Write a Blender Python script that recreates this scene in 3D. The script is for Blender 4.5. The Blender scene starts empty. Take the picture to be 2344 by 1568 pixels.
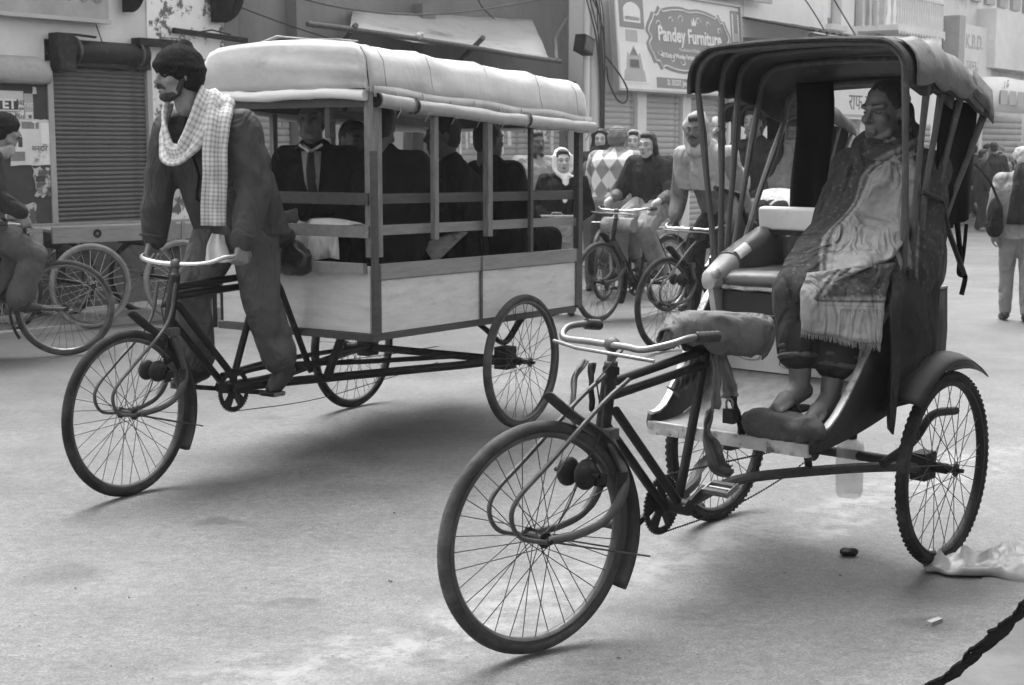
import bpy, bmesh, math, random
import numpy as np
from mathutils import Vector, Matrix, noise, Quaternion
PI = math.pi
R = math.radians
rnd = random.Random(7)
scene = bpy.context.scene
COL = scene.collection

# ------------------------------------------------------------------ camera, sky, sun, exposure
cam_d = bpy.data.cameras.new('camera')
cam_d.sensor_width = 36.0
cam_d.lens = 36.0 * 3353.2 / 2344.0
cam_d.clip_start = 0.05
cam_d.clip_end = 500
cam = bpy.data.objects.new('camera', cam_d)
COL.objects.link(cam)
cam.location = (0, 0, 1.5125)
cam.rotation_euler = (PI / 2 - 0.1318, 0, 0)
scene.camera = cam
cam_d.dof.use_dof = True
cam_d.dof.focus_distance = 5.0
cam_d.dof.aperture_fstop = 11.0

SUN_EL, SUN_AZ = 66.0, -25.0          # degrees; azimuth clockwise from +Y (behind the street, a little right)
world = bpy.data.worlds.new('World')
scene.world = world
world.use_nodes = True
wn = world.node_tree
wn.nodes.clear()
w_out = wn.nodes.new('ShaderNodeOutputWorld')
w_bg = wn.nodes.new('ShaderNodeBackground')
w_sky = wn.nodes.new('ShaderNodeTexSky')
w_sky.sky_type = 'NISHITA'
w_sky.sun_disc = False
w_sky.sun_elevation = R(SUN_EL)
w_sky.sun_rotation = R(SUN_AZ)
w_sky.dust_density = 4.0
w_bw = wn.nodes.new('ShaderNodeRGBToBW')   # the photograph is black and white
wn.links.new(w_sky.outputs[0], w_bw.inputs[0])
wn.links.new(w_bw.outputs[0], w_bg.inputs[0])
wn.links.new(w_bg.outputs[0], w_out.inputs[0])
w_bg.inputs[1].default_value = 0.15

sun_d = bpy.data.lights.new('sun', 'SUN')
sun_d.energy = 0.75
sun_d.angle = R(40)
sun = bpy.data.objects.new('sun', sun_d)
COL.objects.link(sun)
_sd = Vector((math.sin(R(SUN_AZ)) * math.cos(R(SUN_EL)), math.cos(R(SUN_AZ)) * math.cos(R(SUN_EL)), math.sin(R(SUN_EL))))
sun.rotation_euler = (-_sd).to_track_quat('-Z', 'Y').to_euler()

vs = scene.view_settings
scene.display_settings.display_device = 'sRGB'
vs.view_transform = 'Standard'
vs.look = 'None'
vs.gamma = 1.0
vs.use_curve_mapping = False
vs.exposure = 1.95
scene.cycles.max_bounces = 6
scene.cycles.diffuse_bounces = 3
scene.cycles.volume_bounces = 0
scene.cycles.use_denoising = True

# ------------------------------------------------------------------ materials (all grey: a black and white photograph)
def _n(nt, t, **kw):
    n = nt.nodes.new(t)
    for k, v in kw.items():
        setattr(n, k, v)
    return n

def mat(name, g, rough=0.75, var=0.25, scale=5.0, metal=0.0, bump=0.15, bscale=60.0, spec=0.5,
        dirt=None, dscale=3.0, dlo=0.5, dhi=0.62, stretch=(1, 1, 1), fold=0.0):
    """grey surface: base g, soft clouding +-var, optional second tone 'dirt' in ragged patches, fine bump"""
    m = bpy.data.materials.new(name)
    m.use_nodes = True
    nt = m.node_tree
    b = nt.nodes['Principled BSDF']
    L = nt.links.new
    tc = _n(nt, 'ShaderNodeTexCoord')
    mp = _n(nt, 'ShaderNodeMapping')
    mp.inputs['Scale'].default_value = stretch
    L(tc.outputs['Object'], mp.inputs['Vector'])
    n1 = _n(nt, 'ShaderNodeTexNoise')
    n1.inputs['Scale'].default_value = scale
    n1.inputs['Detail'].default_value = 7
    n1.inputs['Roughness'].default_value = 0.65
    L(mp.outputs[0], n1.inputs['Vector'])
    mr = _n(nt, 'ShaderNodeMapRange')
    mr.inputs['From Min'].default_value = 0.3
    mr.inputs['From Max'].default_value = 0.7
    mr.inputs['To Min'].default_value = max(0, g * (1 - var))
    mr.inputs['To Max'].default_value = min(1, g * (1 + var))
    L(n1.outputs[0], mr.inputs['Value'])
    col = mr.outputs[0]
    if dirt is not None:
        n2 = _n(nt, 'ShaderNodeTexNoise')
        n2.inputs['Scale'].default_value = dscale
        n2.inputs['Detail'].default_value = 9
        n2.inputs['Roughness'].default_value = 0.7
        L(mp.outputs[0], n2.inputs['Vector'])
        m2 = _n(nt, 'ShaderNodeMapRange')
        m2.interpolation_type = 'SMOOTHSTEP'
        m2.inputs['From Min'].default_value = dlo
        m2.inputs['From Max'].default_value = dhi
        L(n2.outputs[0], m2.inputs['Value'])
        mx = _n(nt, 'ShaderNodeMix')
        L(m2.outputs[0], mx.inputs[0])
        L(col, mx.inputs[2])
        mx.inputs[3].default_value = dirt
        col = mx.outputs[0]
    cc = _n(nt, 'ShaderNodeCombineColor')
    for i in range(3):
        L(col, cc.inputs[i])
    L(cc.outputs[0], b.inputs['Base Color'])
    b.inputs['Roughness'].default_value = rough
    b.inputs['Metallic'].default_value = metal
    b.inputs['Specular IOR Level'].default_value = spec
    if bump:
        n3 = _n(nt, 'ShaderNodeTexNoise')
        n3.inputs['Scale'].default_value = bscale
        n3.inputs['Detail'].default_value = 5
        L(mp.outputs[0], n3.inputs['Vector'])
        bp = _n(nt, 'ShaderNodeBump')
        bp.inputs['Strength'].default_value = bump
        bp.inputs['Distance'].default_value = 0.01
        L(n3.outputs[0], bp.inputs['Height'])
        last = bp
        if fold:
            mp2 = _n(nt, 'ShaderNodeMapping')
            mp2.inputs['Scale'].default_value = (1, 1, 0.5)
            mp2.inputs['Rotation'].default_value = (0.5, 0.3, 0.2)
            L(tc.outputs['Object'], mp2.inputs['Vector'])
            n4 = _n(nt, 'ShaderNodeTexNoise')
            n4.inputs['Scale'].default_value = 6.5
            n4.inputs['Detail'].default_value = 2
            n4.inputs['Roughness'].default_value = 0.5
            n4.inputs['Distortion'].default_value = 1.6
            L(mp2.outputs[0], n4.inputs['Vector'])
            bp2 = _n(nt, 'ShaderNodeBump')
            bp2.inputs['Strength'].default_value = 0.85
            bp2.inputs['Distance'].default_value = fold
            L(n4.outputs[0], bp2.inputs['Height'])
            L(bp.outputs[0], bp2.inputs['Normal'])
            last = bp2
        L(last.outputs[0], b.inputs['Normal'])
    return m

MT = {}
def M(key):
    return MT[key]

MT['rubber'] = mat('rubber', 0.02, 0.9, 0.5, 9, spec=0.25, bump=0.2, dirt=0.06, dscale=6, dlo=0.45, dhi=0.75)
MT['rubber_dusty'] = mat('rubber_dusty', 0.05, 0.9, 0.45, 8, spec=0.3, bump=0.25, dirt=0.12, dscale=5, dlo=0.45, dhi=0.75)
MT['rubber_grey'] = mat('rubber_grey', 0.22, 0.85, 0.3, 8, bump=0.15, dirt=0.1, dscale=9, dlo=0.55, dhi=0.75)
MT['black_paint'] = mat('black_paint', 0.006, 0.45, 0.5, 12, spec=0.3, bump=0.15, dirt=0.05, dscale=11, dlo=0.58, dhi=0.75)
MT['black_iron'] = mat('black_iron', 0.012, 0.6, 0.5, 14, spec=0.3, bump=0.25, dirt=0.06, dscale=14, dlo=0.56, dhi=0.72)
MT['grey_steel'] = mat('grey_steel', 0.075, 0.5, 0.4, 14, metal=0.25, bump=0.2, dirt=0.06, dscale=16, dlo=0.52, dhi=0.68)
MT['steel'] = mat('steel', 0.19, 0.35, 0.3, 16, metal=0.8, bump=0.1, dirt=0.12, dscale=22, dlo=0.56, dhi=0.72)
MT['chrome'] = mat('chrome', 0.62, 0.2, 0.2, 18, metal=0.95, bump=0.05, dirt=0.15, dscale=30, dlo=0.6, dhi=0.75)
MT['spoke_steel'] = mat('spoke_steel', 0.035, 0.45, 0.4, 20, bump=0)
MT['spoke_pale'] = mat('spoke_pale', 0.35, 0.5, 0.3, 20, bump=0)
MT['skin'] = mat('skin', 0.20, 0.55, 0.18, 9, bump=0.12, bscale=130)
MT['skin_dark'] = mat('skin_dark', 0.10, 0.55, 0.2, 9, bump=0.12, bscale=130)
MT['skin_pale'] = mat('skin_pale', 0.40, 0.55, 0.12, 9, bump=0.08, bscale=130)
MT['lip'] = mat('lip', 0.05, 0.5, 0.15, 20, bump=0)
MT['hair'] = mat('hair', 0.012, 0.6, 0.5, 40, bump=0.5, bscale=220)
MT['eye_white'] = mat('eye_white', 0.13, 0.25, 0.05, 5, bump=0)
MT['eye_dark'] = mat('eye_dark', 0.012, 0.15, 0.1, 5, bump=0)
MT['wool_black'] = mat('wool_black', 0.014, 0.95, 0.5, 30, bump=0.9, bscale=110, spec=0.1)
MT['cloth_black'] = mat('cloth_black', 0.009, 0.9, 0.4, 12, bump=0.2, bscale=240, spec=0.15, fold=0.07)
MT['cloth_dark'] = mat('cloth_dark', 0.028, 0.9, 0.3, 8, bump=0.2, bscale=260, spec=0.2, fold=0.07)
MT['jacket'] = mat('jacket', 0.048, 0.85, 0.25, 6, bump=0.2, bscale=260, spec=0.25, fold=0.07)
MT['trouser_grey'] = mat('trouser_grey', 0.085, 0.85, 0.3, 6, bump=0.2, bscale=260, spec=0.2, fold=0.07)
MT['cloth_mid'] = mat('cloth_mid', 0.16, 0.9, 0.2, 7, bump=0.2, bscale=220, spec=0.2, fold=0.07)
MT['cloth_grey'] = mat('cloth_grey', 0.26, 0.9, 0.2, 7, bump=0.2, bscale=220, spec=0.2, fold=0.07)
MT['cloth_light'] = mat('cloth_light', 0.42, 0.9, 0.12, 6, bump=0.15, bscale=220, spec=0.2, fold=0.07)
MT['shawl_pale'] = mat('shawl_pale', 0.33, 0.9, 0.15, 6, bump=0.15, bscale=220, spec=0.2, fold=0.07)
MT['cloth_white'] = mat('cloth_white', 0.78, 0.9, 0.06, 6, bump=0.12, bscale=220, spec=0.2, fold=0.07)
MT['denim'] = mat('denim', 0.24, 0.9, 0.2, 9, bump=0.2, bscale=260, dirt=0.14, dscale=3, dlo=0.5, dhi=0.7, fold=0.07)
MT['leather'] = mat('leather', 0.02, 0.45, 0.4, 14, bump=0.25, bscale=90)
MT['tarp'] = mat('tarp', 0.50, 0.6, 0.16, 2.5, bump=0.3, bscale=9, spec=0.3, dirt=0.36, dscale=3.2, dlo=0.50, dhi=0.78, stretch=(1, 1, 2), fold=0.006)
MT['tarp_roll'] = mat('tarp_roll', 0.36, 0.55, 0.2, 5, bump=0.3, bscale=14, dirt=0.2, dscale=5, dlo=0.55, dhi=0.75)
MT['tarp_white'] = mat('tarp_white', 0.8, 0.6, 0.08, 5, bump=0.25, bscale=14)
MT['plywood'] = mat('plywood', 0.60, 0.6, 0.13, 4, bump=0.12, bscale=40, stretch=(1.5, 1.5, 7), dirt=0.34, dscale=2.6, dlo=0.50, dhi=0.78)
MT['plank'] = mat('plank', 0.24, 0.75, 0.25, 5, bump=0.3, bscale=30, stretch=(1, 6, 8), dirt=0.1, dscale=5, dlo=0.55, dhi=0.75)
MT['slat_wood'] = mat('slat_wood', 0.05, 0.6, 0.35, 6, bump=0.25, bscale=30, stretch=(1, 5, 8), dirt=0.2, dscale=9, dlo=0.6, dhi=0.8)
MT['slat_grey'] = mat('slat_grey', 0.2, 0.6, 0.25, 6, bump=0.25, bscale=30, stretch=(1, 5, 8), dirt=0.08, dscale=9, dlo=0.6, dhi=0.8)
MT['post_wood'] = mat('post_wood', 0.17, 0.75, 0.35, 7, bump=0.35, bscale=26, stretch=(6, 6, 1), dirt=0.08, dscale=6, dlo=0.52, dhi=0.72)
MT['bamboo'] = mat('bamboo', 0.06, 0.6, 0.35, 8, bump=0.25, bscale=30, stretch=(5, 5, 1), dirt=0.2, dscale=7, dlo=0.56, dhi=0.78)
MT['hood_vinyl'] = mat('hood_vinyl', 0.018, 0.55, 0.4, 5, spec=0.3, bump=0.35, bscale=20, dirt=0.09, dscale=4, dlo=0.5, dhi=0.75)
MT['hood_patch'] = mat('hood_patch', 0.10, 0.45, 0.35, 6, bump=0.5, bscale=16, dirt=0.04, dscale=7, dlo=0.5, dhi=0.6)
MT['hood_cloth'] = mat('hood_cloth', 0.006, 0.95, 0.4, 6, bump=0.2, bscale=120, spec=0.1)
MT['tub_paint'] = mat('tub_paint', 0.016, 0.5, 0.4, 6, spec=0.35, bump=0.2, bscale=30, dirt=0.07, dscale=6, dlo=0.55, dhi=0.75)
MT['floor_tin'] = mat('floor_tin', 0.2, 0.45, 0.3, 7, metal=0.15, bump=0.3, bscale=26, dirt=0.09, dscale=8, dlo=0.48, dhi=0.68)
MT['edge_tin'] = mat('edge_tin', 0.4, 0.4, 0.35, 10, metal=0.3, bump=0.3, bscale=50, dirt=0.1, dscale=14, dlo=0.5, dhi=0.64)
MT['riser_tin'] = mat('riser_tin', 0.42, 0.6, 0.18, 6, bump=0.25, bscale=30, dirt=0.2, dscale=7, dlo=0.55, dhi=0.75)
MT['awning_tarp'] = mat('awning_tarp', 0.30, 0.7, 0.2, 2, bump=0.3, bscale=10, dirt=0.14, dscale=2.0, dlo=0.5, dhi=0.7)
MT['white_vinyl'] = mat('white_vinyl', 0.7, 0.4, 0.1, 5, bump=0.12, bscale=25, dirt=0.4, dscale=8, dlo=0.6, dhi=0.75)
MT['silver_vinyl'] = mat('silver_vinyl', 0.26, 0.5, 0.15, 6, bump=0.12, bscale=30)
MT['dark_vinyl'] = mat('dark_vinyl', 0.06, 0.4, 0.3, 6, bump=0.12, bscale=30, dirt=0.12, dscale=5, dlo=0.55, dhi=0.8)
MT['seat_vinyl'] = mat('seat_vinyl', 0.055, 0.35, 0.3, 6, bump=0.15, bscale=40, dirt=0.12, dscale=9, dlo=0.58, dhi=0.75)
MT['painted_line'] = mat('painted_line', 0.16, 0.6, 0.3, 20, bump=0)
MT['canvas'] = mat('canvas', 0.14, 0.9, 0.2, 7, bump=0.3, bscale=70, dirt=0.2, dscale=6, dlo=0.5, dhi=0.75, spec=0.2, fold=0.07)
MT['stone'] = mat('stone', 0.05, 0.85, 0.4, 10, bump=0.7, bscale=30, dirt=0.12, dscale=12, dlo=0.55, dhi=0.75)
MT['plaster'] = mat('plaster', 0.60, 0.9, 0.16, 1.4, bump=0.3, bscale=22, dirt=0.15, dscale=2.4, dlo=0.6, dhi=0.68)
MT['plaster_peel'] = mat('plaster_peel', 0.72, 0.9, 0.15, 2, bump=0.4, bscale=22, dirt=0.12, dscale=5, dlo=0.52, dhi=0.58)
MT['wall_grey'] = mat('wall_grey', 0.17, 0.9, 0.3, 1.2, bump=0.4, bscale=18, dirt=0.06, dscale=2.0, dlo=0.5, dhi=0.8, stretch=(1, 1, 0.35))
MT['wall_soot'] = mat('wall_soot', 0.05, 0.9, 0.4, 1.5, bump=0.4, bscale=18, dirt=0.12, dscale=2.6, dlo=0.55, dhi=0.75)
MT['plinth'] = mat('plinth', 0.09, 0.9, 0.4, 2, bump=0.4, bscale=18, dirt=0.2, dscale=2.6, dlo=0.56, dhi=0.72)
MT['wall_pale'] = mat('wall_pale', 0.78, 0.9, 0.1, 0.9, bump=0.2, bscale=14, dirt=0.42, dscale=1.4, dlo=0.55, dhi=0.8)
MT['wall_mid'] = mat('wall_mid', 0.68, 0.9, 0.15, 0.9, bump=0.2, bscale=14, dirt=0.26, dscale=1.4, dlo=0.55, dhi=0.8)  # kept pale to paint distance haze onto the far building
MT['shutter_dark'] = mat('shutter_dark', 0.095, 0.6, 0.22, 4, bump=0.15, bscale=40, dirt=0.06, dscale=4, dlo=0.5, dhi=0.72, stretch=(1, 1, 3))
MT['shutter_pale'] = mat('shutter_pale', 0.40, 0.6, 0.15, 3, bump=0.15, bscale=40, dirt=0.2, dscale=4, dlo=0.56, dhi=0.75)
MT['shutter_mid'] = mat('shutter_mid', 0.32, 0.6, 0.15, 3, bump=0.15, bscale=40)  # lightened as painted haze for the far shutters
MT['paper'] = mat('paper', 0.62, 0.85, 0.16, 4, bump=0.15, bscale=30, dirt=0.26, dscale=6, dlo=0.56, dhi=0.68)
MT['paper_torn'] = mat('paper_torn', 0.5, 0.85, 0.2, 6, bump=0.25, bscale=30, dirt=0.1, dscale=6, dlo=0.46, dhi=0.52)
MT['print_black'] = mat('print_black', 0.05, 0.8, 0.2, 9, bump=0)
MT['print_grey'] = mat('print_grey', 0.2, 0.8, 0.2, 9, bump=0)
MT['print_white'] = mat('print_white', 0.72, 0.7, 0.06, 9, bump=0)
MT['sign_white'] = mat('sign_white', 0.66, 0.5, 0.06, 2, bump=0.05)
MT['sign_grey'] = mat('sign_grey', 0.21, 0.5, 0.1, 2, bump=0.05)
MT['sign_mid'] = mat('sign_mid', 0.38, 0.5, 0.1, 2, bump=0.05)
MT['sign_old'] = mat('sign_old', 0.3, 0.7, 0.2, 3, bump=0.1)
MT['concrete'] = mat('concrete', 0.30, 0.9, 0.2, 3, bump=0.4, bscale=30, dirt=0.17, dscale=3, dlo=0.5, dhi=0.75)
MT['pavement'] = mat('pavement', 0.13, 0.9, 0.25, 3, bump=0.5, bscale=30, dirt=0.10, dscale=2.5, dlo=0.48, dhi=0.7)
MT['gutter'] = mat('gutter', 0.004, 1.0, 0.4, 6, bump=0.3, spec=0.0)  # near-black colour paints in the shade of a deep gap
MT['plastic_bag'] = mat('plastic_bag', 0.17, 0.3, 0.15, 6, bump=0.2, bscale=25)
MT['plastic_black'] = mat('plastic_black', 0.02, 0.3, 0.3, 9, bump=0.15, bscale=25)
MT['far_dark'] = mat('far_dark', 0.08, 0.8, 0.4, 5, bump=0)
MT['rope'] = mat('rope', 0.3, 0.9, 0.3, 30, bump=0.3, bscale=90)
MT['wire'] = mat('wire', 0.03, 0.7, 0.3, 9, bump=0)

def road_material():
    m = bpy.data.materials.new('dusty_road')
    m.use_nodes = True
    nt = m.node_tree
    L = nt.links.new
    b = nt.nodes['Principled BSDF']
    tc = _n(nt, 'ShaderNodeTexCoord')
    def nz(sc, det=6, rg=0.6, st=(1, 1, 1)):
        mp = _n(nt, 'ShaderNodeMapping')
        mp.inputs['Scale'].default_value = st
        L(tc.outputs['Object'], mp.inputs[0])
        n = _n(nt, 'ShaderNodeTexNoise')
        n.inputs['Scale'].default_value = sc
        n.inputs['Detail'].default_value = det
        n.inputs['Roughness'].default_value = rg
        L(mp.outputs[0], n.inputs[0])
        return n.outputs[0]
    def rng(v, a, b_, c, d, smooth=True):
        r = _n(nt, 'ShaderNodeMapRange')
        if smooth: r.interpolation_type = 'SMOOTHSTEP'
        for k, x in zip(('From Min', 'From Max', 'To Min', 'To Max'), (a, b_, c, d)):
            r.inputs[k].default_value = x
        L(v, r.inputs[0])
        return r.outputs[0]
    def mul(a, c):
        x = _n(nt, 'ShaderNodeMath', operation='MULTIPLY')
        L(a, x.inputs[0]); L(c, x.inputs[1])
        return x.outputs[0]
    base = rng(nz(0.5, 8, 0.62), 0.3, 0.7, 0.094, 0.142)
    base = mul(base, rng(nz(2.6, 8, 0.7), 0.3, 0.72, 0.86, 1.12))
    base = mul(base, rng(nz(26, 4, 0.7), 0.25, 0.75, 0.74, 1.26))
    base = mul(base, rng(nz(110, 3, 0.75), 0.3, 0.7, 0.62, 1.38))
    base = mul(base, rng(nz(1.7, 5, 0.6, (1, 2.2, 1)), 0.62, 0.74, 1.0, 0.72))      # oil and water stains
    # a ragged pale band running down the street, then dark stains and a dark patch near the plastic sheet
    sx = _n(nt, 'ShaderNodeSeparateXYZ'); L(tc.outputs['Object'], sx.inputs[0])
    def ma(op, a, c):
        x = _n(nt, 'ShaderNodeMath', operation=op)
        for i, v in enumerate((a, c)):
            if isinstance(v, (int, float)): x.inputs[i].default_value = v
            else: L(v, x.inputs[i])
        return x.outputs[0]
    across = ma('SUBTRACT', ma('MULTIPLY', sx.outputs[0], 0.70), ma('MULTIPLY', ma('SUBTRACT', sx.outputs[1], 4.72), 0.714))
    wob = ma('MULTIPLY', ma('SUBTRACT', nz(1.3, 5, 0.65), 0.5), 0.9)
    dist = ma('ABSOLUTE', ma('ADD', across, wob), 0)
    pale_band = mul(rng(dist, 0.02, 0.30, 1.0, 0.0), rng(nz(7, 8, 0.8), 0.42, 0.62, 0.0, 1.0))
    mxt = _n(nt, 'ShaderNodeMix'); L(pale_band, mxt.inputs[0]); L(base, mxt.inputs[2]); mxt.inputs[3].default_value = 0.22
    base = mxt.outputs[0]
    vs_ = _n(nt, 'ShaderNodeTexVoronoi'); vs_.inputs['Scale'].default_value = 0.85
    mpv = _n(nt, 'ShaderNodeMapping'); mpv.inputs['Scale'].default_value = (1, 0.6, 1); L(tc.outputs['Object'], mpv.inputs[0])
    nv = _n(nt, 'ShaderNodeTexNoise'); nv.inputs['Scale'].default_value = 4; nv.inputs['Detail'].default_value = 6
    L(tc.outputs['Object'], nv.inputs[0])
    mvx = _n(nt, 'ShaderNodeVectorMath', operation='MULTIPLY_ADD'); L(nv.outputs['Color'], mvx.inputs[0]); mvx.inputs[1].default_value = (0.16, 0.16, 0); L(mpv.outputs[0], mvx.inputs[2])
    L(mvx.outputs[0], vs_.inputs['Vector'])
    base = mul(base, rng(vs_.outputs['Distance'], 0.045, 0.085, 0.55, 1.0))
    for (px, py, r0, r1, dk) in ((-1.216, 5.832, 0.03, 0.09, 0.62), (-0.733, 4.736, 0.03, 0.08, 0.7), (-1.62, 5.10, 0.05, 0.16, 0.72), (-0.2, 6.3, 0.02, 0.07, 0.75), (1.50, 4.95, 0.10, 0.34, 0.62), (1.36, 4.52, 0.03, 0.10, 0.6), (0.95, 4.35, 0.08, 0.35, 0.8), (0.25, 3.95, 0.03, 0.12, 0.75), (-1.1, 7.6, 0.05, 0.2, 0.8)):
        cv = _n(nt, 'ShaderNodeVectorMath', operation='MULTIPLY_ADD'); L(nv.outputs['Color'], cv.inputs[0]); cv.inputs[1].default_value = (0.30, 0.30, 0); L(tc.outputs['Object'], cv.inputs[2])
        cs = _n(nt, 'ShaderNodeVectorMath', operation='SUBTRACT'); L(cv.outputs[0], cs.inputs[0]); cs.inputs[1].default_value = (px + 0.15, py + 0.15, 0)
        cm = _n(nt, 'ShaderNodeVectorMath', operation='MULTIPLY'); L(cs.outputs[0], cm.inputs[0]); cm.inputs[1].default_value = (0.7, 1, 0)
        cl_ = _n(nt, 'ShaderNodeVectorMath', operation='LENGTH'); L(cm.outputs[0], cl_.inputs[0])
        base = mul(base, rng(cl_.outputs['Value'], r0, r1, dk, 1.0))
    # pale grit
    vo = _n(nt, 'ShaderNodeTexVoronoi')
    vo.inputs['Scale'].default_value = 38
    vo.inputs['Randomness'].default_value = 1
    L(tc.outputs['Object'], vo.inputs['Vector'])
    spk = rng(vo.outputs['Distance'], 0.05, 0.12, 1.0, 0.0)
    msk = rng(nz(1.1, 6, 0.7), 0.42, 0.65, 0.1, 0.95)
    sp = mul(spk, msk)
    mx = _n(nt, 'ShaderNodeMix')
    L(sp, mx.inputs[0]); L(base, mx.inputs[2]); mx.inputs[3].default_value = 0.28
    cc = _n(nt, 'ShaderNodeCombineColor')
    for i in range(3): L(mx.outputs[0], cc.inputs[i])
    L(cc.outputs[0], b.inputs['Base Color'])
    L(rng(nz(0.8, 5), 0.3, 0.7, 0.42, 0.68), b.inputs['Roughness'])
    b.inputs['Specular IOR Level'].default_value = 0.45
    bp = _n(nt, 'ShaderNodeBump')
    bp.inputs['Strength'].default_value = 0.5
    bp.inputs['Distance'].default_value = 0.006
    ad = _n(nt, 'ShaderNodeMath', operation='ADD')
    L(nz(70, 4, 0.7), ad.inputs[0]); L(nz(8, 5, 0.6), ad.inputs[1])
    L(ad.outputs[0], bp.inputs['Height'])
    L(bp.outputs[0], b.inputs['Normal'])
    return m
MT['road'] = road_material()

def patch_mat(name, a, b_, attr, thr=0.5, pattern=None):
    """cloth woven in two tones: the float attribute 'attr' on the mesh says where the border runs"""
    m = bpy.data.materials.new(name)
    m.use_nodes = True
    nt = m.node_tree
    L = nt.links.new
    bs = nt.nodes['Principled BSDF']
    bs.inputs['Roughness'].default_value = 0.92
    bs.inputs['Specular IOR Level'].default_value = 0.15
    at = _n(nt, 'ShaderNodeAttribute', attribute_name=attr)
    tc = _n(nt, 'ShaderNodeTexCoord')
    fine = _n(nt, 'ShaderNodeTexNoise'); fine.inputs['Scale'].default_value = 45; fine.inputs['Detail'].default_value = 5
    L(tc.outputs['Object'], fine.inputs[0])
    vo = _n(nt, 'ShaderNodeTexVoronoi'); vo.inputs['Scale'].default_value = 46
    L(tc.outputs['Object'], vo.inputs['Vector'])
    dots = _n(nt, 'ShaderNodeMapRange'); dots.inputs[1].default_value = 0.16; dots.inputs[2].default_value = 0.30
    L(vo.outputs['Distance'], dots.inputs[0])
    # border strength 0..1, ragged by the weave; dotted where attr is between .25 and .75
    ad = _n(nt, 'ShaderNodeMath', operation='MULTIPLY_ADD')
    L(fine.outputs[0], ad.inputs[0]); ad.inputs[1].default_value = 0.35
    L(at.outputs['Fac'], ad.inputs[2])
    wm = _n(nt, 'ShaderNodeMath', operation='MULTIPLY'); L(at.outputs['Fac'], wm.inputs[0]); wm.inputs[1].default_value = 24.0
    ws = _n(nt, 'ShaderNodeMath', operation='SINE'); L(wm.outputs[0], ws.inputs[0])
    inv = _n(nt, 'ShaderNodeMapRange'); inv.inputs[3].default_value = 0.02; inv.inputs[4].default_value = -0.12
    L(dots.outputs[0], inv.inputs[0])
    wb_ = _n(nt, 'ShaderNodeMath', operation='MULTIPLY_ADD'); L(ws.outputs[0], wb_.inputs[0]); wb_.inputs[1].default_value = 0.16; L(inv.outputs[0], wb_.inputs[2])
    inv = wb_
    ad1 = _n(nt, 'ShaderNodeMath', operation='ADD'); L(ad.outputs[0], ad1.inputs[0]); L(inv.outputs[0], ad1.inputs[1])
    v2 = _n(nt, 'ShaderNodeTexVoronoi'); v2.inputs['Scale'].default_value = 52
    wv = _n(nt, 'ShaderNodeVectorMath', operation='MULTIPLY_ADD'); L(fine.outputs['Color'], wv.inputs[0]); wv.inputs[1].default_value = (0.03, 0.03, 0.03); L(tc.outputs['Object'], wv.inputs[2])
    L(wv.outputs[0], v2.inputs['Vector'])
    d2 = _n(nt, 'ShaderNodeMapRange'); d2.inputs[1].default_value = 0.16; d2.inputs[2].default_value = 0.42; d2.inputs[3].default_value = -0.15; d2.inputs[4].default_value = 0.0
    L(v2.outputs['Distance'], d2.inputs[0])
    ad2 = _n(nt, 'ShaderNodeMath', operation='ADD'); L(ad1.outputs[0], ad2.inputs[0]); L(d2.outputs[0], ad2.inputs[1])
    st = _n(nt, 'ShaderNodeMapRange'); st.interpolation_type = 'SMOOTHSTEP'
    st.inputs[1].default_value = thr - 0.12; st.inputs[2].default_value = thr + 0.42
    L(ad2.outputs[0], st.inputs[0])
    cl = _n(nt, 'ShaderNodeMapRange'); cl.inputs[1].default_value = 0.3; cl.inputs[2].default_value = 0.7
    cl.inputs[3].default_value = 0.86; cl.inputs[4].default_value = 1.12
    L(fine.outputs[0], cl.inputs[0])
    mx = _n(nt, 'ShaderNodeMix'); mx.inputs[2].default_value = a; mx.inputs[3].default_value = b_
    L(st.outputs[0], mx.inputs[0])
    ml = _n(nt, 'ShaderNodeMath', operation='MULTIPLY'); L(mx.outputs[0], ml.inputs[0]); L(cl.outputs[0], ml.inputs[1])
    cc = _n(nt, 'ShaderNodeCombineColor')
    for i in range(3): L(ml.outputs[0], cc.inputs[i])
    L(cc.outputs[0], bs.inputs['Base Color'])
    bp = _n(nt, 'ShaderNodeBump'); bp.inputs['Strength'].default_value = 0.25; bp.inputs['Distance'].default_value = 0.006
    n3 = _n(nt, 'ShaderNodeTexNoise'); n3.inputs['Scale'].default_value = 240
    L(tc.outputs['Object'], n3.inputs[0]); L(n3.outputs[0], bp.inputs['Height'])
    n4 = _n(nt, 'ShaderNodeTexNoise'); n4.inputs['Scale'].default_value = 6.0; n4.inputs['Detail'].default_value = 2; n4.inputs['Distortion'].default_value = 1.8
    mp4 = _n(nt, 'ShaderNodeMapping'); mp4.inputs['Scale'].default_value = (1.2, 1.2, 0.5); mp4.inputs['Rotation'].default_value = (0.5, 0.5, 0)
    L(tc.outputs['Object'], mp4.inputs[0]); L(mp4.outputs[0], n4.inputs[0])
    b4 = _n(nt, 'ShaderNodeBump'); b4.inputs['Strength'].default_value = 0.9; b4.inputs['Distance'].default_value = 0.08
    L(n4.outputs[0], b4.inputs['Height']); L(bp.outputs[0], b4.inputs['Normal']); L(b4.outputs[0], bs.inputs['Normal'])
    return m
MT['shawl'] = patch_mat('patterned_shawl', 0.24, 0.042, 'border')

def bottle_mat():
    m = bpy.data.materials.new('milky_plastic')
    m.use_nodes = True
    b = m.node_tree.nodes['Principled BSDF']
    b.inputs['Base Color'].default_value = (0.75, 0.75, 0.75, 1)
    b.inputs['Roughness'].default_value = 0.25
    b.inputs['Alpha'].default_value = 0.45
    return m
MT['milky'] = bottle_mat()

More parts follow.
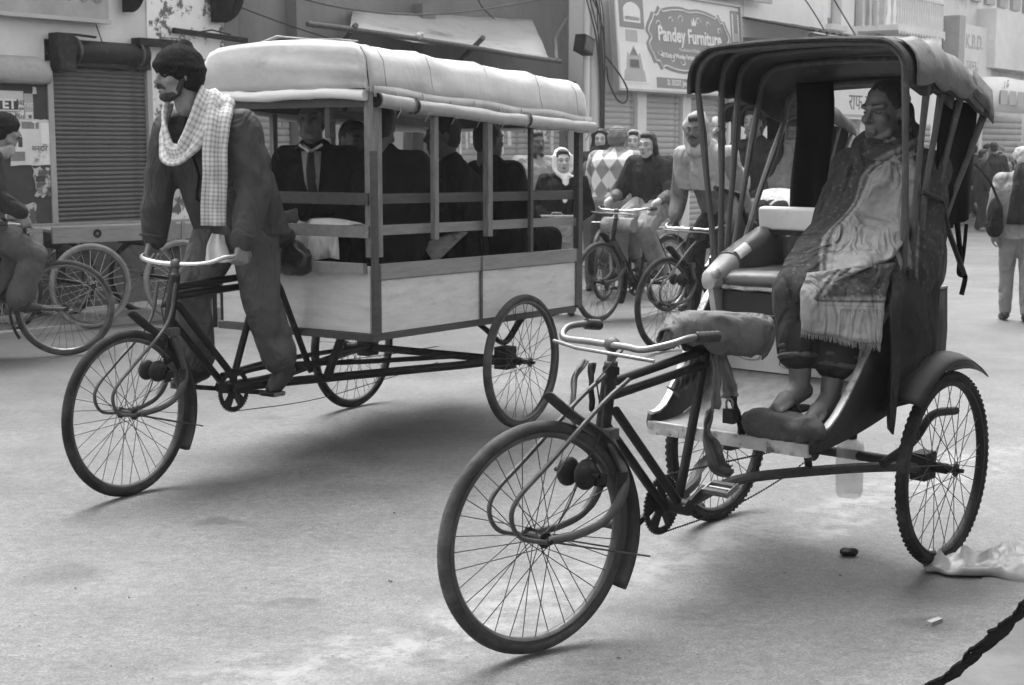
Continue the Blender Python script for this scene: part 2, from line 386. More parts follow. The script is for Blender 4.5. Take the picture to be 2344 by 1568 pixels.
def check_mat(name, a, b_, c, sx, sy):
    """woven checks on the UV map of a strip of cloth"""
    m = bpy.data.materials.new(name)
    m.use_nodes = True
    nt = m.node_tree
    L = nt.links.new
    bs = nt.nodes['Principled BSDF']
    bs.inputs['Roughness'].default_value = 0.9
    bs.inputs['Specular IOR Level'].default_value = 0.15
    uv = _n(nt, 'ShaderNodeUVMap')
    sp = _n(nt, 'ShaderNodeSeparateXYZ'); L(uv.outputs[0], sp.inputs[0])
    outs = []
    for k, s in ((0, sx), (1, sy)):
        mu = _n(nt, 'ShaderNodeMath', operation='MULTIPLY'); L(sp.outputs[k], mu.inputs[0]); mu.inputs[1].default_value = s
        fr = _n(nt, 'ShaderNodeMath', operation='FRACT'); L(mu.outputs[0], fr.inputs[0])
        gt = _n(nt, 'ShaderNodeMath', operation='LESS_THAN'); L(fr.outputs[0], gt.inputs[0]); gt.inputs[1].default_value = c
        outs.append(gt.outputs[0])
    ad = _n(nt, 'ShaderNodeMath', operation='ADD'); L(outs[0], ad.inputs[0]); L(outs[1], ad.inputs[1])
    mr = _n(nt, 'ShaderNodeMapRange'); mr.inputs[2].default_value = 2; mr.inputs[3].default_value = a; mr.inputs[4].default_value = b_
    L(ad.outputs[0], mr.inputs[0])
    cc = _n(nt, 'ShaderNodeCombineColor')
    for i in range(3): L(mr.outputs[0], cc.inputs[i])
    L(cc.outputs[0], bs.inputs['Base Color'])
    return m
MT['check_scarf'] = check_mat('check_scarf', 0.60, 0.30, 0.42, 6, 30)

def argyle_mat():
    m = bpy.data.materials.new('argyle_knit')
    m.use_nodes = True
    nt = m.node_tree
    L = nt.links.new
    bs = nt.nodes['Principled BSDF']
    bs.inputs['Roughness'].default_value = 0.95
    tc = _n(nt, 'ShaderNodeTexCoord')
    sp = _n(nt, 'ShaderNodeSeparateXYZ'); L(tc.outputs['Object'], sp.inputs[0])
    def mth(op, a, b_):
        x = _n(nt, 'ShaderNodeMath', operation=op)
        for i, v in enumerate((a, b_)):
            if isinstance(v, (int, float)): x.inputs[i].default_value = v
            else: L(v, x.inputs[i])
        return x.outputs[0]
    u = mth('MULTIPLY', sp.outputs[1], 6.4)
    v = mth('MULTIPLY', sp.outputs[2], 4.6)
    a = mth('FLOOR', mth('ADD', u, v), 0)
    b_ = mth('FLOOR', mth('SUBTRACT', u, v), 0)
    par = mth('PINGPONG', mth('ADD', a, b_), 1.0)
    hi = mth('GREATER_THAN', sp.outputs[2], 1.03)
    fac = mth('MULTIPLY', par, hi)
    mr = _n(nt, 'ShaderNodeMapRange'); mr.inputs[3].default_value = 0.24; mr.inputs[4].default_value = 0.62
    L(fac, mr.inputs[0])
    cc = _n(nt, 'ShaderNodeCombineColor')
    for i in range(3): L(mr.outputs[0], cc.inputs[i])
    L(cc.outputs[0], bs.inputs['Base Color'])
    return m
MT['argyle'] = argyle_mat()

# ------------------------------------------------------------------ mesh helpers
def vec(p):
    return Vector(p)

class MB:
    """collects geometry for ONE mesh"""
    def __init__(s):
        s.v, s.f = [], []
    def add(s, vs, fs):
        o = len(s.v)
        s.v += [tuple(v) for v in vs]
        s.f += [tuple(i + o for i in f) for f in fs]
        return s
    def box(s, c, d, rot=None):
        x, y, z = d[0] / 2, d[1] / 2, d[2] / 2
        vs = [Vector(p) for p in ((-x, -y, -z), (x, -y, -z), (x, y, -z), (-x, y, -z), (-x, -y, z), (x, -y, z), (x, y, z), (-x, y, z))]
        if rot is not None:
            vs = [rot @ v for v in vs]
        c = Vector(c)
        return s.add([v + c for v in vs], [(0, 3, 2, 1), (4, 5, 6, 7), (0, 1, 5, 4), (1, 2, 6, 5), (2, 3, 7, 6), (3, 0, 4, 7)])
    def beam(s, p, q, w, h, up=(0, 0, 1)):
        p, q = Vector(p), Vector(q)
        d = q - p
        L = d.length
        d.normalize()
        u = Vector(up)
        if abs(d.dot(u)) > 0.97: u = Vector((1, 0, 0))
        y = u.cross(d).normalized()
        z = d.cross(y)
        return s.box((p + q) / 2, (L, w, h), Matrix((d, y, z)).transposed())
    def tube(s, pts, r, n=8, closed=False, cap=True, flat=None):
        pts = [Vector(p) for p in pts]
        k = len(pts)
        rs = r if isinstance(r, (list, tuple)) else [r] * k
        tang = []
        for i in range(k):
            a = pts[i - 1] if (i > 0 or closed) else pts[i]
            b = pts[(i + 1) % k] if (i < k - 1 or closed) else pts[i]
            t = b - a
            tang.append(t.normalized() if t.length > 1e-9 else Vector((0, 0, 1)))
        t0 = tang[0]
        u = Vector((0, 0, 1)) if abs(t0.z) < 0.9 else Vector((1, 0, 0))
        u = (u - t0 * u.dot(t0)).normalized()
        vs, fs = [], []
        for i in range(k):
            t = tang[i]
            u = (u - t * u.dot(t))
            u = u.normalized() if u.length > 1e-6 else t.orthogonal().normalized()
            w = t.cross(u)
            for j in range(n):
                a = 2 * PI * j / n
                e = flat if flat else 1.0
                vs.append(pts[i] + (u * math.cos(a) * e + w * math.sin(a)) * rs[i])
        m = k if closed else k - 1
        for i in range(m):
            for j in range(n):
                a, b = i * n + j, i * n + (j + 1) % n
                c, d = ((i + 1) % k) * n + (j + 1) % n, ((i + 1) % k) * n + j
                fs.append((a, b, c, d))
        if cap and not closed:
            fs.append(tuple(range(n - 1, -1, -1)))
            fs.append(tuple((k - 1) * n + j for j in range(n)))
        return s.add(vs, fs)
    def lathe(s, prof, n=32, axis='Y', c=(0, 0, 0), closed=False):
        """prof: list of (radius, height along axis)"""
        vs, fs = [], []
        k = len(prof)
        c = Vector(c)
        for i in range(n):
            a = 2 * PI * i / n
            for r, h in prof:
                if axis == 'Y': p = Vector((r * math.cos(a), h, r * math.sin(a)))
                elif axis == 'Z': p = Vector((r * math.cos(a), r * math.sin(a), h))
                else: p = Vector((h, r * math.cos(a), r * math.sin(a)))
                vs.append(p + c)
        m = k if closed else k - 1
        flip = axis == 'Y'
        for i in range(n):
            for j in range(m):
                a, b = i * k + j, i * k + (j + 1) % k
                cc, d = ((i + 1) % n) * k + (j + 1) % k, ((i + 1) % n) * k + j
                fs.append((a, b, cc, d) if flip else (a, d, cc, b))
        return s.add(vs, fs)
    def prism(s, poly, p0, ex, ey, ez, depth):
        """poly of (u,v) in plane ex,ey at p0; extruded along ez by depth"""
        p0, ex, ey, ez = Vector(p0), Vector(ex), Vector(ey), Vector(ez)
        n = len(poly)
        a = [p0 + ex * u + ey * v for u, v in poly]
        b = [p + ez * depth for p in a]
        fs = [tuple(range(n)), tuple(range(2 * n - 1, n - 1, -1))]
        for i in range(n):
            j = (i + 1) % n
            fs.append((i, i + n, j + n, j))
        return s.add(a + b, fs)
    def grid(s, P, closed_u=False):
        """P[i][j] points"""
        ni, nj = len(P), len(P[0])
        vs = [p for row in P for p in row]
        fs = []
        for i in range(ni if closed_u else ni - 1):
            for j in range(nj - 1):
                i2 = (i + 1) % ni
                fs.append((i * nj + j, i * nj + j + 1, i2 * nj + j + 1, i2 * nj + j))
        return s.add(vs, fs)
    def ell(s, c, r, n=10, rot=None):
        c = Vector(c)
        if isinstance(r, (int, float)): r = (r, r, r)
        vs, fs = [], []
        m = max(4, n // 2 + 1)
        for i in range(1, m):
            th = PI * i / m
            for j in range(n):
                a = 2 * PI * j / n
                v = Vector((r[0] * math.sin(th) * math.cos(a), r[1] * math.sin(th) * math.sin(a), r[2] * math.cos(th)))
                vs.append((rot @ v if rot else v) + c)
        t, bt = Vector((0, 0, r[2])), Vector((0, 0, -r[2]))
        vs.append((rot @ t if rot else t) + c)
        vs.append((rot @ bt if rot else bt) + c)
        ti, bi = len(vs) - 2, len(vs) - 1
        for i in range(m - 2):
            for j in range(n):
                fs.append((i * n + j, (i + 1) * n + j, (i + 1) * n + (j + 1) % n, i * n + (j + 1) % n))
        for j in range(n):
            fs.append((ti, j, (j + 1) % n))
            fs.append((bi, (m - 2) * n + (j + 1) % n, (m - 2) * n + j))
        return s.add(vs, fs)
    def cap(s, p, q, r1, r2=None, n=12):
        """tapered capsule"""
        if r2 is None: r2 = r1
        p, q = Vector(p), Vector(q)
        d = q - p
        if d.length < 1e-6:
            return s.ell(p, max(r1, r2), n)
        d.normalize()
        pts, rs = [], []
        for a in (80, 55, 28): pts.append(p - d * r1 * math.sin(R(a))); rs.append(r1 * math.cos(R(a)))
        for k in range(4):
            t = k / 3; pts.append(p.lerp(q, t)); rs.append(r1 + (r2 - r1) * t)
        for a in (28, 55, 80): pts.append(q + d * r2 * math.sin(R(a))); rs.append(r2 * math.cos(R(a)))
        return s.tube(pts, rs, n)

def mesh_of(name, mb, smooth=42):
    me = bpy.data.meshes.new(name)
    me.from_pydata(mb.v, [], mb.f)
    me.validate()
    me.update()
    if smooth:
        me.shade_smooth()
        if smooth < 180: me.set_sharp_from_angle(angle=R(smooth))
    return me

def obj(name, mb, m, parent=None, smooth=42, loc=(0, 0, 0), rot=(0, 0, 0)):
    me = mb if isinstance(mb, bpy.types.Mesh) else mesh_of(name, mb, smooth)
    if m is not None and not me.materials:
        for k in ([m] if isinstance(m, (str,)) else m if isinstance(m, (list, tuple)) else [m]):
            me.materials.append(M(k) if isinstance(k, str) else k)
    o = bpy.data.objects.new(name, me)
    COL.objects.link(o)
    o.location = loc
    o.rotation_euler = rot
    if parent is not None: o.parent = parent
    return o

def tag(o, label, cat, group=None, kind=None):
    if label: o['label'] = label
    if cat: o['category'] = cat
    if group: o['group'] = group
    if kind: o['kind'] = kind
    return o

def empty(name, loc=(0, 0, 0), rz=0.0, parent=None, label=None, cat=None, group=None):
    o = bpy.data.objects.new(name, None)
    o.empty_display_size = 0.1
    COL.objects.link(o)
    o.location = loc
    o.rotation_euler = (0, 0, rz)
    if parent is not None: o.parent = parent
    return tag(o, label, cat, group)

def structure(name, mb, m, smooth=0, parent=None):
    o = obj(name, mb, m, parent, smooth)
    if parent is None: o['kind'] = 'structure'
    return o

def copy_tree(o, parent=None):
    c = o.copy()
    COL.objects.link(c)
    if parent is not None: c.parent = parent
    for ch in list(o.children):
        copy_tree(ch, c)
    return c

def bez(pts, n=8):
    """smooth Catmull-Rom through the points"""
    P = [Vector(p) for p in pts]
    P = [P[0] * 2 - P[1]] + P + [P[-1] * 2 - P[-2]]
    out = []
    for i in range(1, len(P) - 2):
        for k in range(n):
            t = k / n
            a, b, c, d = P[i - 1], P[i], P[i + 1], P[i + 2]
            out.append(0.5 * ((2 * b) + (c - a) * t + (2 * a - 5 * b + 4 * c - d) * t * t + (3 * b - a - 3 * c + d) * t ** 3))
    out.append(P[-2])
    return out

def organic(name, mb, voxel, m, parent=None, iters=6, factor=0.5, wrinkle=0.0, wscale=7.0, wstretch=(1, 1, 1), seed=0, post=None):
    """union of the collected lumps as one continuous skin (voxel remesh + smoothing), with cloth wrinkles"""
    me = bpy.data.meshes.new(name + '_src')
    me.from_pydata(mb.v, [], mb.f)
    o = bpy.data.objects.new(name + '_src', me)
    COL.objects.link(o)
    r = o.modifiers.new('r', 'REMESH'); r.mode = 'VOXEL'; r.voxel_size = voxel
    s = o.modifiers.new('s', 'SMOOTH'); s.iterations = iters; s.factor = factor
    dg = bpy.context.evaluated_depsgraph_get()
    out = bpy.data.meshes.new_from_object(o.evaluated_get(dg))
    out.name = name
    bpy.data.objects.remove(o)
    bpy.data.meshes.remove(me)
    n = len(out.vertices)
    if wrinkle and n:
        co = np.empty(n * 3, 'f'); out.vertices.foreach_get('co', co); co = co.reshape(-1, 3)
        no = np.empty(n * 3, 'f'); out.vertices.foreach_get('normal', no); no = no.reshape(-1, 3)
        st = Vector(wstretch)
        d = np.empty(n, 'f')
        for i in range(n):
            p = Vector((co[i][0] * st.x, co[i][1] * st.y, co[i][2] * st.z)) * wscale + Vector((seed * 3.1, seed, 0))
            w = noise.noise(p + noise.noise_vector(p * 0.6) * 0.8)
            d[i] = (1 - abs(w) * 2.6) * 0.6 + noise.noise(p * 2.3) * 0.4
        co = co + no * (d * wrinkle)[:, None]
        out.vertices.foreach_set('co', co.reshape(-1).astype('f'))
    if post: post(out)
    out.update()
    out.shade_smooth()
    return obj(name, out, m, parent, 0)

def text_mesh(name, s, size, m, parent, loc, rot, ext=0.004, align='CENTER', sx=1.0, shear=0.0, offset=0.0):
    cu = bpy.data.curves.new(name, 'FONT')
    cu.body = s
    cu.size = size
    cu.extrude = ext
    cu.align_x = align
    cu.align_y = 'CENTER'
    cu.shear = shear
    cu.offset = offset
    cu.resolution_u = 3
    o = bpy.data.objects.new(name, cu)
    COL.objects.link(o)
    dg = bpy.context.evaluated_depsgraph_get()
    me = bpy.data.meshes.new_from_object(o.evaluated_get(dg))
    bpy.data.objects.remove(o)
    o = obj(name, me, m, parent, 0, loc, rot)
    o.scale = (sx, 1, 1)
    return o
# ------------------------------------------------------------------ ground
mb = MB()
g = 70
xs = [-60, -25, -14] + [-9 + i * 0.5 for i in range(47)] + [20, 32, 70]
ys = [-30, -10, -2] + [i * 0.5 for i in range(60)] + [36, 45, 60, 120]
P = [[(x, y, 0.006 * noise.noise(Vector((x * 0.8, y * 0.8, 0))) if (abs(x) < 14 and 0 < y < 30) else 0) for y in ys] for x in xs]
mb.grid([list(r) for r in zip(*P)])
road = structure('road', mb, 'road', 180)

# concrete apron and broken gutter edge at the lower right
def edge_line(pts, step=0.018, amp=0.012, seed=0):
    out = []
    for i in range(len(pts) - 1):
        a, b = Vector(pts[i]), Vector(pts[i + 1])
        k = max(2, int((b - a).length / step))
        for j in range(k):
            p = a.lerp(b, j / k)
            n = noise.noise(Vector((p.x * 9 + seed, p.y * 9, seed)))
            n2 = noise.noise(Vector((p.x * 31 + seed, p.y * 31, seed))) + 0.7 * noise.noise(Vector((p.x * 83 + seed, p.y * 83, seed)))
            d = (b - a).normalized()
            out.append(p + Vector((d.y, -d.x)) * (n * amp + n2 * amp * 0.5))
    out.append(Vector(pts[-1]))
    return out
inner = [(0.5, 3.1), (1.02, 3.72), (1.28, 4.06), (1.47, 4.33), (1.74, 4.73), (2.2, 5.35), (2.9, 6.3)]
e1 = edge_line([Vector(p) + Vector((-0.022, 0.022)) for p in inner], amp=0.014, seed=2)
e2 = edge_line([Vector(p) + Vector((0.017, -0.017)) for p in inner], amp=0.010, seed=7)
mb = MB()
n = min(len(e1), len(e2))
def slab(edge, side, w, z0, z1, taper):
    m_ = MB()
    rows = []
    for p in edge:
        o = Vector((side * 0.79, -side * 0.61))
        q = p + o * w
        rows.append([(p.x, p.y, z0 - 0.10), (p.x, p.y, z1), (q.x, q.y, taper)])
    m_.grid(rows)
    return m_
structure('pavement', slab(e2, 1, 2.2, 0, 0.022, 0.03), 'pavement', 30)
g_ = MB()
g_.grid([[(p.x, p.y, 0.005), (q.x, q.y, 0.005)] for p, q in zip(e1[:n], e2[:n])])
structure('gutter', g_, 'gutter', 0)  # flat strip; the gap's darkness is all in its colour
structure('kerb_strip', slab(e1, -1, 0.22, 0, 0.014, 0.003), 'road', 30)

# ------------------------------------------------------------------ the street front: x along the wall, -y towards the street
FO = Vector((-3.95, 13.9, 0))
FR = math.atan2(0.802, 0.598)
FD = Vector((math.cos(FR), math.sin(FR), 0))
FN = Vector((FD.y, -FD.x, 0))
def F(t, off=0.0, z=0.0):
    return FO + FD * t + FN * off + Vector((0, 0, z))

mb = MB()
a, b_, c, d = F(-6, 0.02), F(9, 0.02), F(9, 1.15), F(-6, 1.3)
mb.add([a, b_, c, d] + [Vector((p.x, p.y, 0.05)) for p in (a, b_, c, d)], [(4, 5, 6, 7)[::-1], (2, 3, 7, 6), (1, 2, 6, 5), (3, 0, 4, 7)])
structure('footpath', mb, 'concrete')

def shutter(parent, t0, t1, z0, z1, m, slat=0.042, off=0.0, single=True, mrail='shutter_dark'):
    """roller shutter: each slat a curved strip of its own"""
    k = int((z1 - z0) / slat)
    w = t1 - t0
    prof = [(0.0, 0.0), (-0.006, 0.003), (-0.014, 0.010), (-0.017, slat * 0.45), (-0.014, slat - 0.013), (-0.004, slat - 0.004), (0.0, slat)]
    base = MB()
    base.grid([[(-w / 2, y, z) for y, z in prof], [(w / 2, y, z) for y, z in prof]])
    if single:
        me = mesh_of('slat', base, 60)
        me.materials.append(M(m))
        for i in range(k):
            o = bpy.data.objects.new('slat', me)
            COL.objects.link(o)
            o.parent = parent
            o.location = ((t0 + t1) / 2, -off + rnd.uniform(-0.0015, 0.0015), z0 + i * slat)
    else:
        al = MB()
        for i in range(k):
            al.add([(v[0] + (t0 + t1) / 2, v[1] - off, v[2] + z0 + i * slat) for v in base.v], base.f)
        o = obj('slat_curtain', al, m, parent, 60)
        o['kind'] = 'stuff'

def brick_box(mbx, t0, t1, y0, y1, z0, z1):
    mbx.box(((t0 + t1) / 2, (y0 + y1) / 2, (z0 + z1) / 2), (t1 - t0, abs(y1 - y0), z1 - z0))

# --- old plastered house on the left
A = empty('plastered_house', FO, FR, label='old plastered house with peeling paint and dark roller shutter', cat='building')
mb = MB()
brick_box(mb, -7, -0.47, 0.02, 1.2, 0.0, 6.5)
brick_box(mb, -0.47, 0.70, 0.02, 1.2, 2.50, 6.5)
brick_box(mb, -0.47, 0.70, 0.30, 1.2, 0.0, 2.50)
obj('wall', mb, 'plaster', A, 0)
mb = MB()
brick_box(mb, 0.70, 1.68, 0.0, 1.2, 0.0, 6.5)
obj('wall', mb, 'plaster_peel', A, 0)['label'] = 'badly peeling plaster pier with faded painted letters'
mb = MB()
brick_box(mb, -7, 1.72, -0.22, 0.019, 0.0, 0.76)
obj('plinth', mb, 'plinth', A, 0)
mb = MB()
mb.lathe([(0.001, -3.0), (0.16, -3.0), (0.16, -0.6), (0.12, -0.5), (0.001, -0.47)], 20, 'X', (0, 0, 2.17))
mb.v = [(x, y * 0.85 - 0.02, z if z > 2.09 else 2.09 + (z - 2.09) * 0.1) for x, y, z in mb.v]
obj('lintel', mb, 'concrete', A, 50)
mb = MB()
brick_box(mb, -3.0, -0.47, -0.012, 0.018, 0.77, 2.08)
obj('panel', mb, 'wall_soot', A, 0)['label'] = 'dark sooty panel layered with torn posters'
S = empty('shutter', (0, 0, 0), 0, A)
shutter(S, -0.42, 0.65, 0.80, 2.27, 'shutter_dark', 0.0415, -0.02)
for t in (-0.455, 0.685):
    mb = MB(); brick_box(mb, t - 0.03, t + 0.03, -0.03, 0.06, 0.78, 2.30); obj('side_rail', mb, 'shutter_mid', S, 0)
mb = MB(); brick_box(mb, -0.42, 0.65, -0.04, 0.02, 0.762, 0.80); obj('bottom_bar', mb, 'shutter_dark', S, 0)
mb = MB(); mb.lathe([(0.001, -0.40), (0.105, -0.40), (0.105, 0.63), (0.001, 0.63)], 18, 'X', (0, -0.03, 2.40)); obj('roller_drum', mb, 'black_iron', S, 50)
mb = MB(); brick_box(mb, -0.44, 0.68, -0.06, 0.05, 2.262, 2.36); obj('header_board', mb, 'black_iron', S, 0)
for t in (-0.2, 0.52):
    mb = MB(); mb.tube([(t, -0.14 * math.sin(a) - 0.03, 2.40 + 0.125 * math.cos(a)) for a in [k * PI / 10 for k in range(11)]], 0.012, 6); obj('drum_bracket', mb, 'grey_steel', S)
mb = MB(); mb.beam((-0.2, -0.05, 2.55), (-0.02, -0.14, 2.53), 0.10, 0.015); obj('bracket_plate', mb, 'black_iron', S, 0)
mb = MB(); brick_box(mb, 0.50, 0.98, -0.13, -0.001, 2.49, 2.56); obj('header_shelf', mb, 'black_iron', S, 0)
B_ = tag(obj('junction_box', MB().box((0, -0.07, 0), (0.19, 0.14, 0.34)).box((0, -0.145, -0.10), (0.17, 0.01, 0.12)), 'black_iron', None, 0, F(-0.355, 0.021, 2.38), (0, 0, FR)),
         'black sheet-metal box fixed at the top left corner of the shutter', 'junction box')
# half-round dark awning flaps near the top
for i, (t0, t1, zb) in enumerate(((0.36, 0.64, 2.79), (1.46, 1.90, 2.77))):
    poly = [(0, 0.7), (0, 0)]
    w = t1 - t0
    for k in range(1, 9):
        a = k / 8 * PI / 2
        poly.append((w * (0.25 + 0.75 * math.sin(a)), 0.35 * (1 - math.cos(a))))
    poly.append((w, 0.7))
    f = MB(); f.prism(poly, (0, 0, 0), (1, 0, 0), (0, 0, 1), (0, 1, 0), 0.03)
    o = obj('hanging_flap', f, 'cloth_black', None, 0, F(t0, 0.09, zb), (0, 0, FR))
    tag(o, ['small dark rounded flap hanging over the plaster above the shutter', 'larger dark rounded flap hanging at the corner of the plastered house'][i], 'flap')
# old sign, only its lower edge in view
sg = empty('shop_sign', F(-1.3, 0.06, 2.70), FR, label='faded grey shop sign at the top left edge above the posters', cat='sign')
mb = MB(); brick_box(mb, -0.9, 1.46, -0.05, 0.03, -0.015, 0.75); obj('board', mb, 'sign_old', sg, 0)
mb = MB(); brick_box(mb, -0.92, 1.48, -0.062, 0.035, -0.035, 0.0); obj('edge_trim', mb, 'sign_mid', sg, 0)
text_mesh('lettering', 'SIBISD PSU', 0.42, 'print_grey', sg, (0.82, -0.053, 0.27), (PI / 2, 0, 0), 0.004, 'CENTER', 0.62)

# posters pasted on the sooty panel
def poster(t0, t1, z0, z1, off, m, label, prints=(), torn=0.0, group=None):
    w, h = t1 - t0, z1 - z0
    k = 9
    poly = []
    jit = lambda: rnd.uniform(-torn, torn)
    for i in range(k): poly.append((w * i / k + jit(), 0 + jit()))
    for i in range(k): poly.append((w + jit(), h * i / k + jit()))
    for i in range(k): poly.append((w - w * i / k + jit(), h + jit()))
    for i in range(k): poly.append((0 + jit(), h - h * i / k + jit()))
    p = MB(); p.prism(poly, (0, 0, 0), (1, 0, 0), (0, 0, 1), (0, 1, 0), 0.002)
    root = obj('poster', p, m, None, 0, F(t0, off, z0), (0, 0, FR))
    tag(root, label, 'poster', group)
    for pr in prints:
        if pr[0] == 'box':
            _, u0, u1, v0, v1, mm = pr
            q = MB(); q.box(((u0 + u1) / 2 * w, -0.0015, (v0 + v1) / 2 * h), ((u1 - u0) * w, 0.002, (v1 - v0) * h))
            obj('printed_block', q, mm, root, 0)
        else:
            _, s, u, v, size, mm = pr[:6]
            text_mesh('lettering', s, size, mm, root, (u * w, -0.0032, v * h), (PI / 2, 0, 0), 0.0006, 'CENTER', pr[6] if len(pr) > 6 else 1, 0, 0.004 if size > 0.1 else 0.0)
    return root
poster(-1.08, -0.74, 1.76, 2.02, 0.020, 'paper', 'white poster with big letters TET and 102 beside the rider\'s head',
       [('box', 0.0, 0.83, 0.36, 0.72, 'print_black'), ('text', 'TET', 0.44, 0.54, 0.115, 'print_white', 1.15), ('text', '102', 0.915, 0.6, 0.055, 'print_black', 0.8),
        ('box', 0.86, 0.99, 0.36, 0.44, 'print_grey'), ('box', 0.05, 0.8, 0.27, 0.31, 'print_grey'), ('text', 'Ed', 0.62, 0.1, 0.1, 'print_black'), ('text', '543', 0.9, 0.1, 0.055, 'print_black', 0.8)])
poster(-0.735, -0.64, 1.75, 2.0, 0.019, 'sign_mid', 'narrow grey poster reading nic next to the TET poster',
       [('text', 'nic', 0.48, 0.62, 0.085, 'print_white'), ('box', 0.1, 0.9, 0.1, 0.34, 'paper'), ('box', 0.4, 0.75, 0.12, 0.24, 'print_black')])
poster(-0.90, -0.475, 1.36, 1.77, 0.022, 'paper', 'large torn poster with a letter T under the TET poster',
       [('box', 0.30, 0.72, 0.80, 0.95, 'print_grey'), ('text', 'T', 0.62, 0.86, 0.10, 'print_white'), ('text', 'मन्दिर', 0.72, 0.36, 0.07, 'print_black'), ('box', 0.76, 0.985, 0.48, 0.93, 'print_white'),
        ('box', 0.02, 0.35, 0.1, 0.3, 'print_grey'), ('box', 0.2, 0.3, 0.4, 0.62, 'print_black')], 0.004)
poster(-0.98, -0.66, 0.80, 1.02, 0.020, 'paper_torn', 'stained scrap of poster above the handcart by the cyclist\'s arm', [('box', 0.1, 0.5, 0.2, 0.6, 'print_grey'), ('box', 0.6, 0.8, 0.2, 0.5, 'print_black')], 0.012)
poster(-0.66, -0.50, 1.08, 1.34, 0.020, 'paper_torn', 'ragged dark-printed scrap below the large torn poster', [('box', 0.1, 0.7, 0.5, 0.7, 'print_black'), ('box', 0.2, 0.5, 0.1, 0.3, 'print_grey')], 0.02)
poster(-0.64, -0.60, 2.00, 2.06, 0.018, 'paper', 'tiny pale sticker above the poster reading nic', [], 0.004)
poster(0.73, 0.86, 1.25, 1.78, 0.006, 'paper', 'tall narrow white notice on the peeling pier right of the shutter', [('text', 'T', 0.4, 0.86, 0.10, 'print_black'), ('box', 0.15, 0.3, 0.1, 0.7, 'print_grey')], 0.003)
poster(0.74, 1.05, 0.86, 1.22, 0.006, 'paper_torn', 'torn papers low on the peeling pier behind the driver', [('box', 0.3, 0.6, 0.3, 0.6, 'print_grey')], 0.02)
for i, (t, z, s) in enumerate(((1.02, 2.55, 'मन्दिर'), (1.30, 2.36, 'दुकान'), (1.34, 2.16, 'सेवा'))):
    o = text_mesh('lettering', s, 0.13, 'print_grey', A, (t, -0.004, z), (PI / 2, 0, 0), 0.002)
tag(obj('wall_bracket', MB().beam((0, -0.05, 0), (0.9, -0.12, -0.05), 0.05, 0.05).tube([(0, -0.06, 0.02), (0.2, -0.08, -0.02), (0.45, -0.1, 0.03), (0.7, -0.1, 0)], 0.008, 6), 'black_iron', None, 0, F(0.98, 0.0, 2.66), (0, 0, FR)),
    'dark timber bracket wound with wire above the driver\'s cap', 'bracket')
tag(obj('drop_wire', MB().tube([(0, 0, 0), (0.07, -0.01, -0.2), (0.16, 0, -0.42)], 0.006, 6), 'wire', None, 50, F(0.05, 0.03, 2.72), (0, 0, FR)), 'thin wire running from the old sign down to the shutter', 'wire')

# --- grey house with the tarpaulin awning
Bh = empty('grey_house', FO, FR, label='dark grey unplastered shop house behind the school cart', cat='building')
mb = MB()
brick_box(mb, 1.70, 8.50, 0.42, 1.4, 0.0, 6.5)
obj('wall', mb, 'wall_grey', Bh, 0)
mb = MB()
brick_box(mb, 1.70, 8.45, -0.10, 0.419, 0.0, 0.55)
obj('plinth', mb, 'plinth', Bh, 0)
for t in (2.0, 3.1, 5.25):
    mb = MB(); brick_box(mb, t - 0.12, t + 0.12, 0.25, 0.418, 0.551, 3.258); obj('pier', mb, 'wall_grey', Bh, 0)
mb = MB(); brick_box(mb, 1.72, 8.4, 0.22, 0.417, 2.28, 2.44); obj('beam', mb, 'wall_soot', Bh, 0)
S = empty('shutter', (0, 0, 0), 0, Bh)
shutter(S, 5.42, 8.2, 0.60, 2.27, 'shutter_pale', 0.075, -0.38)
S = empty('shutter', (0, 0, 0), 0, Bh)
shutter(S, 2.2, 2.95, 0.60, 2.27, 'shutter_mid', 0.075, -0.38)
tag(obj('striped_sheet', MB().prism([(0, 0), (1.5, 0), (1.55, 0.8), (0.75, 1.0), (0.03, 0.85)], (0, 0, 0), (1, 0, 0), (0, 0, 1), (0, 1, 0), 0.02), 'sign_mid', None, 0, F(3.30, -0.33, 1.05), (0, 0, FR)),
    'pale plastic sheet hung across the shop seen through the school cart', 'sheet')
for i, (u, v) in enumerate(((0.15, 0.0), (0.55, 0.0), (0.95, 0.0))):
    pass
poster(3.78, 4.28, 1.62, 1.92, -0.29, 'print_white', 'white notice with dark letters Ks seen between the cart posts', [('text', 'Ks', 0.5, 0.62, 0.17, 'print_black', 1.2), ('box', 0.04, 0.96, 0.08, 0.26, 'print_grey')])
# sachet strips hung from the beam
me_s = mesh_of('sachet_strip', MB().box((0, 0, -0.05), (0.06, 0.012, 0.09)).box((0.004, 0, -0.15), (0.06, 0.012, 0.09)).box((-0.004, 0, -0.25), (0.06, 0.012, 0.09)).box((0, 0, -0.35), (0.06, 0.012, 0.09)), 0)
me_s.materials.append(M('print_white'))
for i in range(11):
    t = [5.5, 5.62, 5.72, 5.85, 5.95, 6.6, 6.75, 7.3, 7.42, 7.55, 7.72][i]
    o = bpy.data.objects.new('sachet_strip', me_s); COL.objects.link(o)
    o.location = F(t, -0.2 + 0.05, 1.95 - (i % 3) * 0.05); o.rotation_euler = (0, 0, FR + rnd.uniform(-0.3, 0.3)); o.scale = (1, 1, 0.75 + 0.4 * rnd.random())
    tag(o, 'pale sachets strung in a strip before the shutter behind the school cart', 'sachets', 'sachet strips hanging at the shop front')

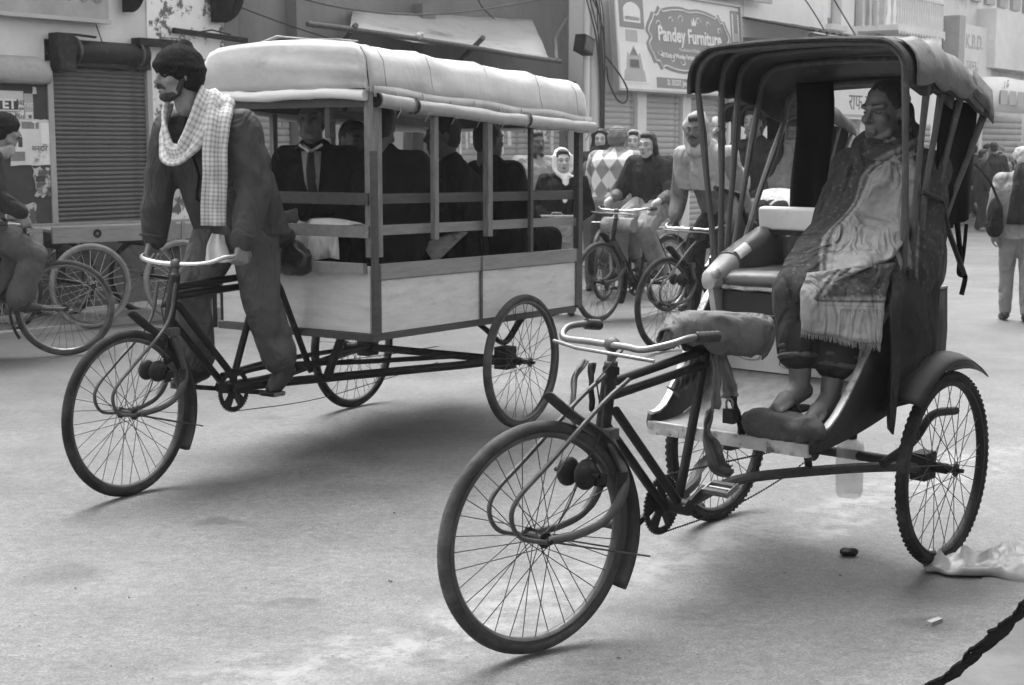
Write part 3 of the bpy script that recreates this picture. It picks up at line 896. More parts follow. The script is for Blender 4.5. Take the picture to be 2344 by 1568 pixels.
# tarpaulin awning on bamboo
aw = empty('awning', F(0, 0, 0), FR, label='sagging grey tarpaulin awning propped on a bamboo rail above the cart roof', cat='awning')
rows = []
for i in range(15):
    u = i / 14
    row = []
    for j in range(11):
        v = j / 10
        tb, tf = 4.05 + u * 3.55, 2.35 + u * 3.5
        t = tb * (1 - v) + tf * v
        off = -0.40 * (1 - v) + 1.12 * v
        z = (3.10 + 0.14 * u) * (1 - v) + (2.68 - 0.09 * u) * v
        z -= 0.10 * math.sin(PI * u) * math.sin(PI * v) + 0.03 * noise.noise(Vector((u * 5, v * 4, 1)))
        row.append((t, -off, z))
    rows.append(row)
ts = MB(); ts.grid(rows)
o = obj('tarpaulin', ts, 'awning_tarp', aw, 180)
sm = o.modifiers.new('s', 'SOLIDIFY'); sm.thickness = 0.008
mb = MB(); mb.tube(bez([(1.75, -1.12, 2.72), (2.6, -1.13, 2.70), (4.2, -1.13, 2.64), (5.2, -1.12, 2.59), (6.1, -1.11, 2.56)]), 0.028, 8); obj('front_rail', mb, 'bamboo', aw)
mb = MB(); mb.tube([(6.0, -1.12, 2.57), (7.0, -0.4, 2.92), (7.7, -0.1, 3.24)], 0.026, 8); obj('side_rail', mb, 'bamboo', aw)
for t in (2.45, 4.55):
    mb = MB(); mb.tube([(t - 0.04, -1.16, 2.75), (t + 0.35, -0.2, 2.3), (t + 0.5, 0.3, 2.1)], 0.03, 8); obj('prop', mb, 'bamboo', aw)
mb = MB(); mb.ell((3.40, -1.15, 2.70), (0.05, 0.03, 0.04), 8).ell((3.44, -1.15, 2.72), (0.03, 0.03, 0.03), 8); obj('knotted_rag', mb, 'cloth_light', aw, 180)
# cables
def cable(label, pts, r=0.008, m='wire', group=None):
    c = MB(); c.tube(bez(pts, 6), r, 5)
    return tag(obj('cable', c, m, None, 180), label, 'cable', group)
cable('sagging cable strung along the grey house above the awning', [F(1.7, 0.2, 3.20), F(3.2, 0.3, 3.02), F(5, 0.3, 3.10), F(7.9, 0.3, 3.6)], 0.011, 'grey_steel')
cable('thin dark cable slanting down the grey wall beside the bamboo rail', [F(1.7, 0.0, 3.0), F(2.6, 0.0, 2.82), F(3.6, 0.0, 2.66)])
cable('wire dropping from the roof to the tarpaulin awning', [F(5.4, 0.1, 3.8), F(5.8, 0.1, 3.3), F(6.1, 0.1, 3.12)])
cable('long wire crossing the pale house beside the furniture sign', [F(14.8, 0.3, 4.6), F(16.0, 0.3, 3.9), F(17.2, 0.3, 3.2)], 0.013)
cable('second wire leaning over the dark lean-to roof', [F(13.2, 0.5, 4.4), F(14.4, 0.5, 3.8), F(15.5, 0.5, 3.1)], 0.011)

# utility pole
up = empty('utility_pole', F(7.93, 0.38, 0), FR, label='concrete utility pole tangled with cables left of the furniture sign', cat='pole')
mb = MB(); mb.lathe([(0.13, 0), (0.11, 3), (0.09, 6.5), (0.001, 6.5)], 14, 'Z'); obj('pole', mb, 'plaster', up, 60)
mb = MB(); mb.tube([(-0.22, -0.02, 0.02), (-0.2, -0.02, 2.2), (-0.19, -0.02, 6)], 0.05, 10); obj('conduit', mb, 'sign_white', up, 60)
mb = MB(); mb.box((-0.42, -0.13, 2.86), (0.24, 0.16, 0.22), Matrix.Rotation(0.25, 3, 'Y')); b1 = obj('meter_box', mb, 'black_iron', up, 0)
mb = MB(); mb.box((-0.42, -0.216, 2.86), (0.20, 0.006, 0.17), Matrix.Rotation(0.25, 3, 'Y')); obj('box_cover', mb, 'grey_steel', b1, 0)
for i in range(9):
    a = rnd.uniform(-0.12, 0.12)
    zt = 3.9 - rnd.random() * 0.5
    mb = MB(); mb.tube(bez([(-0.5 - rnd.random() * 0.4, -0.1, zt + 0.5), (-0.2 + a, -0.16, zt - 0.2), (-0.05 + a, -0.15, 2.9), (a * 0.5, -0.15, 2.3), (0.02 + a * 0.4, -0.14, 1.9 - rnd.random() * 0.5)], 5), 0.009, 5)
    obj('cable', mb, 'wire', up)
mb = MB(); mb.tube(bez([(0.05, -0.15, 2.75), (0.35, -0.2, 2.5), (0.55, -0.2, 2.3), (0.5, -0.2, 2.14), (0.3, -0.2, 2.16), (0.12, -0.17, 2.4), (0.08, -0.16, 2.6)], 6), 0.012, 6); obj('cable_loop', mb, 'wire', up)

# --- furniture shop
C_ = empty('furniture_shop', FO, FR, label='pale shop building with grey roller shutters under the furniture sign', cat='building')
mb = MB(); brick_box(mb, 8.51, 12.95, 0.05, 1.4, 0, 6.5); obj('wall', mb, 'wall_pale', C_, 0)
mb = MB(); brick_box(mb, 8.51, 12.95, -0.3, 0.049, 0.0, 0.30); obj('plinth', mb, 'concrete', C_, 0)
for t0, t1 in ((8.60, 9.50), (9.80, 10.80), (11.10, 12.10)):
    S = empty('shutter', (0, 0, 0), 0, C_)
    shutter(S, t0, t1, 0.32, 2.33, 'shutter_pale', 0.085, 0.02)
for t in (9.65, 10.95, 12.4):
    mb = MB(); brick_box(mb, t - 0.11, t + 0.11, -0.09, 0.048, 0.301, 2.34); obj('pier', mb, 'wall_mid', C_, 0)
    mb = MB(); brick_box(mb, t + 0.111, t + 0.16, -0.07, 0.047, 0.301, 2.34); obj('door_jamb', mb, 'wall_pale', C_, 0)

ps = empty('furniture_sign', F(8.73, 0.26, 2.33), FR, label='large white shop sign with an ornate grey cartouche and furniture pictures', cat='sign')
ps.rotation_euler = (R(-5), 0, FR)
W_, H_ = 3.72, 1.42
mb = MB(); mb.box((W_ / 2, 0.03, H_ / 2), (W_, 0.06, H_)); obj('board', mb, 'sign_white', ps, 0)
mb = MB()
for z in (0.0, H_): mb.box((W_ / 2, 0.0, z), (W_ + 0.04, 0.08, 0.03))
for x in (0.0, W_): mb.box((x, 0.0, H_ / 2), (0.03, 0.08, H_))
obj('frame', mb, 'sign_mid', ps, 0)
def cartouche(cx, cz, sx, sz, grow=0.0):
    pts = []
    for k in range(160):
        a = 2 * PI * k / 160
        c_, s_ = math.cos(a), math.sin(a)
        r = 1.0
        x = sx * math.copysign(abs(c_) ** 0.75, c_)
        z = sz * math.copysign(abs(s_) ** 0.9, s_)
        # notches at the sides, lobes towards the corners, soft peak top and bottom
        x *= 1 - 0.075 * math.exp(-((s_) / 0.10) ** 2)
        z *= 1 - 0.05 * math.exp(-((c_) / 0.06) ** 2)
        for ca in (0.62, 0.80):
            bump_ = math.exp(-((abs(c_) - ca) / 0.045) ** 2)
            z *= 1 + 0.16 * bump_
        pts.append((cx + x * (1 + grow), cz + z * (1 + grow * 1.6)))
    return pts
cx, cz = 2.12, 0.78
mb = MB(); mb.prism(cartouche(cx, cz, 1.30, 0.50), (0, -0.004, 0), (1, 0, 0), (0, 0, 1), (0, 1, 0), 0.004); obj('cartouche', mb, 'sign_grey', ps, 0)
mb = MB()
q = cartouche(cx, cz, 1.30, 0.50, -0.06)
mb.tube([(u, -0.006, v) for u, v in q], 0.011, 5, closed=True); obj('cartouche_line', mb, 'print_white', ps)
for sx in (-1, 1):
    for sz in (-1, 1):
        for (px, pz, rr) in ((0.25, 0.33, 0.09), (0.55, 0.30, 0.07), (0.9, 0.22, 0.08)):
            pts = []
            for k in range(12):
                a = k / 11 * 4.6
                r_ = rr * (1 - k / 15)
                pts.append((cx + sx * (px + r_ * math.cos(a)), -0.006, cz + sz * (pz + r_ * 0.8 * math.sin(a) - 0.02)))
            mb = MB(); mb.tube(pts, 0.009, 4); obj('scroll', mb, 'print_white', ps)
text_mesh('lettering', 'Pandey Furniture', 0.30, 'print_white', ps, (cx, -0.008, cz + 0.06), (PI / 2, 0, 0), 0.003, 'CENTER', 0.92, 0.0, 0.008)
text_mesh('lettering', 'Manufacturer & Dealers in', 0.075, 'print_white', ps, (cx, -0.008, cz - 0.14), (PI / 2, 0, 0), 0.002, 'CENTER', 0.9)
text_mesh('lettering', 'All Kinds of Wooden Furniture & Interior Decorators', 0.098, 'print_white', ps, (cx, -0.008, cz - 0.245), (PI / 2, 0, 0), 0.002, 'CENTER', 0.82, 0, 0.003)
mb = MB(); mb.box((2.32, -0.004, 0.135), (2.5, 0.006, 0.15)); obj('address_strip', mb, 'sign_grey', ps, 0)
text_mesh('lettering', 'D. 35/237, Jangambari, Varanasi', 0.115, 'print_white', ps, (1.98, -0.0085, 0.14), (PI / 2, 0, 0), 0.002, 'CENTER', 0.85, 0, 0.002)
text_mesh('lettering', 'Mob. 9415201', 0.055, 'print_white', ps, (3.2, -0.0085, 0.165), (PI / 2, 0, 0), 0.002)
text_mesh('lettering', 'Ph. 2450', 0.055, 'print_white', ps, (3.2, -0.0085, 0.105), (PI / 2, 0, 0), 0.002)
mb = MB(); mb.lathe([(0.0, 0), (0.05, 0.0), (0.07, 0.09)], 5, 'Z', (0, 0, 0)); 
cr = MB(); cr.prism([(-0.06, 0), (0.06, 0), (0.08, 0.10), (0.035, 0.05), (0, 0.13), (-0.035, 0.05), (-0.08, 0.10)], (cx + 0.12, -0.006, cz + 0.24), (1, 0, 0), (0, 0, 1), (0, 1, 0), 0.004); obj('crown_emblem', cr, 'print_white', ps, 0)
# furniture pictures on the sign
def picture(x0, x1, z0, z1, back, shapes):
    p = MB(); p.box(((x0 + x1) / 2, -0.003, (z0 + z1) / 2), (x1 - x0, 0.008, z1 - z0))
    r_ = obj('picture_panel', p, back, ps, 0)
    for s in shapes:
        mm, poly = s
        q = MB(); q.prism([(x0 + u * (x1 - x0), z0 + v * (z1 - z0)) for u, v in poly], (0, -0.010, 0), (1, 0, 0), (0, 0, 1), (0, 1, 0), 0.003)
        obj('printed_shape', q, mm, r_, 0)
sofa = [(0.15, 0.15), (0.85, 0.15), (0.85, 0.5), (0.8, 0.58), (0.68, 0.66), (0.5, 0.70), (0.32, 0.66), (0.2, 0.58), (0.15, 0.5)]
picture(0.16, 0.80, 0.88, 1.40, 'sign_grey', [('print_white', sofa), ('sign_mid', [(0.2, 0.2), (0.8, 0.2), (0.8, 0.30), (0.2, 0.30)])])
throne = [(0.1, 0.05), (0.9, 0.05), (0.86, 0.3), (0.8, 0.36), (0.76, 0.6), (0.72, 0.78), (0.66, 0.68), (0.5, 0.95), (0.34, 0.68), (0.28, 0.78), (0.24, 0.6), (0.2, 0.36), (0.14, 0.3)]
picture(0.10, 0.84, 0.10, 0.66, 'print_white', [('sign_mid', throne), ('sign_grey', [(0.32, 0.38), (0.68, 0.38), (0.66, 0.6), (0.34, 0.6)]), ('sign_mid', [(0.34, 0.7), (0.5, 0.9), (0.66, 0.7)])])
picture(3.42, 3.70, 0.80, 1.34, 'sign_grey', [('print_white', [(0.12, 0.1), (0.25, 0.1), (0.25, 0.9), (0.12, 0.9)]), ('print_white', [(0.8, 0.1), (0.9, 0.1), (0.9, 0.9), (0.8, 0.9)]), ('sign_mid', [(0.2, 0.1), (0.85, 0.1), (0.85, 0.35), (0.2, 0.35)])])
mb = MB(); mb.box((0.45, -0.003, 0.77), (0.3, 0.006, 0.16)); obj('printed_shape', mb, 'sign_mid', ps, 0)
us = empty('upper_sign', F(9.6, 0.2, 3.86), FR, label='grey sign board cut by the top edge above the furniture sign', cat='sign')
mb = MB(); mb.box((1.9, 0, 0.4), (3.9, 0.05, 0.8)); obj('board', mb, 'sign_mid', us, 0)
text_mesh('lettering', 'KT   ज', 0.2, 'print_grey', us, (1.5, -0.03, 0.12), (PI / 2, 0, 0), 0.003)

# lean-to of corrugated sheet
lt = empty('lean_to_roof', F(12.9, 0, 0), FR, label='dark corrugated lean-to roof jutting out right of the furniture sign', cat='roof')
rows = []
for i in range(37):
    u = i / 36
    wv = 0.02 * math.sin(u * 36 * 1.9)
    rows.append([(u * 2.7, 0.04, 3.62 + wv), (u * 2.7 - 0.1, -1.25, 3.36 + wv - 0.03 * u)])
mb = MB(); mb.grid(rows); o = obj('corrugated_sheet', mb, 'wall_soot', lt, 180)
o.modifiers.new('s', 'SOLIDIFY').thickness = 0.01
mb = MB(); mb.beam((-0.1, -1.22, 3.27), (2.6, -1.22, 3.24), 0.06, 0.08); obj('front_rail', mb, 'wall_soot', lt, 0)
mb = MB(); mb.grid([[(0.0, 0.03, 3.3), (-0.1, -1.2, 3.2)], [(0.0, 0.03, 2.7), (-0.1, -0.6, 2.75)]]); o = obj('side_sheet', mb, 'wall_grey', lt, 0); o.modifiers.new('s', 'SOLIDIFY').thickness = 0.01
for x in (0.2, 2.4):
    mb = MB(); mb.beam((x, 0.03, 2.9), (x, -1.18, 3.22), 0.05, 0.05); obj('brace', mb, 'wall_soot', lt, 0)

# --- pale house with balcony
D = empty('pale_house', FO, FR, label='bright whitewashed house with tall openings and a railed balcony', cat='building')
mb = MB()
brick_box(mb, 12.96, 21.8, 0.04, 1.6, 0.0, 3.55)
brick_box(mb, 12.96, 16.15, 0.04, 1.6, 3.55, 7); brick_box(mb, 16.75, 17.3, 0.04, 1.6, 3.55, 7); brick_box(mb, 17.8, 21.8, 0.04, 1.6, 3.55, 7)
brick_box(mb, 16.15, 16.75, 0.3, 1.6, 3.55, 7); brick_box(mb, 17.3, 17.8, 0.3, 1.6, 3.55, 7)
obj('wall', mb, 'wall_pale', D, 0)
for t0, t1, z0 in ((16.15, 16.75, 3.75), (17.3, 17.8, 3.72)):
    mb = MB(); brick_box(mb, t0 + 0.02, t1 - 0.02, 0.22, 0.28, z0, 6.4); w_ = obj('window', mb, 'shutter_mid', D, 0)
    mb = MB(); brick_box(mb, t0 + 0.2, t1 - 0.2, 0.17, 0.21, z0 + 0.12, 6.3); obj('pane', mb, 'print_white', w_, 0)
    mb = MB(); brick_box(mb, t0 - 0.06, t1 + 0.06, -0.06, 0.039, z0 - 0.12, z0 - 0.02); obj('window_sill', mb, 'wall_mid', w_, 0)
tag(obj('hanging_cloth', MB().grid([[(0, 0, 0), (0.1, 0.0, -0.5), (0.16, 0, -1.0)], [(0.25, -0.08, 0), (0.35, -0.05, -0.55), (0.30, -0.05, -1.3)], [(0.7, 0, 0), (0.85, 0.02, -0.6), (0.7, 0.02, -1.35)]]), 'cloth_light', None, 180, F(17.6, 0.15, 4.75), (0, 0, FR)),
    'pale cloth hanging from the second opening of the whitewashed house', 'cloth')
bal = empty('balcony', (17.25, 0, 0), 0, D)
mb = MB(); brick_box(mb, 0, 2.35, -0.85, 0.038, 3.66, 3.76); obj('floor_slab', mb, 'wall_mid', bal, 0)
bme = mesh_of('baluster', MB().tube([(0, 0, 0), (0, 0, 0.1), (0, 0, 0.22), (0, 0, 0.4), (0, 0, 0.52)], [0.018, 0.03, 0.016, 0.03, 0.018], 6), 60); bme.materials.append(M('wall_mid'))
for i in range(20):
    o = bpy.data.objects.new('baluster', bme); COL.objects.link(o); o.parent = bal; o.location = (0.06 + i * 0.118, -0.80, 3.76)
for i in range(5):
    o = bpy.data.objects.new('baluster', bme); COL.objects.link(o); o.parent = bal; o.location = (0.05, -0.70 + i * 0.14, 3.76)
mb = MB(); mb.beam((0, -0.80, 4.30), (2.35, -0.80, 4.30), 0.06, 0.05); mb.beam((0.05, -0.8, 4.298), (0.05, 0.03, 4.298), 0.05, 0.045); obj('handrail', mb, 'wall_mid', bal, 0)
mb = MB()
for i in range(17): mb.prism([(i * 0.14, 0), (i * 0.14 + 0.07, -0.08), (i * 0.14 + 0.14, 0)], (0, -0.852, 3.66), (1, 0, 0), (0, 0, 1), (0, 1, 0), 0.01)
obj('fringe_trim', mb, 'wall_mid', bal, 0)
S = empty('shutter', (0, 0, 0), 0, D); shutter(S, 14.6, 17.6, 0.2, 2.0, 'shutter_mid', 0.12, 0.0)
S = empty('shutter', (0, 0, 0), 0, D); shutter(S, 18.0, 21.2, 0.2, 2.0, 'shutter_mid', 0.12, 0.0)
hs = empty('hindi_sign', F(16.0, 0.12, 2.05), FR, label='white banner lettered in Hindi seen under the hood beside the old man', cat='sign')
mb = MB(); mb.box((1.5, 0, 0.45), (3.2, 0.03, 0.9)); obj('board', mb, 'print_white', hs, 0)
text_mesh('lettering', 'राफ जली', 0.42, 'print_grey', hs, (1.5, -0.018, 0.30), (PI / 2, 0, 0), 0.003)
text_mesh('lettering', 'की फल', 0.25, 'print_grey', hs, (1.0, -0.018, 0.7), (PI / 2, 0, 0), 0.003)
mb = MB(); mb.box((1.5, -0.017, 0.06), (2.9, 0.006, 0.05)); obj('printed_block', mb, 'sign_mid', hs, 0)

# --- hazy end building; part of its haze is painted as paler tones
Eb = empty('grey_market_building', FO, FR, label='hazy grey market building at the far right end of the street', cat='building')
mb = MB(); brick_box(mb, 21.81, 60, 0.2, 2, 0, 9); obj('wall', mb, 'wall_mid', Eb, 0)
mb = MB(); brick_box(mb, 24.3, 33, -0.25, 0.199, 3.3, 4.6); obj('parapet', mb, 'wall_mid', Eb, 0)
for k in range(9):
    mb = MB(); brick_box(mb, 22.0 + k * 0.9, 22.55 + k * 0.9, 0.12, 0.198, 4.75, 5.6); obj('window', mb, 'shutter_mid', Eb, 0)
for t0, t1 in ((22.0, 23.9), (24.4, 27.6), (28.0, 31.0), (31.4, 35)):
    S = empty('shutter', (0, 0, 0), 0, Eb); shutter(S, t0, t1, 0.15, 2.35, 'shutter_mid', 0.14, -0.16, single=False)
mb = MB(); brick_box(mb, 24.05, 24.25, -0.05, 0.197, 0.5, 2.5); obj('pier', mb, 'print_white', Eb, 0)
mb = MB(); brick_box(mb, 22.15, 22.5, -0.2, 0.15, 2.9, 4.3); obj('downpipe', mb, 'shutter_mid', Eb, 0)
ks = empty('wall_sign', F(22.5, 0.05, 3.02), FR, label='wall sign coloured pale for haze with three spaced capitals high on the hazy building', cat='sign')
mb = MB(); mb.box((1.0, 0, 0.55), (2.2, 0.04, 1.2)); obj('board', mb, 'wall_mid', ks, 0)  # board and letters share pale tones that imitate haze
text_mesh('lettering', 'K.B.D.', 0.42, 'sign_mid', ks, (0.95, -0.022, 0.78), (PI / 2, 0, 0), 0.003, 'CENTER', 1.0, 0, 0.01)
text_mesh('lettering', 'दुकान', 0.3, 'sign_mid', ks, (0.8, -0.022, 0.28), (PI / 2, 0, 0), 0.003)
wb = empty('white_banner', F(22.6, 0.55, 2.30), FR, label='sagging white cloth banner with faded pictures over the far shutters', cat='sign')
mb = MB(); mb.grid([[(u * 3.6, -0.08 * math.sin(u * 7), z + (0.05 * math.sin(u * 3) if z else 0)) for z in (0, 0.35, 0.72)] for u in [k / 12 for k in range(13)]]); obj('board', mb, 'print_white', wb, 180).modifiers.new('s', 'SOLIDIFY').thickness = 0.015
for u, w2 in ((0.55, 0.45), (1.15, 0.4), (1.75, 0.5)):
    mb = MB(); mb.box((u + 0.6, -0.12, 0.32), (w2, 0.01, 0.3)); obj('printed_block', mb, 'sign_mid', wb, 0)
text_mesh('lettering', 'I ॐ', 0.22, 'sign_grey', wb, (1.3, -0.12, 0.58), (PI / 2, 0, 0), 0.003)

# --- the near side of the street, out of frame: a plain row of houses added to cut sky light from behind the camera
nb = empty('sky_blocking_house', (1.9, 0, 0), FR, label='plain unseen row of houses added on the near side to block sky light', cat='building')
mb = MB()
for x0, x1, h in ((-26, -15, 3.3), (-15, -6, 3.7), (-6, 3, 3.4), (3, 13, 3.8), (13, 26, 3.4), (26, 44, 3.6)):
    mb.box(((x0 + x1) / 2, -3.0, h / 2), (x1 - x0 - 0.01, 6, h))
obj('wall', mb, 'wall_grey', nb, 0)
mb = MB()
for k in range(14): mb.box((-24 + k * 4.6, 0.04, 1.3), (2.6, 0.06, 2.4))
obj('shop_front', mb, 'shutter_dark', nb, 0)['kind'] = 'stuff'
mb = MB()
for k in range(14): mb.box((-24 + k * 4.6, 0.45, 3.0), (3.6, 0.9, 0.12))
obj('sunshade', mb, 'wall_grey', nb, 0)['kind'] = 'stuff'
# ------------------------------------------------------------------ wheels
WHEEL_CACHE = {}
def wheel(parent, c, Rw, tyre='rubber', rim='grey_steel', spoke='spoke_steel', ns=36, tr=0.020, knobs=False, steer=0.0, single=True, hubw=0.05, name='wheel', spin=0.0, sr=0.0016):
    w = empty(name, c, steer, parent)
    key = (Rw, tyre, rim, spoke, ns, tr, knobs, hubw)
    if key not in WHEEL_CACHE:
        d = {}
        mb = MB()
        prof = [(Rw - tr + tr * math.cos(a), tr * 1.02 * math.sin(a)) for a in [2 * PI * k / 12 for k in range(12)]]
        mb.lathe(prof, 72, 'Y', closed=True)
        if knobs:
            for i in range(84):
                a = 2 * PI * i / 84
                for s_ in (-1, 0, 1):
                    aa = a + (0.5 if s_ == 0 else 0) * 2 * PI / 84
                    rr = Rw + (0.001 if s_ == 0 else -0.0045)
                    rot = Matrix.Rotation(-aa, 3, 'Y')
                    mb.box((rr * math.cos(aa), s_ * 0.0125, rr * math.sin(aa)), (0.0035, 0.009, 0.013), rot)
        d['tyre'] = mesh_of('tyre', mb, 40); d['tyre'].materials.append(M(tyre))
        mb = MB()
        ro = Rw - 2 * tr + 0.006
        mb.lathe([(ro, -0.015), (ro - 0.010, -0.016), (ro - 0.017, -0.009), (ro - 0.019, 0), (ro - 0.017, 0.009), (ro - 0.010, 0.016), (ro, 0.015)], 72, 'Y', closed=True)
        d['rim'] = mesh_of('rim', mb, 40); d['rim'].materials.append(M(rim))
        mb = MB()
        hw = hubw
        mb.lathe([(0.001, -hw - 0.02), (0.008, -hw - 0.02), (0.008, -hw + 0.005), (0.024, -hw + 0.006), (0.024, -hw + 0.012), (0.014, -hw + 0.018), (0.013, hw - 0.018), (0.024, hw - 0.012), (0.024, hw - 0.006), (0.008, hw - 0.005), (0.008, hw + 0.02), (0.001, hw + 0.02)], 16, 'Y')
        d['hub'] = mesh_of('hub', mb, 40); d['hub'].materials.append(M('black_iron'))
        d['spoke'] = []
        for kind in range(4):          # two flanges, leaning forward or back
            side = -1 if kind < 2 else 1
            lean = 1 if kind % 2 else -1
            mb = MB()
            a0 = lean * 1.15
            p = (0.022 * math.cos(a0), side * (hw - 0.009), 0.022 * math.sin(a0))
            q = ((ro - 0.017), side * 0.003, 0)
            mb.tube([p, q], sr, 5)
            me = mesh_of('spoke', mb, 60); me.materials.append(M(spoke)); d['spoke'].append(me)
        if not single:
            mb = MB()
            for i in range(ns):
                me = d['spoke'][(i % 2) * 2 + (i // 2) % 2]
                rot = Matrix.Rotation(2 * PI * i / ns, 3, 'Y')
                mb.add([rot @ v.co for v in me.vertices], [tuple(p.vertices) for p in me.polygons])
            d['all'] = mesh_of('spokes', mb, 60); d['all'].materials.append(M(spoke))
        WHEEL_CACHE[key] = d
    d = WHEEL_CACHE[key]
    for k in ('tyre', 'rim', 'hub'):
        o = bpy.data.objects.new(k, d[k]); COL.objects.link(o); o.parent = w
        o.rotation_euler = (0, spin, 0)
    if single:
        for i in range(ns):
            o = bpy.data.objects.new('spoke', d['spoke'][(i % 2) * 2 + (i // 2) % 2]); COL.objects.link(o); o.parent = w
            o.rotation_euler = (0, 2 * PI * (i + 0.15 * rnd.uniform(-1, 1)) / ns + spin, 0)
    else:
        if 'all' not in d:
            raise RuntimeError('spokes')
        o = bpy.data.objects.new('spokes', d['all']); COL.objects.link(o); o.parent = w; o['kind'] = 'stuff'
        o.rotation_euler = (0, spin, 0)
    return w

def arc_strip(c, r0, r1, a0, a1, w, n=24, crown=0.012, steer=None, flare=0.0):
    """mudguard: curved strip round an axle (axis Y), crowned across"""
    mb = MB()
    rows = []
    for i in range(n + 1):
        t = i / n
        a = R(a0 + (a1 - a0) * t)
        r = r0 + (r1 - r0) * t + flare * max(0, 1 - t * 5) ** 2
        row = []
        for j in range(7):
            u = (j / 6) * 2 - 1
            rr = r - crown * u * u
            p = Vector((rr * math.cos(a), u * w / 2, rr * math.sin(a)))
            row.append(p + Vector(c))
        rows.append(row)
    mb.grid(rows)
    return mb

def solid(o, t, off=0):
    m = o.modifiers.new('solid', 'SOLIDIFY'); m.thickness = t; m.offset = off
    return o

def chainring(parent, c, r, m='black_iron', holes=5):
    """toothed wheel with round windows"""
    mb = MB()
    nt = 46
    outer = []
    for k in range(nt * 2):
        a = PI * k / nt
        rr = r if k % 2 else r - 0.006
        outer.append((rr * math.cos(a), rr * math.sin(a)))
    # ring built from spokes: outer ring, inner disc, five bridges
    ri = r * 0.78
    mb.lathe([(r - 0.002, -0.003), (ri, -0.003), (ri, 0.003), (r - 0.002, 0.003)], 64, 'Y', closed=True)
    for k in range(nt):
        a = 2 * PI * k / nt
        mb.box((r * math.cos(a), 0, r * math.sin(a)), (0.008, 0.004, 0.007), Matrix.Rotation(-a, 3, 'Y'))
    mb.lathe([(0.0005, -0.005), (r * 0.40, -0.004), (r * 0.40, 0.004), (0.0005, 0.005)], 32, 'Y')
    for k in range(holes):
        a = 2 * PI * k / holes + 0.3
        d = Vector((math.cos(a), 0, math.sin(a)))
        sidev = Vector((-math.sin(a), 0, math.cos(a)))
        q = [d * r * 0.36 - sidev * r * 0.20, d * r * 0.36 + sidev * r * 0.20, d * r * 0.80 + sidev * r * 0.27, d * r * 0.80 - sidev * r * 0.27]
        vs = [p + Vector((0, -0.0025, 0)) for p in q] + [p + Vector((0, 0.0025, 0)) for p in q]
        mb.add(vs, [(0, 1, 2, 3), (7, 6, 5, 4), (0, 4, 5, 1), (1, 5, 6, 2), (2, 6, 7, 3), (3, 7, 4, 0)])
    return obj('chainring', mb, m, parent, 40, c)

def chain(parent, pts, link=0.0127, r=0.0042, m='black_iron', beads=True):
    P = bez(pts, 10)
    out = [P[0]]
    acc = 0
    mb = MB()
    L = 0
    for i in range(len(P) - 1):
        d = (P[i + 1] - P[i]).length
        k = max(1, int(d / link))
        for j in range(k):
            q = P[i].lerp(P[i + 1], j / k)
            if beads: mb.ell(q, (r, 0.0035, r), 6)
    mb.tube(P, 0.0022, 4)
    o = obj('chain', mb, m, parent, 180)
    return o

def pedal(parent, c, m='rubber', ang=0.0):
    p = empty('pedal', c, 0, parent)
    p.rotation_euler = (0, ang, 0)
    for x in (-0.026, 0.026):
        mb = MB(); mb.tube([(x, -0.045, 0), (x, -0.043, 0), (x, 0.043, 0), (x, 0.045, 0)], [0.009, 0.013, 0.013, 0.009], 8); obj('tread', mb, m, p)
    mb = MB(); mb.box((0, -0.047, 0), (0.075, 0.004, 0.02)); mb.box((0, 0.047, 0), (0.075, 0.004, 0.02)); mb.tube([(0, -0.06, 0), (0, 0.047, 0)], 0.007, 8); obj('cage', mb, 'steel', p)
    return p

def rotz(p, c, a):
    x, y = p[0] - c[0], p[1] - c[1]
    return (c[0] + x * math.cos(a) - y * math.sin(a), c[1] + x * math.sin(a) + y * math.cos(a), p[2])

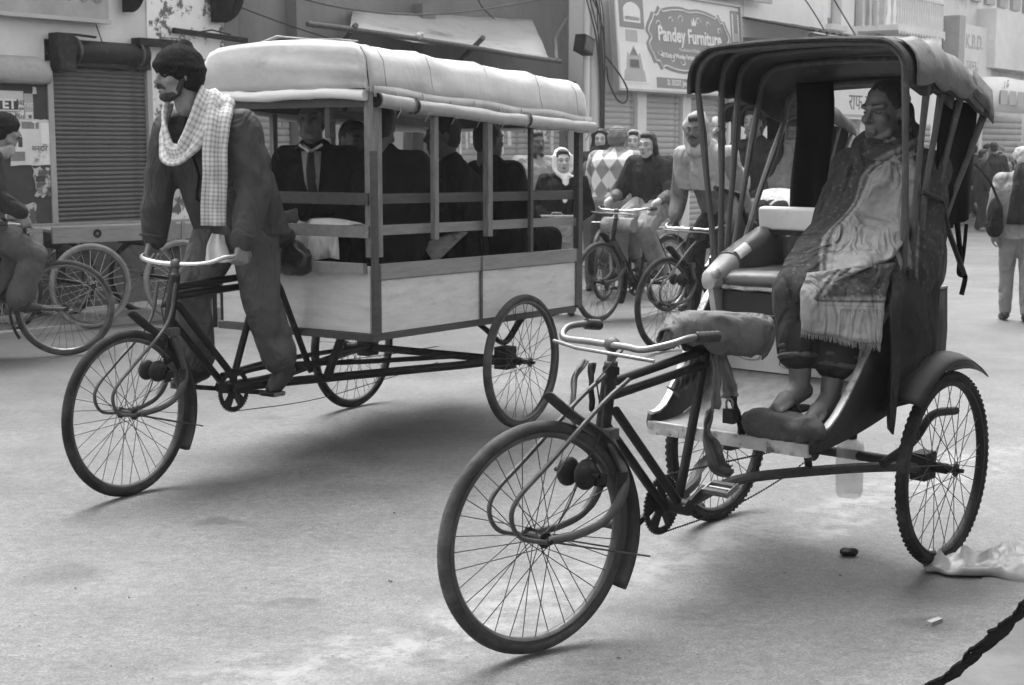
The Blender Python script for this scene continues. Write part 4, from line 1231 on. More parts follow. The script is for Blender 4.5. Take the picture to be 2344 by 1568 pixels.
def front_end(t, hz, steer, wheel_kw, head_t, head_b, hubz, bar='chrome', hbpts=None, rods=True, fork_m='grey_steel', frame_m='black_paint', bell=True, guard=True, guard_m='black_iron', Rw=0.355, hub_y=0.05, grip=True):
    """front wheel, double fork, stays, mudguard and handlebar of a cycle (local x forwards, y left)"""
    S = lambda p: rotz(p, (0, 0), steer)
    H = lambda p: rotz(p, (head_t[0], 0), steer)
    w = wheel(t, (0, 0, hubz), Rw, steer=steer, name='front_wheel', **wheel_kw)
    # stem, bar
    mb = MB(); mb.tube([(head_t[0], 0, head_t[1]), (head_t[0] - 0.005, 0, hz + 0.005)], 0.014, 10); mb.lathe([(0.001, -0.03), (0.022, -0.03), (0.022, 0.0), (0.016, 0.004), (0.001, 0.005)], 12, 'Z', (head_t[0], 0, head_t[1] + 0.025)); mb.ell((head_t[0] - 0.005, 0, hz), (0.024, 0.03, 0.024), 10); obj('stem', mb, fork_m, t)
    hb = obj('handlebar', MB().tube(bez([H(p) for p in hbpts], 6), 0.0112, 10), bar, t)
    if grip:
        for pts in ((hbpts[0], hbpts[1]), (hbpts[-2], hbpts[-1])):
            a, b = Vector(H(pts[0])), Vector(H(pts[1]))
            if pts[0] is hbpts[0]: b = a.lerp(b, 0.85)
            else: a = b.lerp(a, 0.85)
            g_ = MB(); k = 9
            g_.tube([a.lerp(b, i / k) for i in range(k + 1)], [0.017 + (0.002 if i % 2 else 0) for i in range(k + 1)], 10); obj('grip', g_, 'leather', hb)
        lv = [(head_t[0] + 0.03, -0.25, hz - 0.012), (head_t[0] + 0.045, -0.12, hz - 0.02), (head_t[0] + 0.045, 0.12, hz - 0.02), (head_t[0] + 0.0, 0.20, hz - 0.03)]
        obj('brake_lever', MB().tube([H(p) for p in lv], 0.006, 8), 'steel', hb)
    for s in (-1, 1):
        y = s * 0.055
        f = MB()
        f.tube(bez([(head_b[0] + 0.01, s * 0.03, head_b[1] - 0.02), S((-0.30, y, 0.50 * hubz / 0.358)), S((-0.24, y, 0.40 * hubz / 0.358)), S((-0.13, y, hubz + 0.005)), S((0, y, hubz))], 6), [0.0155] * 12 + [0.013] * 13, 10)
        fo = obj('fork_blade', f, fork_m, t)
        mb = MB(); mb.lathe([(0.001, -0.035), (0.019, -0.035), (0.019, 0.03), (0.001, 0.03)], 10, 'Z', S((-0.292, y * 0.9, 0.50))); obj('fork_clamp', mb, 'black_iron', fo)
        if rods:
            r_ = MB()
            r_.tube(bez([S((head_t[0] + 0.045, y, head_t[1] - 0.01)), S((-0.20, y, 0.745)), S((0.0, y, 0.59)), S((0.11, y, 0.505)), S((0.135, y, 0.445)), S((0.10, y, 0.385)), S((0.0, y, hubz - 0.004))], 6), 0.0075, 8)
            obj('fork_stay', r_, fork_m, t)
    mb = MB(); mb.box((head_b[0] + 0.012, 0, head_b[1] - 0.018), (0.05, 0.11, 0.035)); obj('fork_crown', mb, fork_m, t, 0)
    if guard:
        g_ = arc_strip((0, 0, hubz), Rw + 0.028, Rw + 0.045, 97, 213, 0.08, 30, 0.018, flare=0.055)
        g_.v = [S(p) for p in g_.v]
        solid(obj('mudguard', g_, guard_m, t, 180), 0.003)
        for s in (-1, 1):
            mb = MB(); mb.tube([S((0, s * 0.06, hubz)), S((-0.42, s * 0.04, hubz - 0.12))], 0.003, 6); obj('guard_stay', mb, 'grey_steel', t)
    if bell:
        b = empty('bell', S((-0.155, 0.0, 0.535)), 0, t)
        for y, rr in ((-0.035, 0.046), (0.035, 0.048)):
            mb = MB(); mb.ell((0, y, 0), (rr, rr * 0.62, rr), 14); mb.lathe([(0.008, -0.05), (0.008, 0.05)], 8, 'Y', (0, y, 0)); obj('bell_dome', mb, 'black_iron', b, 180)
        mb = MB(); mb.beam((0, 0, 0), (-0.13, 0, 0.05), 0.03, 0.02); mb.box((-0.04, 0.05, -0.02), (0.05, 0.03, 0.03)); obj('bell_bracket', mb, 'black_iron', b, 0)
        mb = MB(); mb.tube(bez([S((-0.25, 0.02, 0.80)), S((-0.22, 0.03, 0.65)), S((-0.17, 0.02, 0.56)), S((-0.1, 0.03, 0.45)), S((-0.06, 0.03, 0.40))], 6), 0.003, 5); obj('cable', mb, 'wire', t)
    mb = MB(); mb.tube([S((head_t[0] - 0.02, -0.03, hz)), S((-0.27, -0.05, 0.80)), S((-0.30, -0.04, 0.62))], 0.003, 5); obj('cable', mb, 'wire', t)
    return w

def frame_tubes(t, segs, r=0.0155, m='black_paint'):
    for name, a, b in segs:
        mb = MB(); mb.tube([a, b], r, 10); obj(name, mb, m, t)

# ------------------------------------------------------------------ cycle rickshaw
def make_rickshaw(name, label, group, loc, rz, hero=True, steer=-0.208, dark=False):
    t = empty(name, loc, rz, None, label, 'cycle rickshaw', group)
    wk = dict(tyre='rubber_dusty' if hero else 'rubber', rim='grey_steel', ns=36 if hero else 32, single=hero)
    hb = [(-0.575, -0.265, 0.925), (-0.50, -0.265, 0.935), (-0.42, -0.262, 0.93), (-0.365, -0.22, 0.905), (-0.355, -0.10, 0.905), (-0.352, 0.06, 0.905), (-0.345, 0.15, 0.905), (-0.39, 0.22, 0.925), (-0.46, 0.24, 0.94), (-0.575, 0.245, 0.935)]
    hb = [rotz(p, (-0.355, 0), 0.09) for p in hb]
    front_end(t, 0.905, steer, wk, (-0.357, 0.825), (-0.318, 0.65), 0.358, 'steel' if hero else 'chrome', hb)
    # frame
    mb = MB(); mb.tube([(-0.357, 0, 0.835), (-0.318, 0, 0.64)], 0.024, 12); mb.lathe([(0.027, -0.01), (0.027, 0.012)], 12, 'Z', (-0.358, 0, 0.82)); obj('head_tube', mb, 'black_iron', t)
    frame_tubes(t, [('top_tube', (-0.365, 0, 0.785), (-0.895, 0, 0.835)), ('top_tube', (-0.36, 0, 0.742), (-0.89, 0, 0.785)),
                    ('down_tube', (-0.352, 0.022, 0.70), (-0.70, 0.022, 0.345)), ('down_tube', (-0.345, -0.022, 0.665), (-0.68, -0.022, 0.325))], 0.0155)
    frame_tubes(t, [('seat_tube', (-0.90, 0, 0.87), (-0.735, 0, 0.33))], 0.0165)
    mb = MB(); mb.tube([(-0.715, -0.06, 0.325), (-0.715, 0.06, 0.325)], 0.028, 12); obj('bottom_bracket', mb, 'black_iron', t)
    # cranks, ring, chain
    crk = empty('crankset', (-0.69, 0, 0.325), 0, t)
    chainring(crk, (0, -0.035, 0), 0.098)
    mb = MB(); mb.beam((0, 0.055, 0), (-0.11, 0.062, 0.055), 0.012, 0.022); obj('crank_arm', mb, 'black_iron', crk, 0)
    mb = MB(); mb.beam((0, -0.055, 0), (0.11, -0.062, -0.055), 0.012, 0.022); obj('crank_arm', mb, 'black_iron', crk, 0)
    pedal(t, (-0.80, 0.125, 0.385), 'grey_steel' if hero else 'rubber', 0.3)
    pedal(t, (-0.58, -0.125, 0.27), 'rubber', 0.3)
    chain(t, [(-0.69, -0.035, 0.423), (-1.1, -0.035, 0.408), (-1.68, -0.035, 0.385)])
    chain(t, [(-0.69, -0.035, 0.227), (-1.1, -0.035, 0.235), (-1.45, -0.035, 0.28), (-1.68, -0.035, 0.33)])
    # chassis rails and axle
    for s in (-1, 1):
        mb = MB(); mb.tube(bez([(-0.73, s * 0.03, 0.325), (-0.90, s * 0.05, 0.36), (-1.02, s * 0.11, 0.385), (-1.35, s * 0.25, 0.378), (-1.56, s * 0.38, 0.372), (-1.70, s * 0.42, 0.345)], 5), 0.019, 8)
        obj('chassis_rail', mb, 'black_iron' if not hero else 'grey_steel', t)
        mb = MB(); mb.tube(bez([(-1.45, s * 0.38, 0.40), (-1.62, s * 0.41, 0.46), (-1.75, s * 0.42, 0.54), (-1.95, s * 0.42, 0.53)], 5), 0.016, 8); obj('leaf_spring', mb, 'black_iron', t)
        mb = MB(); mb.box((-1.70, s * 0.415, 0.36), (0.09, 0.06, 0.10)); obj('axle_block', mb, 'black_iron', t, 0)
        mb = MB(); mb.tube([(-1.25, s * 0.2, 0.39), (-1.22, s * 0.2, 0.51)], 0.014, 8); obj('floor_strut', mb, 'black_iron', t)
    mb = MB(); mb.tube([(-1.72, -0.50, 0.355), (-1.72, 0.50, 0.355)], 0.02, 10); obj('axle', mb, 'black_iron', t)
    mb = MB(); mb.lathe([(0.0005, -0.003), (0.045, -0.003), (0.045, 0.003), (0.0005, 0.003)], 22, 'Y', (-1.70, -0.035, 0.357)); obj('sprocket', mb, 'black_iron', t)
    wk2 = dict(tyre='rubber', rim='black_iron', ns=36 if hero else 32, knobs=hero, single=hero, hubw=0.055)
    for s in (1, -1):
        wheel(t, (-1.72, s * 0.487, 0.355), 0.355, name='rear_wheel', **wk2)
    # tub: side boards with the swooping lower edge, floor, riser
    def zbot(x):      # lower edge of the side boards
        u = min(1, max(0, (-1.02 - x) / 0.75))
        return 0.497 + 0.19 * (u ** 1.6)
    def ztop(x):
        u = min(1, max(0, (-1.06 - x) / 0.5))
        return 0.555 + 0.42 * (u * u * (3 - 2 * u)) * 1.05
    for s in (-1, 1):
        rows = []
        for i in range(19):
            x = -1.02 - 0.88 * i / 18
            y = s * (0.325 + 0.055 * min(1, i / 9))
            zt = ztop(x)
            rows.append([(x, y, zbot(x)), (x, y + s * 0.006, (zbot(x) + zt) / 2), (x, y, zt)])
        mb = MB(); mb.grid(rows)
        b = solid(obj('side_board', mb, 'tub_paint', t, 60), 0.022)
        mb = MB(); mb.tube([Vector(r[2]) + Vector((0, 0, 0.004)) for r in rows], 0.015, 6, flat=0.5); obj('edge_strip', mb, 'edge_tin', b)
        g_ = arc_strip((-1.735, s * 0.45, 0.355), 0.425, 0.425, 128, 42, 0.16, 24, 0.03)
        solid(obj('mudguard', g_, 'tub_paint', t, 180), 0.004)
    mb = MB()
    rows = []
    for i in range(13):
        x = -1.03 - 0.47 * i / 12
        z = 0.515 + 0.16 * max(0, (i - 3) / 9) ** 1.7
        rows.append([(x, y, z + 0.004 * noise.noise(Vector((x * 6, y * 6, 0)))) for y in [-0.32 + 0.08 * k for k in range(9)]])
    mb.grid(rows); solid(obj('floor', mb, 'floor_tin', t, 60), 0.015)
    mb = MB(); mb.box((-1.022, 0, 0.507), (0.025, 0.66, 0.045)); fl = obj('front_sill', mb, 'edge_tin', t, 0)
    mb = MB(); mb.box((-1.49, 0, 0.755), (0.018, 0.60, 0.155)); ri = obj('riser', mb, 'riser_tin', t, 0)
    mb = MB()
    for k, (u, v) in enumerate(((-0.20, 0.06), (-0.02, -0.03), (0.10, 0.05))):
        pts = [(-1.4795, u + 0.05 * math.sin(a * 2), 0.755 + v * 0.2 + 0.05 * math.cos(a)) for a in [2 * PI * q / 20 for q in range(20)]]
        mb.tube(pts, 0.0028, 4, closed=True)
    obj('painted_scroll', mb, 'floor_tin', ri)
    # seat box with painted animals, cushion
    mb = MB(); mb.box((-1.66, 0, 0.905), (0.40, 0.62, 0.14)); sb = obj('seat_box', mb, 'tub_paint', t, 0)
    mb = MB()
    deer = [(-0.27, 0.86), (-0.265, 0.885), (-0.24, 0.895), (-0.20, 0.893), (-0.185, 0.905), (-0.165, 0.90), (-0.17, 0.888), (-0.18, 0.88), (-0.178, 0.85)]
    for dy, sg in ((0.02, 1), (0.30, -1)):
        mb.tube([(-1.457, sg * (u + 0.2) - 0.10 + dy * 0.8, v) for u, v in deer], 0.0022, 4)
        mb.tube([(-1.457, sg * (u + 0.2) - 0.10 + dy * 0.8, v) for u, v in [(-0.235, 0.888), (-0.235, 0.855), (-0.225, 0.85)]], 0.0022, 4)
    mb.tube([(-1.457, -0.02 + 0.03 * math.cos(a), 0.93 + 0.012 * math.sin(a * 2)) for a in [2 * PI * q / 18 for q in range(18)]], 0.0022, 4, closed=True)
    mb.tube([(-1.457, 0.06 + 0.028 * u, 0.872 + 0.01 * math.sin(u * 3)) for u in [-1 + k / 5 for k in range(11)]], 0.0035, 4)
    obj('painted_deer', mb, 'painted_line', sb)
    mb = MB(); mb.ell((-1.452, -0.055, 0.885), (0.008, 0.010, 0.010), 8); obj('knob', mb, 'chrome', sb, 180)
    rows = []
    for i in range(11):
        u = i / 10
        row = []
        for j in range(17):
            v = j / 16 * 2 - 1
            e = min(1, min(u, 1 - u) * 8 + 0.25) * min(1, (1 - abs(v)) * 10 + 0.3)
            row.append((-1.445 - 0.42 * u, v * 0.315, 0.978 + 0.035 * e + 0.006 * noise.noise(Vector((u * 5, v * 5, 3)))))
        rows.append(row)
    mb = MB(); mb.grid(rows)
    solid(obj('seat_cushion', mb, 'seat_vinyl', t, 70), 0.045, 1)
    mb = MB(); mb.tube([(-1.443, y, 0.992 + 0.002 * math.sin(y * 40)) for y in [-0.30 + 0.05 * k for k in range(13)]], 0.011, 6); obj('seat_trim', mb, 'edge_tin', t)
    # armrests: padded cones, pale in front and dark behind
    for s in (-1, 1):
        def sect(x, zt_, w):
            zb_ = 0.985
            out = []
            for k in range(20):
                a = 2 * PI * k / 20
                c_, s_ = math.cos(a), math.sin(a)
                out.append(Vector((x, s * 0.335 + w * math.copysign(abs(c_) ** 0.7, c_), (zb_ + zt_) / 2 + (zt_ - zb_) / 2 * math.copysign(abs(s_) ** 0.8, s_))))
            return out
        def loft(name, secs, m, par):
            mb = MB(); mb.grid([q + [q[0]] for q in secs])
            n_ = len(secs[0]) + 1
            mb.f.append(tuple(range(n_ - 2, -1, -1))); mb.f.append(tuple((len(secs) - 1) * n_ + j for j in range(n_ - 1)))
            mb.v = [(x, y + 0.004 * noise.noise(Vector((x * 9, y * 9, z * 9))), z + 0.005 * noise.noise(Vector((x * 7, y * 7, z * 7 + 4)))) for x, y, z in mb.v]
            return obj(name, mb, m, par, 60)
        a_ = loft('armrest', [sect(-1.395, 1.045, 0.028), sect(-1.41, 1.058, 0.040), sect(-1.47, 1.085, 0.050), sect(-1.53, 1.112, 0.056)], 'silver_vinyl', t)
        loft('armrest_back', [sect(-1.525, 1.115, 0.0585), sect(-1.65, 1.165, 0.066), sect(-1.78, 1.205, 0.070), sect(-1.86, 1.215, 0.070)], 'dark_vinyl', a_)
        for q in ((-1.526, 1.1165, 0.0595),):
            mb = MB(); mb.tube(sect(*q), 0.0016, 5, closed=True); obj('armrest_seam', mb, 'dark_vinyl', a_, 180)
        mb = MB(); mb.ell((-1.40, s * 0.335 - s * 0.03, 1.045), (0.022, 0.02, 0.02), 10); obj('armrest_stud', mb, 'edge_tin', a_, 180)
        if hero:
            mb = MB(); mb.grid([[(-1.53 - dx, s * 0.335 - s * (0.028 + 0.03 * v), 1.118 + 0.38 * dx - 0.030 * v * v + 0.004) for v in (-0.2, 0.25, 0.7, 1.0)] for dx in (0.0, 0.025, 0.06, 0.075)]); solid(obj('torn_patch', mb, 'white_vinyl', a_, 180), 0.003)
        mb = MB(); mb.prism([(-1.40, 1.02), (-1.48, 1.02), (-1.50, 0.84), (-1.45, 0.84)], (0, s * 0.335 - 0.012, 0), (1, 0, 0), (0, 0, 1), (0, 1, 0), 0.024); obj('armrest_board', mb, 'riser_tin', t, 0)
    # backrest bar on struts
    br = MB(); br.box((0, 0, 0), (0.045, 0.70, 0.092))
    o = obj('backrest', br, 'white_vinyl', t, 0, (-1.80, -0.01, 1.238), (0, 0.12, 0)); bv = o.modifiers.new('b', 'BEVEL'); bv.width = 0.012; bv.segments = 3
    mb = MB(); mb.box((-1.79, -0.01, 1.184), (0.05, 0.69, 0.02)); obj('backrest_rail', mb, 'black_iron', t, 0)
    for y0, y1, m_, w_ in ((-0.24, -0.24, 'dark_vinyl', 0.13), (-0.12, -0.06, 'slat_wood', 0.04), (0.12, 0.16, 'slat_wood', 0.04), (0.25, 0.25, 'dark_vinyl', 0.13)):
        mb = MB(); mb.beam((-1.85, y0, 1.175), (-1.88, y1, 0.97), 0.02, w_, up=(1, 0, 0)); obj('back_strut', mb, m_, t, 0)
    # hood bows
    xs_top = [-1.435, -1.60, -1.72, -1.875, -2.075]
    z_top = [1.872, 1.882, 1.872, 1.835, 1.76]
    xs_bot = [-1.535, -1.575, -1.61, -1.65, -1.70]
    hz_bot = 1.05
    W2 = 0.425
    def bow(i, x_t, z_t, x_b, r=0.0155):
        cr = 0.11
        zc = z_t - cr
        pts = []
        for s in (-1,):
            pass
        def leg(s):
            out = []
            for k in range(5):
                u = k / 4
                z = hz_bot + (zc - 0.02 - hz_bot) * u
                x = x_b + (x_t - x_b) * (u ** 1.1)
                out.append(Vector((x + 0.010 * noise.noise(Vector((i * 3.3 + s, u * 4, 0))), s * (W2 - 0.03 + 0.03 * u) + 0.004 * noise.noise(Vector((i, u * 5, s))), z)))
            for k in range(1, 5):
                a = k / 5 * PI / 2
                out.append(Vector((x_t, s * (W2 - cr + cr * math.cos(a)), zc + cr * math.sin(a))))
            return out
        L_ = leg(1)
        Rr = leg(-1)
        mid = [Vector((x_t, y, z_t + 0.012 * (1 - (y / 0.32) ** 2))) for y in (0.31, 0.16, 0, -0.16, -0.31)]
        return L_ + mid + Rr[::-1]
    bows = []
    for i in range(5):
        P = bow(i, xs_top[i], z_top[i], xs_bot[i])
        bows.append(P)
        # knotty bamboo: swell at the joints
        rr = [0.0118 + (0.0032 if (k % 3 == 1 and (k < 6 or k > 15)) else 0) + 0.0015 * noise.noise(Vector((k * 1.7, i, 0))) for k in range(len(P))]
        mb = MB(); mb.tube(P, rr, 8); obj('hood_bow', mb, 'bamboo', t)
    for s in (-1, 1):
        mb = MB(); mb.tube([(-1.62, s * 0.40, 1.08), (-1.66, s * 0.40, 0.98)], [0.018, 0.022], 8); mb.box((-1.60, s * 0.405, 1.07), (0.15, 0.03, 0.04)); obj('hood_pivot', mb, 'black_iron', t)
        mb = MB(); mb.tube([(-1.575, s * 0.43, 1.36), (-1.74, s * 0.43, 1.33), (-1.80, s * 0.43, 1.22), (-1.95, s * 0.43, 1.05)], 0.010, 6); obj('hood_stay', mb, 'black_iron', t)
    # canopy over the bows with a short side valance
    def rim(x_t, z_t, drop, pad, y_out=0.0, seed=0):
        W = W2 + pad
        cr = 0.12
        out = []
        zc = z_t + pad - cr
        for k in range(4):
            out.append(Vector((x_t + (0.012 * noise.noise(Vector((x_t * 5, k, 1)))), W + y_out * (1 - k / 3), zc - drop * (1 - k / 3))))
        for k in range(1, 6):
            a = k / 6 * PI / 2
            out.append(Vector((x_t, W - cr + cr * math.cos(a), zc + cr * math.sin(a))))
        for y in (0.30, 0.15, 0.0):
            out.append(Vector((x_t, y, z_t + pad + 0.012 * (1 - (y / 0.32) ** 2))))
        m_ = [Vector((p.x, -p.y, p.z)) for p in out[:-1]]
        return out + m_[::-1]
    keys = []
    for i in range(5):
        keys.append((xs_top[i], z_top[i], [0.05, 0.045, 0.06, 0.05, 0.035][i]))
    rows = []
    first = True
    for i in range(4):
        for k in range(6):
            u = k / 6
            x = keys[i][0] * (1 - u) + keys[i + 1][0] * u
            z = keys[i][1] * (1 - u) + keys[i + 1][1] * u - 0.009 * math.sin(PI * u)
            dr = keys[i][2] * (1 - u) + keys[i + 1][2] * u + 0.018 * noise.noise(Vector((x * 7, 1, 0)))
            rows.append(rim(x, z, dr, 0.019))
    rows.append(rim(keys[4][0], keys[4][1], keys[4][2], 0.019))
    rows.insert(0, rim(keys[0][0] + 0.03, keys[0][1] - 0.004, keys[0][2], 0.017))
    rows.append(rim(keys[4][0] - 0.05, keys[4][1] - 0.035, 0.02, 0.017))
    mb = MB(); mb.grid(rows)
    for q in range(len(mb.v)):
        v = Vector(mb.v[q]); n_ = noise.noise(v * 9) * 0.006
        mb.v[q] = (v.x, v.y + n_, v.z + n_)
    cn = solid(obj('hood_canopy', mb, 'hood_vinyl', t, 70), 0.006)
    pip = MB(); pip.tube(rows[0], 0.009, 6); obj('hood_piping', pip, 'hood_vinyl', cn)
    if hero:
        # patched pale vinyl over the near top edge
        prow = []
        for r_ in rows[2:24]:
            prow.append([r_[k] + Vector((0, 0.006, 0.006)) for k in range(0, 9)])
        mb = MB(); mb.grid(prow)
        for q in range(len(mb.v)):
            v = Vector(mb.v[q]); n_ = noise.noise(v * 14) * 0.004
            mb.v[q] = (v.x, v.y + n_ + 0.004, v.z + n_)
        solid(obj('hood_patch', mb, 'hood_patch', cn, 70), 0.003)
        mb = MB()
        mb.grid([[(x, 0.425 + 0.02 * noise.noise(Vector((x * 11, v, 0))), zt - v * 0.085 - 0.015 * math.sin(x * 31)) for v in (0, 0.5, 1.0)] for x, zt in [(-1.45 - 0.05 * k, 1.795 - 0.001 * k * k) for k in range(8)]])
        solid(obj('torn_flap', mb, 'hood_vinyl', cn, 70), 0.003)
        mb = MB()
        mb.grid([[(x + 0.02 * v, 0.44 + 0.02 * v, zt - v * 0.10) for v in (0, 0.5, 1.0)] for x, zt in [(-1.93 - 0.045 * k, 1.80 - 0.018 * k) for k in range(5)]])
        solid(obj('torn_flap', mb, 'hood_patch', cn, 70), 0.003)
    # side curtain near, back curtain rolled to the far side
    mb = MB()
    rows = []
    for i in range(9):
        u = i / 8
        zt, zb = 1.70 - 0.03 * u, 1.255 - 0.05 * (1 - u)
        x0, x1 = -1.73 - 0.33 * u, -1.76 - 0.285 * u
        rows.append([(x0 + (x1 - x0) * v + 0.01 * noise.noise(Vector((u * 5, v * 4, 0))), 0.405 - 0.012 * math.sin(u * 14) * v, zt + (zb - zt) * v) for v in (0, 0.25, 0.5, 0.75, 1.0)])
    mb.grid(rows); solid(obj('side_curtain', mb, 'hood_cloth', t, 180), 0.006)
    rows = []
    for i in range(9):
        u = i / 8
        y = -0.355 + 0.165 * u
        rows.append([(-2.04 + 0.02 * math.sin(u * 9) * v, y + 0.012 * math.sin(v * 6), 1.775 + (1.19 - 1.775) * v) for v in [k / 8 for k in range(9)]])
    mb = MB(); mb.grid(rows); solid(obj('back_curtain', mb, 'hood_cloth', t, 180), 0.012)
    if hero:
        mb = MB(); mb.tube(bez([(-1.60, -0.43, 1.62), (-1.605, -0.445, 1.60), (-1.60, -0.43, 1.57)], 4), [0.02 + 0.012 * math.sin(k * 1.1) for k in range(9)], 8); obj('rag_knot', mb, 'cloth_light', t)
        mb = MB(); mb.tube(bez([(-1.93, 0.405, 1.24), (-1.955, 0.41, 1.12), (-1.945, 0.415, 1.05), (-1.985, 0.42, 1.035), (-1.96, 0.42, 0.97)], 5), 0.010, 6); mb.tube(bez([(-2.01, 0.405, 1.23), (-1.985, 0.41, 1.12), (-1.95, 0.415, 1.055)], 4), 0.007, 6); obj('curtain_tie', mb, 'hood_cloth', t)
    # saddle
    mb = MB()
    mb.tube([(-0.905, 0, 0.86), (-0.92, 0, 0.90)], 0.013, 8); obj('seat_post', mb, 'black_iron', t)
    rows = []
    nx = 26
    for i in range(nx + 1):
        u = i / nx
        x = -0.655 - 0.475 * u
        w = 0.028 + 0.105 * min(1, u / 0.75) ** 1.3
        if u > 0.93: w *= 1 - (u - 0.93) * 3.0
        zt_ = 0.955 + 0.012 * math.sin(u * 5) - (0.03 * (1 - u / 0.12) if u < 0.12 else 0) - (0.02 * (u - 0.93) / 0.07 if u > 0.93 else 0)
        drop = 0.045 + 0.075 * min(1, u / 0.5) + 0.014 * noise.noise(Vector((u * 9, 0, 2)))
        row = []
        for j in range(25):
            q = j / 24 * 2 - 1
            if abs(q) < 0.55:
                y = w * math.sin(q / 0.55 * PI / 2)
                z = zt_ - 0.022 * (abs(q) / 0.55) ** 2.2 + 0.004 * noise.noise(Vector((x * 22, q * 3, 1)))
            else:
                k = (abs(q) - 0.55) / 0.45
                y = math.copysign(w + 0.008 * math.sin(k * PI) - 0.35 * w * k * k, q)
                z = zt_ - 0.022 - drop * k
            f_ = (0.30 + 0.7 * min(1, abs(q) / 0.5)) * 0.007 * math.sin(x * 46 + q * 7 + 2.5 * noise.noise(Vector((x * 6, q * 2, 4))))
            row.append((x, y + math.copysign(f_, q), z + f_ * 0.8))
        rows.append(row)
    mb = MB(); mb.grid(rows)
    sc = solid(obj('saddle_cover', mb, 'canvas' if hero else 'cloth_dark', t, 180), 0.006)
    mb = MB(); mb.cap((-0.70, 0, 0.925), (-0.86, 0, 0.915), 0.025, 0.05).ell((-1.0, 0, 0.905), (0.115, 0.098, 0.045)); obj('saddle', mb, 'leather', t, 180)
    if hero:
        for k in range(3):
            mb = MB(); mb.grid([[(-0.665 + 0.02 * v - 0.012 * k, -0.02 + 0.018 * k + 0.012 * math.sin(v * 4 + k), 0.945 - 0.085 * v + 0.01 * k) , (-0.690 + 0.02 * v, 0.0 + 0.018 * k + 0.012 * math.sin(v * 5 + k), 0.935 - 0.07 * v)] for v in (0, 0.3, 0.6, 1.0)]); solid(obj('cover_tatter', mb, 'canvas', sc, 180), 0.004)
    return t

PK = make_rickshaw('cycle_rickshaw', 'parked cycle rickshaw with a bamboo-bowed hood in the front of the street', None, (0.0737, 4.2681, 0), 3.9908)
